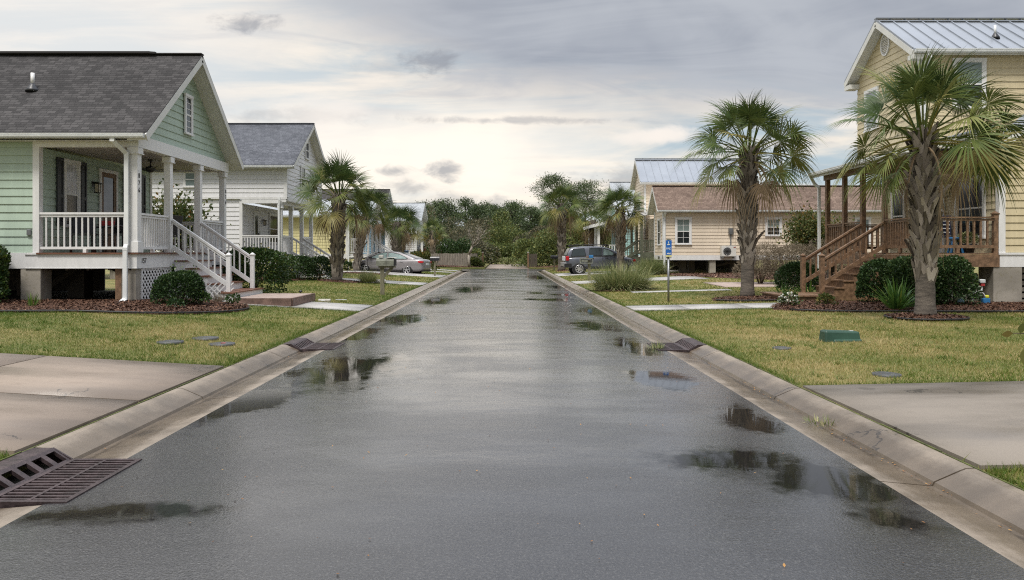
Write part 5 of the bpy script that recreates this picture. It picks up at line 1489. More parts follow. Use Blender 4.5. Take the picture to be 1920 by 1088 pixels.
def blades(name, label, cat, loc, n, length, base_r, mat, group=None, lean=(0.2, 1.2), width=0.012, droop=0.9, seed=1, tint=(2, 2), stiff=1.0, sy=1.0):
    rng = np.random.default_rng(seed); t = thing(name, label, cat, loc, group)
    a = rng.uniform(0, 2 * np.pi, n); rr = base_r * np.sqrt(rng.uniform(0, 1, n)); L = rng.uniform(*length, n)
    th = rng.uniform(lean[0] * .3, lean[1], n) * (0.45 + 0.55 * rr / base_r)       # lean away from the middle
    a2 = a + rng.normal(0, 0.35, n)
    S = 6; V = np.zeros((n, S + 1, 2, 3)); d0 = np.stack([np.cos(a2) * np.sin(th), np.sin(a2) * np.sin(th), np.cos(th)], 1)
    side = np.stack([-np.sin(a2 + rng.normal(0, .6, n)), np.cos(a2), np.zeros(n)], 1); side = unit(side)
    p = np.stack([np.cos(a) * rr, np.sin(a) * rr * sy, np.zeros(n)], 1); d = d0.copy()
    wd = width * rng.uniform(.6, 1.3, n)
    for k in range(S + 1):
        w = wd * (1 - (k / S) ** 1.6) * (0.6 + 0.8 * min(1, k / 2)) + 0.0006
        V[:, k, 0] = p - side * w[:, None] / 2; V[:, k, 1] = p + side * w[:, None] / 2
        p = p + d * (L / S)[:, None]
        d = unit(d + np.stack([np.cos(a2), np.sin(a2), -np.full(n, droop)], 1) * (0.10 + 0.22 * (k / S))[..., None] * np.sin(th + .25)[:, None] if False else d + np.stack([np.cos(a2) * .3, np.sin(a2) * .3, np.full(n, -droop)], 1) * ((0.06 + 0.30 * k / S) * (np.sin(th) + .25))[:, None])
    V[..., 2] = np.maximum(V[..., 2], 0.01)
    idx = np.arange(n * (S + 1) * 2).reshape(n, S + 1, 2)
    Fc = np.stack([idx[:, :-1, 0], idx[:, :-1, 1], idx[:, 1:, 1], idx[:, 1:, 0]], -1).reshape(-1, 4)
    T = np.repeat(rng.beta(*tint, n), (S + 1) * 2)
    np_mesh('leaves', V.reshape(-1, 3) + np.array(loc), Fc, M[mat], t, T)
    return t


def branchy(t, loc, height, spread, seed, levels=4, r0=0.09, mat='bark', trunks=3, up=0.6):
    """a forked trunk; returns the twig ends"""
    rng = random.Random(seed); b = MB(); ends = []
    def grow(p, d, L, r, lv):
        q = p + d * L; m = p + d * L * .5 + Vector((rng.uniform(-1, 1), rng.uniform(-1, 1), 0)) * L * .06
        b.tube([p, m, q], [r, r * .85, r * .68], 6 if lv < 2 else 4)
        if lv >= levels: ends.append((q, d)); return
        if lv >= 2: ends.append((q, d))
        for k in range(2 if lv else trunks):
            a = rng.uniform(0, 6.28); s = rng.uniform(.35, .75) * spread
            nd = (d + Vector((math.cos(a) * s, math.sin(a) * s, up * rng.uniform(-.1, .6)))).normalized()
            grow(q, nd, L * rng.uniform(.62, .86), r * .64, lv + 1)
    grow(Vector(loc) + Vector((0, 0, -.05)), Vector((rng.uniform(-.06, .06), rng.uniform(-.06, .06), 1)).normalized(), height * .27, r0, 0)
    b.build('trunk', M[mat], t)
    return ends


def leafy(t, ends, per, sig, leaf, mat, seed, tint=(2, 2), aspect=.5, flat=1.0):
    rng = np.random.default_rng(seed); P = []; D = []
    for e, d in ends:
        k = rng.normal(0, 1, (per, 3)) * sig * np.array([1, 1, flat]); P.append(np.array(e) + k); D.append(k)
    P = np.concatenate(P); D = unit(np.concatenate(D)); V, Fc = leaf_quads(P, D, leaf, rng, aspect)
    cl = np.repeat(rng.uniform(-.18, .18, len(ends)), per)
    np_mesh('crown', V, Fc, M[mat], t, np.repeat(np.clip(rng.beta(*tint, len(P)) + cl, 0, 1), 4))


# ------------------------------------------------------------------ sabal palms
def fan_leaf(acc, o, az, el, pet, blade, rng, tint, sag, seg=34, dead=False):
    o = np.array(o, float); d = np.array([math.cos(az) * math.cos(el), math.sin(az) * math.cos(el), math.sin(el)])
    pts = [o.copy()]; p = o.copy(); n = 6
    for k in range(n):
        d = d + np.array([0, 0, -sag * (0.10 + 0.12 * k / n)]); d /= np.linalg.norm(d); p = p + d * pet / n; pts.append(p.copy())
    f = d; s = np.cross(f, [0, 0, 1.0]); s = s / (np.linalg.norm(s) + 1e-9)
    roll = rng.uniform(-1.15, 1.15); u = np.cross(s, f); s, u = s * math.cos(roll) + u * math.sin(roll), u * math.cos(roll) - s * math.sin(roll)
    # petiole: a thin flat strip with two faces
    pw = np.linspace(.026, .013, n + 1)
    A = np.array(pts)
    for dirv in (s, u):
        acc.strip(np.stack([A - dirv * pw[:, None], A + dirv * pw[:, None]], 1), tint + .12)
    th = np.linspace(-1.95, 1.95, seg) + rng.normal(0, .03, seg)
    L = blade * (0.78 + 0.22 * np.cos(th * .8)) * rng.uniform(.88, 1.1, seg)
    ts = np.array([0.03, 0.22, 0.40, 0.62, 0.82, 1.0]); dth = 3.9 / seg
    fold = rng.uniform(.25, .5) if not dead else .7
    g = (0.05 + 0.42 * max(0, sag)) * rng.uniform(.6, 1.7, seg) * (1.6 if dead else 1.0)
    c, sn = np.cos(th), np.sin(th)
    dirs = c[:, None] * f + sn[:, None] * s; side = -sn[:, None] * f + c[:, None] * s
    strips = np.zeros((seg, len(ts), 2, 3))
    for k, t in enumerate(ts):
        q = A[-1] + dirs * (L * t)[:, None] + u * (fold * np.abs(sn) * t * L)[:, None] * (1 - .35 * t)
        q = q + f * 0.0 - u * (0.30 * np.maximum(c, 0) * t ** 2 * L)[:, None]
        q[:, 2] -= g * t ** 2.6 * L
        w = np.minimum(t * L * dth * 0.53, 0.0205) * (1.0 if t <= .4 else max(.05, 1 - (t - .40) / .60))
        strips[:, k, 0] = q - side * w[:, None]; strips[:, k, 1] = q + side * w[:, None] + u * (0.25 * w)[:, None]
    acc.strips(strips, np.clip(tint + rng.normal(0, .07, seg), 0, 1))


class Acc:
    def __init__(s): s.V = []; s.F = []; s.T = []; s.n = 0

    def strips(s, S, tint):
        m, k = S.shape[:2]; idx = np.arange(m * k * 2).reshape(m, k, 2) + s.n
        s.V.append(S.reshape(-1, 3)); s.F.append(np.stack([idx[:, :-1, 0], idx[:, :-1, 1], idx[:, 1:, 1], idx[:, 1:, 0]], -1).reshape(-1, 4))
        s.T.append(np.repeat(tint, k * 2)); s.n += m * k * 2

    def strip(s, S, tint): s.strips(S[None], np.array([min(1, tint)]))

    def build(s, name, mat, parent): return np_mesh(name, np.concatenate(s.V), np.concatenate(s.F), mat, parent, np.concatenate(s.T))


M['boot'] = leaf_mat('old_leaf_base', [(0.0, (0.04, 0.03, 0.024)), (0.4, (0.18, 0.155, 0.128)), (1.0, (0.46, 0.41, 0.355))], 0.85, 0.0)


def palm(label, loc, h, r, boots_from, seed, nl=34, pet=1.0, blade=.9, lean=(0, 0), dead=4, flare=1.35, group='sabal palms along the street', segs=36, boot_n=100, boot_len=.34):
    t = thing('palm_tree', label, 'palm tree', loc, group); rng = np.random.default_rng(seed); L = Vector(loc)
    ax = lambda z: L + Vector((lean[0] * (z / h) ** 1.3, lean[1] * (z / h) ** 1.3, z))
    b = MB(); pr = []; N = 26
    for k in range(N + 1):
        z = h * k / N; rr = r * (1 + (flare - 1) * math.exp(-z / .35)) * (1.0 + .03 * math.sin(k * 2.1)); pr.append((ax(z) + Vector((0, 0, -.06 if k == 0 else 0)), rr if k < N - 2 else rr * .75))
    b.tube([q[0] for q in pr], [q[1] for q in pr], 14)
    tr = b.build('trunk', M['palmtrunk'], t)
    acc = Acc(); z0 = boots_from * h
    for k in range(boot_n):
        f = k / boot_n; z = z0 + (h * .93 - z0) * f; az = k * 2.39996 + rng.normal(0, .1)
        R_ = Vector((math.cos(az), math.sin(az), 0)); T_ = Vector((-math.sin(az), math.cos(az), 0)); c = ax(z)
        bl = boot_len * rng.uniform(.7, 1.15) * (1 if f > .12 else .7); out = rng.uniform(.16, .38) * bl * (1 if f > .12 else .5); tn = np.clip(rng.beta(2, 1.5) * (1.0 - .42 * f) + .06, 0, 1)
        if rng.uniform() < .05: out *= 2.2; bl *= 1.25
        for sg in (-1, 1):
            side = T_ * sg
            st = []
            for q, (u_, o_, w_) in enumerate(((0.0, .0, .060), (.45, .35, .050), (.8, .75, .034), (1.0, 1.0, .020))):
                p = c + R_ * (r * .93 + out * o_ ** 1.2 + .012) + Vector((0, 0, bl * u_)) + side * (bl * .42 * u_)
                w = w_ * (r / .2) ** .5 * 1.15; wd = (Vector((0, 0, .55)) - side * .8).normalized() * w
                st.append((np.array(p - wd), np.array(p + wd)))
            S = np.array(st); acc.strip(S, tn)
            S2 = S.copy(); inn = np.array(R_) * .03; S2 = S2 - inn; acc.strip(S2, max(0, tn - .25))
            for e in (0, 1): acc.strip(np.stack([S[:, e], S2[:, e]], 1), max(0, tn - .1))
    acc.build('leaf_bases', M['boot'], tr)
    acc = Acc(); top = np.array(ax(h - .12))
    for k in range(nl):
        f = (k + .5) / nl; az = k * 2.39996 + rng.normal(0, .2)
        el = math.radians(86 - 104 * f ** 0.95) + rng.normal(0, .13); sag = .06 + .46 * f + rng.normal(0, .06)
        tint = .48 + .22 * f + rng.normal(0, .15) + (.25 if (f > .82 and rng.uniform() < .5) else 0)
        fan_leaf(acc, top + np.array([math.cos(az), math.sin(az), 0]) * r * .5 + [0, 0, rng.uniform(-.15, .18) - .25 * f], az, el, pet * rng.uniform(.8, 1.15) * (.74 + .26 * min(1, f * 2.2)), blade * rng.uniform(.85, 1.12), rng, tint, sag, segs)
    acc.build('crown', M['palm'], t)
    if dead:
        acc = Acc()
        for k in range(dead):
            az = rng.uniform(0, 6.28); fan_leaf(acc, top + np.array([math.cos(az) * r, math.sin(az) * r, -.3]), az, math.radians(rng.uniform(-45, -5)), pet * .75, blade * .7, rng, rng.uniform(.2, .9), 1.7, 20, True)
        acc.build('dead_fronds', M['palm_dead'], t)
    return t


M['palmtrunk'] = simple('palm_trunk', (0.135, 0.115, 0.095), 0.85, var=0.45, vs=2.2, stretch=(1.5, 1.5, 7), bump=0.7, bs=22, fine=0.3)

palm('largest palm, thick boot-covered trunk in its own mulch ring before the wooden deck', (8.82, 15.65, .2), 4.0, .175, .19, 11, 42, 1.18, .92, dead=5, flare=1.28, boot_n=105, boot_len=.4, lean=(-.02, .05), segs=38)
palm('tall palm in the mulch bed beside the wet concrete path', (7.35, 22.6, .2), 4.6, .185, .21, 5, 42, 1.18, .96, dead=5, flare=1.2, boot_n=120, lean=(.05, .0))
palm('palm with boot-covered trunk before the white house porch steps', (-7.25, 32.3, .3), 3.85, .22, .04, 8, 38, 1.1, .95, dead=4, flare=1.05, boot_n=110, lean=(.1, 0))
palm('leaning rough-trunked palm in front of the parked grey sedan', (-9.35, 47.2, .33), 4.0, .2, .0, 21, 34, 1.1, .95, dead=8, flare=1.3, boot_n=95, lean=(.75, .2))
palm('stout palm behind the grey sedan beside the blue house', (-8.65, 59.5, .35), 3.6, .3, .0, 31, 32, 1.05, 1.05, dead=8, flare=1.0, boot_n=80, lean=(.1, 0), segs=28)
palm('palm crowding right behind the stout palm by the blue house', (-9.0, 64.5, .35), 3.7, .3, .0, 32, 30, 1.05, 1.1, dead=14, flare=1.0, boot_n=70, lean=(.3, 0), segs=28)
palm('small far palm by the brick shed and the grey board fence', (-7.25, 75.5, .12), 3.6, .22, .1, 41, 26, .8, .85, dead=6, flare=1.2, boot_n=60, segs=26)
palm('palm on the mulch patch behind the dark kerbside mailbox, full crown with brown skirt', (4.3, 56.2, .15), 5.1, .27, .2, 51, 34, 1.1, 1.05, dead=10, flare=1.1, boot_n=90, segs=30)
palm('brown-skirted palm behind the roof of the parked SUV', (7.85, 66, .2), 4.2, .32, .0, 61, 28, 1.05, 1.1, dead=16, flare=1.0, boot_n=70, segs=28)
palm('shaggy palm in front of the SUV bonnet and the green steps', (7.15, 46.0, .28), 4.1, .2, .2, 71, 34, .9, .95, dead=6, flare=1.15, boot_n=95, segs=32)

# ------------------------------------------------------------------ shrubs by the houses
shrub('round_shrub', 'clipped dark green boxwood mound before the white lattice', 'shrub', (-7.55, 17.35, .4), (.53, .48, .36), 8000, .034, 'box', 'clipped shrubs', amp=.07, seed=4, boxy=2.4)
shrub('holly_bush', 'glossy holly bush at the left edge against the green siding', 'shrub', (-11.75, 16.75, .38), (.62, .5, .66), 5200, .06, 'holly', None, amp=.3, seed=9, spikes=14)
shrub('hedge_shrub', 'tall glossy hedge shrub beside the white steps of the green cottage', 'shrub', (-7.6, 22.6, .38), (.85, .9, .70), 9000, .055, 'holly', None, amp=.2, seed=12, spikes=26, boxy=2.8)
shrub('round_shrub', 'larger dark clipped shrub at the corner of the white house', 'shrub', (-8.95, 32.2, .36), (.72, .6, .53), 5500, .05, 'box', 'clipped shrubs', amp=.08, seed=14, boxy=2.6)
shrub('round_shrub', 'smaller clipped shrub tucked behind the larger one by the white stairs', 'shrub', (-8.25, 33.2, .36), (.5, .5, .5), 3200, .05, 'box', 'clipped shrubs', amp=.08, seed=15, boxy=2.6)
shrub('deck_shrub', 'dark green shrub beside the wooden steps, leftmost of the row under the deck', 'shrub', (9.93, 19.65, .2), (.55, .5, .60), 6000, .05, 'box', 'shrubs under the wooden deck', amp=.12, seed=21, boxy=2.7)
shrub('deck_shrub', 'broad glossy shrub behind the strap-leaved plant under the deck', 'shrub', (10.35, 18.85, .2), (.72, .55, .64), 9000, .045, 'box', 'shrubs under the wooden deck', amp=.12, seed=22, boxy=2.7, tint=(2.4, 2.0))
shrub('deck_shrub', 'rounded shrub just right of the big palm trunk under the deck', 'shrub', (11.15, 18.8, .2), (.58, .55, .62), 6500, .045, 'box', 'shrubs under the wooden deck', amp=.12, seed=23, boxy=2.6)
shrub('deck_shrub', 'dark round shrub left of the wooden step newel', 'shrub', (9.35, 23.7, .2), (.62, .6, .55), 5000, .05, 'box', 'shrubs under the wooden deck', amp=.15, seed=24)
blades('strap_plant', 'bright green strap-leaved plant in the mulch left of the big palm', 'plant', (9.15, 17.45, .25), 90, (.5, .95), .16, 'strap', None, (.25, 1.25), .045, .8, 3)
blades('strap_plant', 'small strap-leaved plant at the foot of the wooden newel', 'plant', (9.15, 22.6, .22), 40, (.3, .6), .12, 'strap', None, (.25, 1.2), .035, .8, 5)
blades('spiky_plant', 'thin green lily clump at the edge of the palm mulch by the path', 'plant', (8.3, 22.3, .24), 46, (.3, .65), .1, 'strap', None, (.2, 1.1), .02, .7, 6, (1.5, 3))
blades('ornamental_grass', 'big arching ornamental grass clump behind the kerbside mailbox', 'grass clump', (4.5, 28.7, .15), 3800, (.5, 1.25), .95, 'clump', 'ornamental grass clumps', (.3, 1.7), .012, .85, 7, (1.5, 1.7), sy=.6)
blades('ornamental_grass', 'smaller round ornamental grass clump at the corner of the beige house', 'grass clump', (8.0, 40.6, .3), 1800, (.6, 1.15), .6, 'clump', 'ornamental grass clumps', (.1, 1.25), .016, .6, 8, (1.5, 2.3), sy=.6)
blades('ornamental_grass', 'low tufted grass mound beside the palm of the white house', 'grass clump', (-5.95, 32.6, .27), 900, (.3, .6), .3, 'clump', 'ornamental grass clumps', (.1, 1.2), .012, .7, 9, (2, 2))
blades('seedling', 'straggly yellowish plant in the mulch under the porch', 'plant', (-10.1, 15.95, .4), 22, (.2, .42), .08, 'strap', None, (.1, .9), .02, .6, 10, (3, 1.5))
blades('dry_tuft', 'dry tuft at the foot of the white steps', 'plant', (-6.85, 17.9, .4), 160, (.12, .28), .12, 'dry', None, (.1, 1.2), .008, .4, 11)
shrub('low_plant', 'small green groundcover sprig by the white steps', 'plant', (-7.05, 17.35, .41), (.16, .14, .12), 160, .05, 'holly', None, amp=.3, seed=31, stems=2)
shrub('low_plant', 'low blue-green sprig at the front edge of the mulch', 'plant', (-7.25, 16.45, .41), (.16, .13, .06), 150, .05, 'box', None, amp=.3, seed=32, stems=2)
shrub('low_plant', 'trailing sprig near the paver landing', 'plant', (-6.35, 17.4, .41), (.17, .13, .09), 150, .04, 'holly', None, amp=.3, seed=33, stems=2)
fl = shrub('flower_plant', 'small plant with white blooms at the foot of the wooden steps', 'plant', (7.2, 18.9, .22), (.22, .18, .17), 260, .05, 'holly', None, amp=.3, seed=34, stems=3)
rg = np.random.default_rng(5); D = unit(rg.normal(0, 1, (70, 3))); D[:, 2] = np.abs(D[:, 2]); Pp = D * np.array([.22, .2, .2]) + np.array([7.17, 18.83, .34]); V_, F_ = leaf_quads(Pp, D, .06, rg, .9)
np_mesh('blossoms', V_, F_, M['flower'], fl, np.repeat(rg.uniform(0, 1, 70), 4))
shrub('low_plant', 'leafy weed in the mulch before the wooden bottom step', 'plant', (8.15, 18.95, .23), (.2, .16, .15), 240, .055, 'autumn', None, amp=.35, seed=35, stems=3)
shrub('low_plant', 'bluish leafy plant beside the path light under the deck', 'plant', (9.7, 18.05, .23), (.24, .18, .14), 200, .09, 'box', None, amp=.35, seed=36, stems=3)
shrub('deck_plant', 'round pot plant on the brown deck near the corner post', 'plant', (12.3, 19.85, 1.8), (.24, .2, .15), 900, .035, 'clump', None, amp=.1, seed=37, stems=2)
pt = thing('plant_pot', 'dark flower pot holding the round plant on the deck', 'pot', (12.3, 19.85, 1.565)); b = MB(); b.lathe((12.3, 19.85, 1.565), [(.15, 0), (.2, .2), (.22, .2), (.22, .24), (.19, .24)], 18); b.build('pot', M['black'], pt)

# dry muhly grass mass and the small turning tree between the two right houses
for k, (x, y, rx, rz, lb) in enumerate(((10.45, 30.5, .95, .78, 'dry brown twiggy shrub nearest the tall palm trunk'), (11.7, 30.3, 1.1, .86, 'dry brown twiggy shrub in the middle of its row'), (13.1, 30.0, 1.1, .84, 'dry grey twiggy shrub beneath the turning tree'))):
    shrub('dry_shrub', lb, 'shrub', (x, y, .25), (rx, .8, rz), 5200, .085, 'dry', 'dry shrubs before the beige house', amp=.25, seed=50 + k, aspect=.14, inner=.25, stems=14, spikes=10)
tt = thing('small_tree', 'small bushy tree with yellow-green leaves turning red, beside the wooden porch', 'tree', (13.2, 31.5, .27)); en = branchy(tt, (13.2, 31.5, .27), 3.0, 1.25, 6, 4, .07, 'bark', 4); leafy(tt, en, 170, .36, .11, 'autumn', 3, (2, 2.2), .6)
tt = thing('small_tree', 'leafy tree seen through the porch between the green and white houses', 'tree', (-12.9, 28.5, .38)); en = branchy(tt, (-12.9, 28.5, .38), 3.4, 1.0, 16, 4, .08, 'bark', 3); leafy(tt, en, 150, .42, .13, 'autumn', 13, (1.5, 3), .6)
shrub('back_shrub', 'dark shrub seen behind the crawl space of the green cottage', 'shrub', (-11.5, 29.5, .38), (1.3, .8, .6), 3000, .08, 'box', None, seed=61)
# twig leaning into view from the right edge, close to the camera
tw_ = thing('sapling', 'young plant whose leafy twig leans in at the right edge of the lawn', 'plant', (4.75, 6.15, .12)); b = MB(); pts = [Vector((4.75, 6.15, .1)), Vector((4.72, 6.15, .45)), Vector((4.55, 6.12, .80)), Vector((4.32, 6.1, .93)), Vector((4.14, 6.08, .935))]
b.tube(pts, [.014, .012, .008, .005, .003], 6); b.tube([pts[3], Vector((4.27, 6.08, .86)), Vector((4.24, 6.06, .82))], [.004, .003, .002], 5); b.build('stem', M['stem'], tw_)
lv = Acc(); rg = np.random.default_rng(2)
for q, dv, L_ in (((4.24, 6.06, .82), (-.2, -.1, -1), .15), ((4.3, 6.09, .9), (-.55, -.1, -.6), .11), ((4.14, 6.08, .935), (-1, .1, -.15), .09), ((4.2, 6.08, .935), (.1, -.2, .9), .09), ((4.36, 6.1, .92), (.3, -.2, -.8), .14), ((4.45, 6.11, .86), (-.2, -.3, .7), .12), ((4.5, 6.11, .82), (.5, -.2, -.5), .13), ((4.62, 6.13, .7), (-.5, -.4, .3), .12)):
    dv = unit(np.array(dv, float)); sdv = unit(np.cross(dv, [0.2, 1, .3])); S = np.array([[np.array(q) + dv * L_ * t - sdv * w * L_, np.array(q) + dv * L_ * t + sdv * w * L_] for t, w in ((0, .02), (.25, .25), (.5, .32), (.75, .22), (1, .01))]); lv.strip(S, rg.uniform(.5, .85))
lv.build('leaves', M['autumn'], tw_)

# ------------------------------------------------------------------ far vegetation
def bush(x, y, rx, rz, mat, seed, label, n=1500, leaf=.22, group='wild shrubs beyond the end of the street', z=.1, ry=None, tint=(2, 2), name='wild_shrub'):
    return shrub(name, label, 'shrub', (x, y, z), (rx, ry or rx * .8, rz), n, leaf, mat, group, amp=.35, seed=seed, inner=.35, stems=4, tint=tint)


for k, (x, y, rx, rz, mat, lb) in enumerate((
        (3.4, 74, 1.6, 1.1, 'wild', 'low green shrub by the fence post right of the lane'), (5.2, 73.5, 2.0, 1.75, 'wild', 'dark green shrub behind the far right mailbox'),
        (7.6, 75, 2.3, 2.2, 'autumn', 'tall yellowing shrub behind the SUV'), (2.6, 80, 1.8, 1.5, 'wild', 'rounded green shrub just right of the lane end'), (5.6, 82, 2.6, 2.0, 'autumn', 'broad olive shrub with orange tips right of the lane'),
        (10.6, 77, 2.4, 2.0, 'wild', 'green shrub left of the teal house'), (0.4, 96, 2.6, 1.25, 'wild', 'bushy shrub closing the end of the lane'), (3.6, 97, 2.8, 1.6, 'greywild', 'greyish shrub right behind the lane end'),
        (-2.2, 95, 2.4, 1.3, 'wild', 'dark shrub left of the lane end'), (-4.4, 92, 2.6, 1.7, 'greywild', 'pale grey-green shrub above the wire panel'), (-1.0, 103, 3.0, 2.3, 'wild', 'tall tangled shrub with yellow flowers past the lane'),
        (2.0, 106, 3.4, 2.3, 'wild', 'dense dark thicket centred past the lane'), (-6.8, 82, 1.9, 1.35, 'box', 'dark evergreen shrub behind the board fence'), (-4.9, 84, 2.0, 1.4, 'box', 'second dark evergreen shrub behind the fence, by the bare tree'),
        (-3.3, 79, 1.0, .8, 'wild', 'small green shrub behind the end of the fence'), (-5.8, 98, 3.0, 2.2, 'greywild', 'tall grey shrub beyond the bare tree'), (6.6, 100, 3.2, 2.6, 'wild', 'big shrub beneath the umbrella pine'), (10, 95, 3, 2.4, 'wild', 'dark shrub under the right umbrella pine'),
        (-2.75, 72.0, .6, .42, 'wild', 'low light green shrub at the foot of the wire panel'), (13.5, 84, 3, 2.3, 'wild', 'green shrub between the teal house and the pines'))):
    bush(x, y, rx, rz, mat, 100 + k, lb, n=int(1600 + rx * rz * 900), leaf=.2 if y < 90 else .24)
bush(.35, 93.2, 2.2, .3, 'clump', 140, 'low pale grass hump at the end of the lane', 1400, .2, None, ry=.7, name='grass_hump')
shrub('cassia_bush', 'leafy shrub with white berries beside the rear of the sedan', 'shrub', (-6.3, 55.0, .3), (.95, .8, .62), 2600, .11, 'autumn', None, seed=150, amp=.3, spikes=8)
shrub('garden_shrub', 'dark shrub between the yellow and the blue house', 'shrub', (-9.9, 60, .35), (1.1, .9, .6), 1800, .12, 'box', None, seed=151)
shrub('dark_shrub', 'dark mound left of the sedan by the yellow foundation', 'shrub', (-10.2, 48.2, .35), (.5, .4, .3), 700, .08, 'box', None, seed=152)

tt = thing('bare_tree', 'pale branching tree with sparse rusty leaves in front of the board fence', 'tree', (-3.35, 70.9, .12)); en = branchy(tt, (-3.35, 70.9, .12), 4.6, 1.25, 4, 5, .15, 'bark_pale', 4, .35)
leafy(tt, en, 15, .42, .11, 'greywild', 7, (2.6, 1.8))


def pine(label, x, y, h, seed, crown_r=2.6, clumps=26, flat=.55, lean=0.0, low=.45, group='pines on the skyline', per=210, leaf=.27, name='pine_tree'):
    rng = random.Random(seed); t = thing(name, label, 'tree', (x, y, 0), group); b = MB(); top = Vector((x + lean, y, h * .93))
    tk = [Vector((x, y, -.1)), Vector((x + lean * .2, y, h * .35)), Vector((x + lean * .6, y, h * .65)), top]; b.tube(tk, [.2, .17, .12, .05], 8)
    ends = []
    for k in range(clumps):
        f = low + (1 - low) * (k + rng.random()) / clumps; a = rng.uniform(0, 6.28); rr = crown_r * (math.sin(math.pi * min(1, max(.12, (f - low) / (1 - low) * .8 + .2))) ** .6) * rng.uniform(.45, 1.05)
        p = Vector((x + lean * f + math.cos(a) * rr, y + math.sin(a) * rr, h * f + rng.uniform(-.3, .4))); base = Vector((x + lean * f * .9, y, h * max(.3, f - .1)))
        b.tube([base, base.lerp(p, .55) + Vector((0, 0, .15)), p], [.06, .045, .02], 5); ends.append((p, None))
    b.build('trunk', M['bark'], t)
    leafy(t, ends, per, crown_r * .19, leaf, 'pine', seed, (2, 2.2), .4, flat)
    return t


PN = [(-17, 128, 9.3), (-13.6, 122, 10.0), (-11.8, 135, 11.6), (-9.4, 128, 10.9), (-7.2, 138, 12.2), (-5.0, 126, 10.2), (-3.2, 140, 11.2), (-1.4, 130, 10.4), (.6, 128, 10.7), (2.6, 139, 11.6), (4.2, 124, 9.6), (6.4, 132, 9.2), (-20, 140, 10), (9, 138, 9.8), (-15.2, 142, 11.4), (12, 130, 9)]
LBL = ['far left pine above the grey-roofed house', 'dark pine over the brick shed', 'tall rounded pine left of the bare tree', 'broad pine crown above the bare tree', 'highest pine of the skyline group', 'dense pine behind the grey thicket', 'pine just left of the lane axis', 'lower dark pine over the end of the lane', 'open-crowned pine over the lane', 'tall airy pine right of the lane', 'dark pine left of the far right palm', 'pine hidden behind the right palms', 'pine at the far left behind the roofs', 'pine between the two umbrella pines', 'pine with flat crown behind the shed', 'pine behind the teal house']
for k, ((x, y, h), lb) in enumerate(zip(PN, LBL)):
    pine(lb, x, y, h * .90, 200 + k, 2.9, 34, .6, (k % 3 - 1) * .5, .42)
pine('umbrella pine with spreading open crown behind the right palms', 8.3, 104, 11.9, 301, 3.5, 26, .42, -1.0, .62, per=420, leaf=.2)
pine('leaning umbrella pine with bare crooked limbs right of its neighbour', 11.2, 108, 11.3, 302, 3.9, 24, .42, .9, .60, per=420, leaf=.2)
UND = ['undergrowth below the skyline pines behind the ' + q for q in ('grey-roofed house', 'picket fence', 'white shed roof', 'brick shed wall', 'board fence', 'bare tree trunk', 'wire fence panel', 'left edge of the lane', 'middle of the lane', 'right edge of the lane', 'right fence post', 'far mailbox palm', 'parked SUV', 'teal house')]
for k in range(14):
    x = -24 + k * 3.3; bush(x, 116 + (k % 3) * 3, 2.6, 2.6 + (k % 4) * .4, 'wild' if k % 3 else 'greywild', 400 + k, UND[k], 3600, .3, 'undergrowth below the pines')
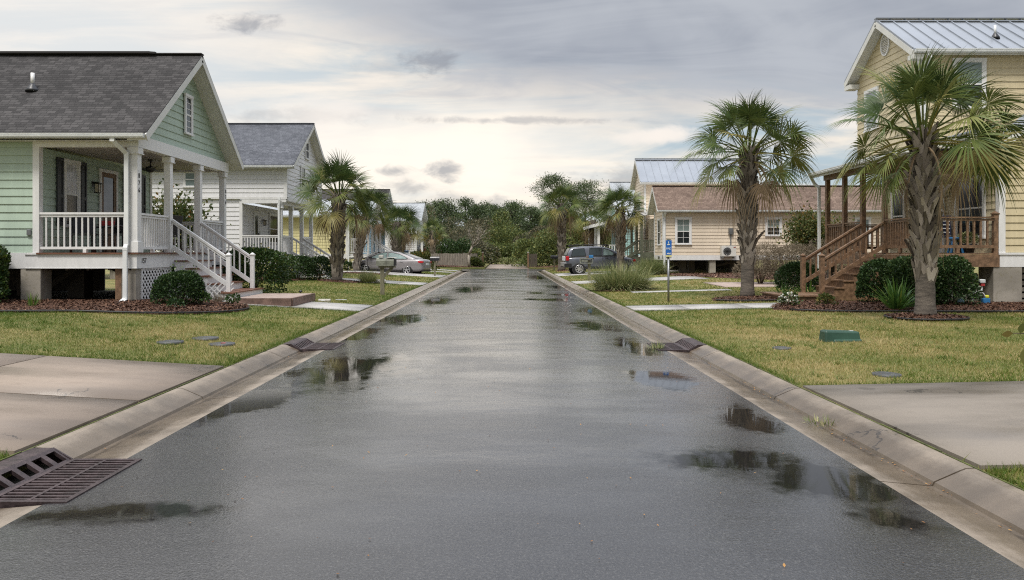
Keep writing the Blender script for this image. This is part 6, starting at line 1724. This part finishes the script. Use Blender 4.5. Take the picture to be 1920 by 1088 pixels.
# ------------------------------------------------------------------ drains, mailboxes, sign, utilities
def drain(label, x_in, x_low, x_back, y0, y1, bars, hood_slots, two_panel=False):
    """flat grate in the gutter with a sloping hood let into the kerb"""
    sg = 1 if x_back > x_in else -1
    t = thing('storm_drain', label, 'storm drain', (x_low, (y0 + y1) / 2, -.02), 'storm drains in the gutters')
    e = .012; gx0 = x_in - sg * .14; gx1 = x_low + sg * .0; a, b_ = sorted((gx0, gx1)); ya, yb = y0 + .02, y1 - .02; z = .012
    pit = MB(); p0, p1 = sorted((gx0, x_back)); pit.box(p0, p1, y0, y1, -.14, -.075); pit.build('pit', M['shade_black'], t)
    g = MB(); f = .035; z0, z1 = -.03, z
    g.box(a, a + f, ya, yb, z0, z1); g.box(b_ - f, b_, ya, yb, z0, z1); g.box(a + f, b_ - f, ya, ya + f, z0, z1); g.box(a + f, b_ - f, yb - f, yb, z0, z1)
    m = (a + b_) / 2; g.box(m - .012, m + .012, ya + f, yb - f, z0, z1 - .001)
    n = bars
    for k in range(n):
        y = ya + f + (yb - ya - 2 * f) * (k + .5) / n; w = (yb - ya - 2 * f) / n * .22
        g.box(a + f, m - .012, y - w, y + w, z0, z1 - .003); g.box(m + .012, b_ - f, y - w, y + w, z0, z1 - .003)
    g.build('grate', M['iron'], t)
    # sloping hood: face with slots, top lip
    h = MB(); xb0, xt = gx1 + sg * .012, x_back - sg * .06; zb, zt = .0, .095; nx = hood_slots
    def P(u, y, d=0): return Vector((xb0 + (xt - xb0) * u * .62, y, zb + (zt - zb) * u)) + Vector((-sg * .8, 0, .6)) * d
    def slab(u0, u1, ya_, yb_):
        q = [P(u0, ya_), P(u0, yb_), P(u1, yb_), P(u1, ya_)]; q2 = [v - Vector((-sg * .02, 0, .018)) for v in q]; h.hexa(q2 + q)
    slab(0, .14, ya, yb); slab(.80, 1, ya, yb)
    for k in range(nx + 1):
        y = ya + (yb - ya) * k / nx; w = .026 if nx < 8 else .022; slab(.14, .80, max(ya, y - w / 1), min(yb, y + w / 1))
    tx = P(1, 0).x; c0, c1 = sorted((tx, x_back + sg * .0)); h.box(c0, c1, ya, yb, zt - .02, zt)
    for yy in (ya - .016, yb): h.hexa([(xb0, yy, -.03), (x_back, yy, -.03), (x_back, yy + .016, -.03), (xb0, yy + .016, -.03), (xb0, yy, zb + .01), (tx, yy, zt), (tx, yy + .016, zt), (xb0, yy + .016, zb + .01)]) if sg > 0 else h.hexa([(x_back, yy, -.03), (xb0, yy, -.03), (xb0, yy + .016, -.03), (x_back, yy + .016, -.03), (tx, yy, zt), (xb0, yy, zb + .01), (xb0, yy + .016, zb + .01), (tx, yy + .016, zt)])
    h.build('hood', M['iron'], t)
    b = MB(); c0, c1 = sorted((tx, x_back)); 
    return t


drain('rusty iron storm drain nearest the camera, with long grate bars', RL, -3.31, -3.62, DRAIN_L1[0], DRAIN_L1[1], 15, 6)
drain('storm drain beside the large puddle, before the green cottage lawn', RL, -3.31, -3.62, DRAIN_L2[0], DRAIN_L2[1], 22, 9)
drain('storm drain with weeds at its edge, opposite the green utility box', RR, 2.96, 3.27, DRAIN_R[0], DRAIN_R[1], 22, 11)
blades('weed_tuft', 'weeds growing along the street edge of the drain opposite', 'weed', (2.5, 12.3, 0.0), 90, (.06, .16), .12, 'clump', None, (.1, 1.2), .008, .4, 41)
blades('weed_tuft', 'weed tuft in the gutter seam beside the right driveway', 'weed', (2.99, 7.0, -.02), 80, (.04, .1), .16, 'clump', None, (.3, 1.4), .008, .4, 42)


def mailbox(label, loc, style):
    t = thing('mailbox', label, 'mailbox', (0, 0, 0), 'kerbside mailboxes')
    if style == 'double':
        part(t, 'post', 'mailwood', (-.075, .055, -.06, .06, -.05, 1.0)); b = MB(); b.bar((.03, 0, .62), (.33, 0, .94), .09, .1); b.build('brace', M['mailwood'], t)
        part(t, 'arm', 'mailwood', (-.13, .45, -.1, .1, .93, .985))
        for x0, x1, nm in ((-.2, .135, 'box'), (.145, .40, 'box')):
            b = MB(); pr = [(-.14, .99), (-.14, 1.17), (-.10, 1.235), (0, 1.262), (.10, 1.235), (.14, 1.17), (.14, .99)]
            n = len(pr)
            b.face([(x0, y, z) for y, z in pr][::-1]); b.face([(x1, y, z) for y, z in pr])
            for k in range(n): p, q = pr[k], pr[(k + 1) % n]; b.face([(x0, *p), (x1, *p), (x1, *q), (x0, *q)])
            o = b.build('box', M['mailgrey'], t)
        part(t, 'lid', 'trim', (.402, .46, -.12, .12, 1.0, 1.22)); part(t, 'hood', 'stone', (-.12, .02, -.1, .12, 1.27, 1.36), (.16, .5, -.13, .13, 1.268, 1.285), bevel=.012)
    elif style == 'dark':
        part(t, 'post', 'mailwood', (-.05, .05, -.05, .05, -.05, .93)); b = MB(); b.bar((.0, 0, .6), (.2, 0, .9), .07, .07); b.build('brace', M['mailwood'], t)
        b = MB(); pr = [(-.11, .94), (-.11, 1.1), (-.07, 1.16), (0, 1.18), (.07, 1.16), (.11, 1.1), (.11, .94)]; x0, x1 = -.28, .28; n = len(pr)
        b.face([(x0, y, z) for y, z in pr][::-1]); b.face([(x1, y, z) for y, z in pr])
        for k in range(n): p, q = pr[k], pr[(k + 1) % n]; b.face([(x0, *p), (x1, *p), (x1, *q), (x0, *q)])
        b.build('box', M['maildark'], t); part(t, 'lid', 'maildark', (-.295, -.282, -.1, .1, .95, 1.13)); part(t, 'base_plate', 'trim', (-.2, .2, -.09, .09, .928, .94))
    else:
        part(t, 'post', 'mailwood', (.06, .2, -.06, .06, -.05, 1.04)); part(t, 'tray', 'mailgrey', (-.34, .28, -.18, .18, .86, .9), (-.34, .28, -.18, .18, 1.1, 1.14), (-.34, -.31, -.18, .18, .9, 1.1), (.25, .28, -.18, .18, .9, 1.1))
        part(t, 'box', 'mailgrey', (-.28, .05, -.15, .15, .93, 1.07), bevel=.02); part(t, 'parcel', 'blue', (.12, .33, -.12, .1, 1.142, 1.29), bevel=.015); part(t, 'wrapped_paper', 'paver', (-.03, .1, -.1, .1, 1.142, 1.25), bevel=.02)
    t.location = loc; WL[t] = Vector(loc)
    return t


mailbox('weathered grey-green double mailbox on a braced wooden post, left lawn', (-4.18, 25.6, gz(-4.18, 25.6)), 'double')
mailbox('small black mailbox on a wooden post beyond the sedan', (-4.2, 45.0, gz(-4.2, 45)), 'dark')
mailbox('dark grey mailbox on a pale post at the far right corner', (3.86, 58.0, gz(3.86, 58)), 'dark')
mailbox('boxy mailbox tray with a blue parcel on top, in front of the SUV', (4.2, 38.2, gz(4.2, 38.2)), 'tray')

sg_ = thing('street_sign', 'narrow blue sign on a grey steel post in the right lawn', 'sign', (4.83, 22.0, .13))
b = MB(); b.tube([(4.83, 22, .08), (4.83, 22, 1.38)], .032, 10); b.build('post', M['galv'], sg_)
part(sg_, 'bracket', 'galv', (4.80, 4.86, 21.99, 22.03, 1.36, 1.98)); pl_ = part(sg_, 'panel', 'signblue', (4.745, 4.915, 21.955, 21.975, 1.50, 1.935))
part(sg_, 'cap_strip', 'mailgrey', (4.765, 4.895, 21.955, 21.975, 1.945, 1.975)); part(sg_, 'lower_band', 'signyellow', (4.745, 4.915, 21.955, 21.975, 1.445, 1.495)); part(sg_, 'band_text', 'black', (4.75, 4.80, 21.955, 21.97, 1.405, 1.435), (4.815, 4.845, 21.955, 21.97, 1.41, 1.435), (4.86, 4.91, 21.955, 21.97, 1.41, 1.43))
b = MB()   # pale figure, curly middle marks, small marks below
b.lathe((4.822, 21.952, 1.885), [(.012, .002), (.012, -.002)], 10, 'y'); b.hexa([(4.805, 21.951, 1.84), (4.842, 21.951, 1.84), (4.842, 21.954, 1.84), (4.805, 21.954, 1.84), (4.817, 21.951, 1.875), (4.829, 21.951, 1.875), (4.829, 21.954, 1.875), (4.817, 21.954, 1.875)])
b.hexa([(4.778, 21.951, 1.795), (4.866, 21.951, 1.795), (4.866, 21.954, 1.795), (4.778, 21.954, 1.795), (4.79, 21.951, 1.822), (4.856, 21.951, 1.822), (4.856, 21.954, 1.822), (4.79, 21.954, 1.822)])
b.build('emblem', M['signpale'], pl_); text(pl_, 'PAD', .085, (4.83, 21.953, 1.685), (R(90), 0, 0), 'signpale', .002, .85); 
b = MB()
for q in range(4): b.box(4.775 + q * .028, 4.795 + q * .028, 21.951, 21.954, 1.525, 1.555 + .012 * (q % 2))
b.build('small_marks', M['signpale'], pl_)

ut = thing('utility_box', 'low green plastic utility pedestal lying in the right lawn', 'utility box', (5.5, 12.25, .15))
b = MB(); b.hexa([(5.2, 12.1, .1), (5.81, 12.14, .1), (5.81, 12.42, .1), (5.2, 12.4, .1), (5.215, 12.13, .315), (5.79, 12.17, .295), (5.79, 12.38, .295), (5.215, 12.36, .315)]); b.build('cover', M['utility'], ut, bevel=.028)
b = MB(); b.hexa([(5.32, 12.085, .1), (5.83, 12.12, .1), (5.83, 12.3, .1), (5.32, 12.3, .1), (5.345, 12.098, .175), (5.81, 12.13, .175), (5.81, 12.3, .175), (5.345, 12.3, .175)]); b.build('skirt', M['utility'], ut, bevel=.02)
part(ut, 'latch', 'plate', (5.66, 5.72, 12.24, 12.28, .298, .304))


def cover(label, x, y, r, mat='cover', sq=1.0):
    t = thing('meter_cover', label, 'meter cover', (x, y, gz(x, y)), 'meter covers in the lawns'); z = gz(x, y) + .018; b = MB(); n = 24
    b.lathe((x, y, z), [(r, -.05), (r, .008), (r * .88, .012), (r * .86, .004)], n); b.build('rim', M[mat], t); b = MB(); b.lathe((x, y, z), [(r * .85, .002), (r * .85, .009), (r * .4, .012), (r * .39, .008)], n); b.build('lid', M[mat], t)
    return t


cover('left dark meter cover of the three in the left lawn', -5.22, 11.65, .2); cover('far meter cover of the three in the left lawn', -4.93, 12.3, .21); c3 = cover('meter cover with an orange paint dab in the left lawn', -4.45, 11.75, .2)
part(c3, 'paint_mark', 'red', (-4.45, -4.38, 11.7, 11.76, gz(-4.45, 11.7) + .03, gz(-4.45, 11.7) + .034))
cover('meter cover near the kerb left of the green utility box', 4.25, 11.45, .14); cover('dark meter cover just beyond the right driveway', 4.58, 8.95, .16)


def path_light(label, x, y):
    t = thing('path_light', label, 'garden light', (x, y, gz(x, y)), 'small path lights'); z = gz(x, y); b = MB(); b.tube([(x, y, z), (x, y, z + .2)], .012, 6); b.build('stake', M['black'], t); b = MB(); b.lathe((x, y, z + .2), [(.02, 0), (.055, .01), (.05, .05), (.0, .075)], 12); b.build('head', M['black'], t)


path_light('small black path light in the mulch under the deck shrubs', 9.2, 17.35); path_light('small dark path light in the mulch by the paver landing', -5.9, 19.0 + 2.6)
ty = thing('toy_tricycle', 'white and blue toy tricycle under the wooden deck', 'toy', (12.0, 18.9, .25)); b = MB()
b.tube([(12.0 + .17 * math.cos(a), 18.9, .42 + .17 * math.sin(a)) for a in np.linspace(0, 5.9, 20)], .016, 6); b.build('wheel', M['plate'], ty); b = MB(); b.tube([(11.98, 18.9, .42), (12.08, 18.9, .62), (12.1, 18.92, .8)], .018, 6); b.tube([(11.87, 18.92, .3), (11.9, 18.95, .55), (12.08, 18.93, .62)], .014, 6); b.build('frame', M['plate'], ty)
part(ty, 'seat', 'plate', (12.02, 12.16, 18.86, 18.98, .8, .9), bevel=.02); part(ty, 'red_grip', 'red', (12.05, 12.14, 18.87, 18.96, .73, .79)); part(ty, 'blue_box', 'blue', (12.1, 12.28, 18.86, 19.0, .24, .42), bevel=.02); part(ty, 'yellow_cap', 'yellow', (12.16, 12.25, 18.86, 18.95, .425, .5), bevel=.02)
bl = thing('toy_ball', 'pale blue ball on the mulch under the wooden deck', 'ball', (11.6, 19.0, .3)); b = MB(); b.lathe((11.6, 19.0, .33), [(.0, -.1), (.06, -.08), (.1, 0), (.06, .08), (.0, .1)], 16); b.build('ball', M['paleblue'], bl)
so_ = thing('stone_block', 'pale border stones beside the white house palm', 'stone', (-5.6, 33.0, .25)); part(so_, 'stone', 'stone', (-5.75, -5.25, 32.9, 33.2, .2, .36), bevel=.05)
ls = thing('limestone', 'grey limestone slab at the corner of the paver landing', 'stone', (-5.3, 18.9, .2)); part(ls, 'stone', 'stone', (-5.3, -4.95, 21.2, 21.3, .17, .25), bevel=.02)
for x, y, L, lb in ((-4.75, 21.7, .16, 'longer'), (-5.1, 21.0, .06, 'shorter')):
    p_ = thing('paper_scrap', lb + ' white paper scrap on the grass near the path', 'litter', (x, y, gz(x, y)), 'paper scraps'); part(p_, 'sheet', 'plate', (x - L, x + L, y - .06, y + .06, gz(x, y) + .05, gz(x, y) + .056))


# ------------------------------------------------------------------ fences
def board_fence(label, x0, x1, y, z0, z1, mat, gap=.02, bw=.14, name='board_fence', dog=.03):
    t = thing(name, label, 'fence', ((x0 + x1) / 2, y, z0)); b = MB(); x = x0; k = 0
    while x < x1 - bw * .5: dz = random.uniform(-.03, .03); b.box(x, x + bw, y - .012, y + .012, z0, z1 + dz); x += bw + gap; k += 1
    b.build('boards', M[mat], t); part(t, 'rail', mat, (x0, x1, y + .013, y + .05, z0 + .3, z0 + .39)); part(t, 'rail', mat, (x0, x1, y + .013, y + .05, z1 - .4, z1 - .31))
    return t


board_fence('weathered grey wooden board fence left of the lane', -7.4, -2.6, 72, .1, 1.42, 'wood_grey')
wp = thing('wire_panel', 'grey diagonal lattice fence panel beside the tall post', 'fence', (-2.4, 72, .1)); b = MB()
for k in range(-10, 6):
    for s in (1, -1):
        x = -2.58 + (k if s > 0 else k + 10) * .07 
        a0 = max(0, (-2.58 - x) if s > 0 else (x - -2.2)); a1 = min(1.3, (-2.2 - x) if s > 0 else (x - -2.58))
        if a1 - a0 > .05: b.bar((x + s * a0, 72 + s * .006, .1 + a0), (x + s * a1, 72 + s * .006, .1 + a1), .01, .03, up=(-s, 0, 1))
b.build('lattice', M['wood_grey'], wp)
fp = thing('fence_post', 'tall brown post closing the left fence at the lane', 'post', (-2.1, 72, .1)); part(fp, 'post', 'wood', (-2.18, -2.02, 71.9, 72.06, .05, 1.5)); part(fp, 'cap', 'stone', (-2.2, -2.0, 71.88, 72.08, 1.502, 1.57))
fp = thing('fence_post', 'tall brown post right of the lane', 'post', (2.27, 72, .1)); part(fp, 'post', 'wood', (2.2, 2.34, 71.9, 72.04, .05, 1.5)); part(fp, 'cap', 'stone', (2.18, 2.36, 71.88, 72.06, 1.502, 1.57))
board_fence('short dark board fence right of the lane', 2.36, 3.1, 72, .1, 1.4, 'wood_dark')
board_fence('white picket fence in front of the far grey-roofed house', -10.6, -7.5, 74, .15, 1.55, 'white', gap=.09, bw=.09, name='picket_fence')
fb = thing('bin', 'blue bin lid behind the sedan roof', 'bin', (-7.95, 60.5, .35)); part(fb, 'body', 'blue', (-8.1, -7.8, 60.4, 60.7, .35, 1.6), bevel=.06); part(fb, 'lid', 'blue', (-8.13, -7.77, 60.37, 60.73, 1.602, 1.7), bevel=.03)


# ------------------------------------------------------------------ cars
def car(name, label, cat, spec):
    t = thing(name, label, cat, (0, 0, 0))
    def loft(sections, nm, mat, par=t):
        b = MB(); rings = [[Vector(p) for p in s] for s in sections]; n = len(rings[0]); i0 = 0
        for r in rings: b.v.extend([tuple(p) for p in r])
        for k in range(len(rings) - 1):
            for j in range(n):
                b.sm.add(len(b.f)); b.f.append((k * n + j, k * n + (j + 1) % n, (k + 1) * n + (j + 1) % n, (k + 1) * n + j))
        b.f.append(tuple(range(n))[::-1]); b.f.append(tuple((len(rings) - 1) * n + j for j in range(n)))
        o = b.build(nm, M[mat], par); m = o.modifiers.new('s', 'SUBSURF'); m.levels = m.render_levels = 1
        return o
    def body_sec(x, zb, zt, w):
        h = zt - zb; half = [(0, zb), (w * .82, zb), (w * .95, zb + .10 * h), (w * .985, zb + .32 * h), (w, zb + .58 * h), (w * .985, zb + .80 * h), (w * .93, zb + .95 * h), (w * .78, zt), (0, zt + .015)]
        return [(x, y, z) for y, z in half] + [(x, -y, z) for y, z in half[-2:0:-1]]
    loft([body_sec(*s) for s in spec['body']], 'body', spec['paint'])
    bz, w0, tum = spec['belt'], spec['w0'], spec['tumble']; wz = lambda z: w0 - (z - bz) * tum
    def cab_sec(x, z):
        half = [(0, bz - .1), (w0 + .01, bz - .1), (w0, bz), (wz(bz + (z - bz) * .6), bz + (z - bz) * .6), (wz(z - .04 * (z - bz)), z - .05 * (z - bz)), (wz(z) * .85, z), (0, z + .03)]
        return [(x, y, q) for y, q in half] + [(x, -y, q) for y, q in half[-2:0:-1]]
    loft([cab_sec(x, z) for x, z in spec['cabin']], 'cabin', spec['paint'])
    for poly, m in spec['windows']:
        for s in (1, -1):
            b = MB(); pts = [(x, s * (wz(z) + .014), z) for x, z in poly]; b.face(pts if s < 0 else pts[::-1]); b.build('side_window', M[m], t)
            b = MB(); n = len(pts)
            for k in range(n): b.bar(pts[k], pts[(k + 1) % n], .018, .022)
            b.build('window_trim', M['trim'], t)
    for (x0, z0), (x1, z1), m in spec['glass']:
        b = MB(); a0, a1 = wz(z0) * .86, wz(z1) * .80; nx = Vector((-(z1 - z0), 0, x1 - x0)).normalized(); nx = nx if nx.z > 0 else -nx; o = nx * .02
        b.face([Vector((x0, -a0, z0)) + o, Vector((x0, a0, z0)) + o, Vector((x1, a1, z1)) + o, Vector((x1, -a1, z1)) + o]); b.build('windscreen', M[m], t)
    rr, tw = spec['wheel']
    for x in spec['axles']:
        for s in (1, -1):
            yb = spec['track']
            b = MB(); b.lathe((x, s * (yb - .02), rr * 1.0), [(rr + .055, -.1), (rr + .06, .02)] if s > 0 else [(rr + .055, .1), (rr + .06, -.02)], 24, 'y'); b.build('wheel_arch', M['trim'], t)
            b = MB(); d = s; b.lathe((x, s * (yb + .005), rr), [(rr * .6, -.2 * d), (rr * .97, -.19 * d), (rr, -.1 * d), (rr, -.0 * d), (rr * .95, .03 * d), (rr * .7, .035 * d)], 28, 'y'); w = b.build('wheel', M['tyre'], t)
            b = MB(); r2 = rr * .66; b.lathe((x, s * (yb + .03), rr), [(r2, .0), (r2, .014 * d), (r2 * .88, .012 * d), (r2 * .86, -.02 * d)], 24, 'y')
            for k in range(spec['spokes']):
                a = 2 * math.pi * k / spec['spokes'] + .3; b.bar((x + .05 * math.cos(a), s * (yb + .045), rr + .05 * math.sin(a)), (x + r2 * .9 * math.cos(a), s * (yb + .036), rr + r2 * .9 * math.sin(a)), .055, .03, up=(0, 1, 0), w2=.075)
            b.lathe((x, s * (yb + .04), rr), [(.07, -.01), (.06, .02 * d)], 12, 'y'); b.build('rim', M['rim'], w)
    for nm, m, boxes in spec['bits']:
        for bx in boxes:
            for s in (1, -1):
                x0, x1, y0, y1, z0, z1 = bx; a, c = sorted((s * y0, s * y1))
                if y0 == -y1 and s < 0: continue
                b = MB(); b.box(x0, x1, a, c, z0, z1); b.build(nm, M[m], t, bevel=min(.02, (z1 - z0) * .3, abs(x1 - x0) * .3))
    return t


sedan = car('parked_sedan', 'grey four-door sedan parked across the left driveway', 'car', dict(
    paint='paint_grey', belt=.94, w0=.84, tumble=.50, wheel=(.345, .22), axles=(-1.42, 1.42), track=.86, spokes=5,
    body=[(-2.46, .46, .90, .66), (-2.42, .34, 1.0, .78), (-2.2, .24, 1.06, .87), (-1.6, .2, 1.03, .915), (-.8, .2, .98, .925), (.6, .2, .96, .92), (1.3, .2, .95, .91), (1.9, .22, .86, .88), (2.25, .26, .76, .80), (2.42, .32, .68, .66), (2.46, .4, .6, .55)],
    cabin=[(-2.05, 1.03), (-1.75, 1.13), (-1.3, 1.29), (-.8, 1.42), (-.25, 1.475), (.25, 1.46), (.7, 1.36), (1.15, 1.17), (1.62, .96)],
    windows=[([(1.18, 1.0), (.92, 1.14), (.52, 1.31), (.18, 1.39), (.02, 1.395), (-.02, 1.0)], 'carglass_pale'), ([(-.1, 1.0), (-.06, 1.395), (-.35, 1.385), (-.8, 1.31), (-1.2, 1.17), (-1.42, 1.06), (-1.3, 1.02)], 'carglass_pale')],
    glass=[((1.55, 1.0), (.62, 1.4), 'carglass'), ((-1.9, 1.08), (-.85, 1.41), 'carglass')],
    bits=[('tail_light', 'red_lens', [(-2.44, -2.12, .60, .845, .80, .93)]), ('headlight', 'clear_lens', [(2.02, 2.32, .55, .83, .66, .76)]), ('mirror', 'trim', [(.95, 1.12, .86, 1.03, .98, 1.1)]), ('door_handle', 'rim', [(-1.15, -.95, .905, .94, .84, .87), (-.0, .2, .91, .945, .83, .86)]),
          ('door_seam', 'trim', [(-.035, -.025, .90, .932, .3, .95), (1.22, 1.23, .88, .925, .35, .93)]), ('side_skirt', 'trim', [(-1.0, 1.0, .86, .915, .19, .27)]), ('number_plate', 'plate', [(-2.49, -2.46, -.25, .25, .66, .8)]), ('rear_bumper', 'trim', [(-2.45, -2.3, -.7, .7, .27, .4)])]))
sedan.rotation_euler = (R(1.0), R(-1.7), math.pi - R(14)); sedan.location = (-7.30, 47.9, .14)

suv = car('parked_suv', 'blue-grey SUV with roof rack parked on the right driveway', 'car', dict(
    paint='paint_dark', belt=1.14, w0=.86, tumble=.26, wheel=(.385, .26), axles=(-1.36, 1.36), track=.87, spokes=8,
    body=[(-2.2, .62, 1.0, .74), (-2.14, .5, 1.1, .84), (-1.9, .42, 1.16, .90), (-1.2, .38, 1.17, .925), (0, .36, 1.16, .925), (1.0, .38, 1.16, .915), (1.5, .42, 1.12, .90), (2.0, .45, 1.03, .85), (2.22, .5, .92, .74), (2.27, .6, .84, .64)],
    cabin=[(-2.12, 1.2), (-2.02, 1.5), (-1.82, 1.74), (-1.5, 1.79), (-.4, 1.80), (.3, 1.76), (.75, 1.62), (1.15, 1.36), (1.45, 1.16)],
    windows=[([(-1.86, 1.2), (-1.72, 1.64), (-1.0, 1.68), (-.92, 1.2)], 'carglass'), ([(-.72, 1.2), (-.66, 1.69), (.12, 1.68), (.08, 1.2)], 'carglass'), ([(.18, 1.2), (.22, 1.66), (.5, 1.58), (.85, 1.37), (1.05, 1.2)], 'carglass_pale')],
    glass=[((1.42, 1.2), (.55, 1.7), 'carglass'), ((-2.12, 1.25), (-1.9, 1.68), 'carglass')],
    bits=[('tail_light', 'red_lens', [(-2.2, -2.0, .70, .895, .92, 1.2)]), ('headlight', 'red_lens', [(2.12, 2.28, .55, .80, .78, .92)]), ('mirror', 'trim', [(.82, .98, .87, 1.08, 1.18, 1.34)]), ('door_handle', 'trim', [(-.62, -.42, .91, .945, 1.02, 1.06), (.3, .5, .91, .945, 1.02, 1.06)]),
          ('rear_bumper', 'rim', [(-2.34, -2.14, -.84, .84, .55, .78)]), ('bumper_corner', 'trim', [(-2.3, -1.85, .80, .92, .48, .74)]), ('side_skirt', 'trim', [(-.95, .95, .86, .93, .36, .5)]), ('roof_rail', 'trim', [(-1.85, .55, .60, .66, 1.86, 1.91), (-1.8, -1.7, .6, .66, 1.78, 1.86), (.4, .5, .6, .66, 1.74, 1.86), (-.7, -.6, .6, .66, 1.8, 1.86)]), ('rack_bar', 'trim', [(-1.4, -1.34, -.66, .66, 1.9, 1.93), (-.4, -.34, -.66, .66, 1.9, 1.93), (.2, .26, -.66, .66, 1.88, 1.91), (.5, .62, -.6, .6, 1.8, 1.88)]), ('door_seam', 'trim', [(.135, .145, .90, .935, .5, 1.15), (-.85, -.84, .9, .935, .7, 1.15)]), ('spare_door', 'plate', [(-2.26, -2.2, -.5, .5, .9, 1.2)])]))
suv.rotation_euler = (0, R(-1.0), R(3)); suv.location = (6.05, 48.2, .15)
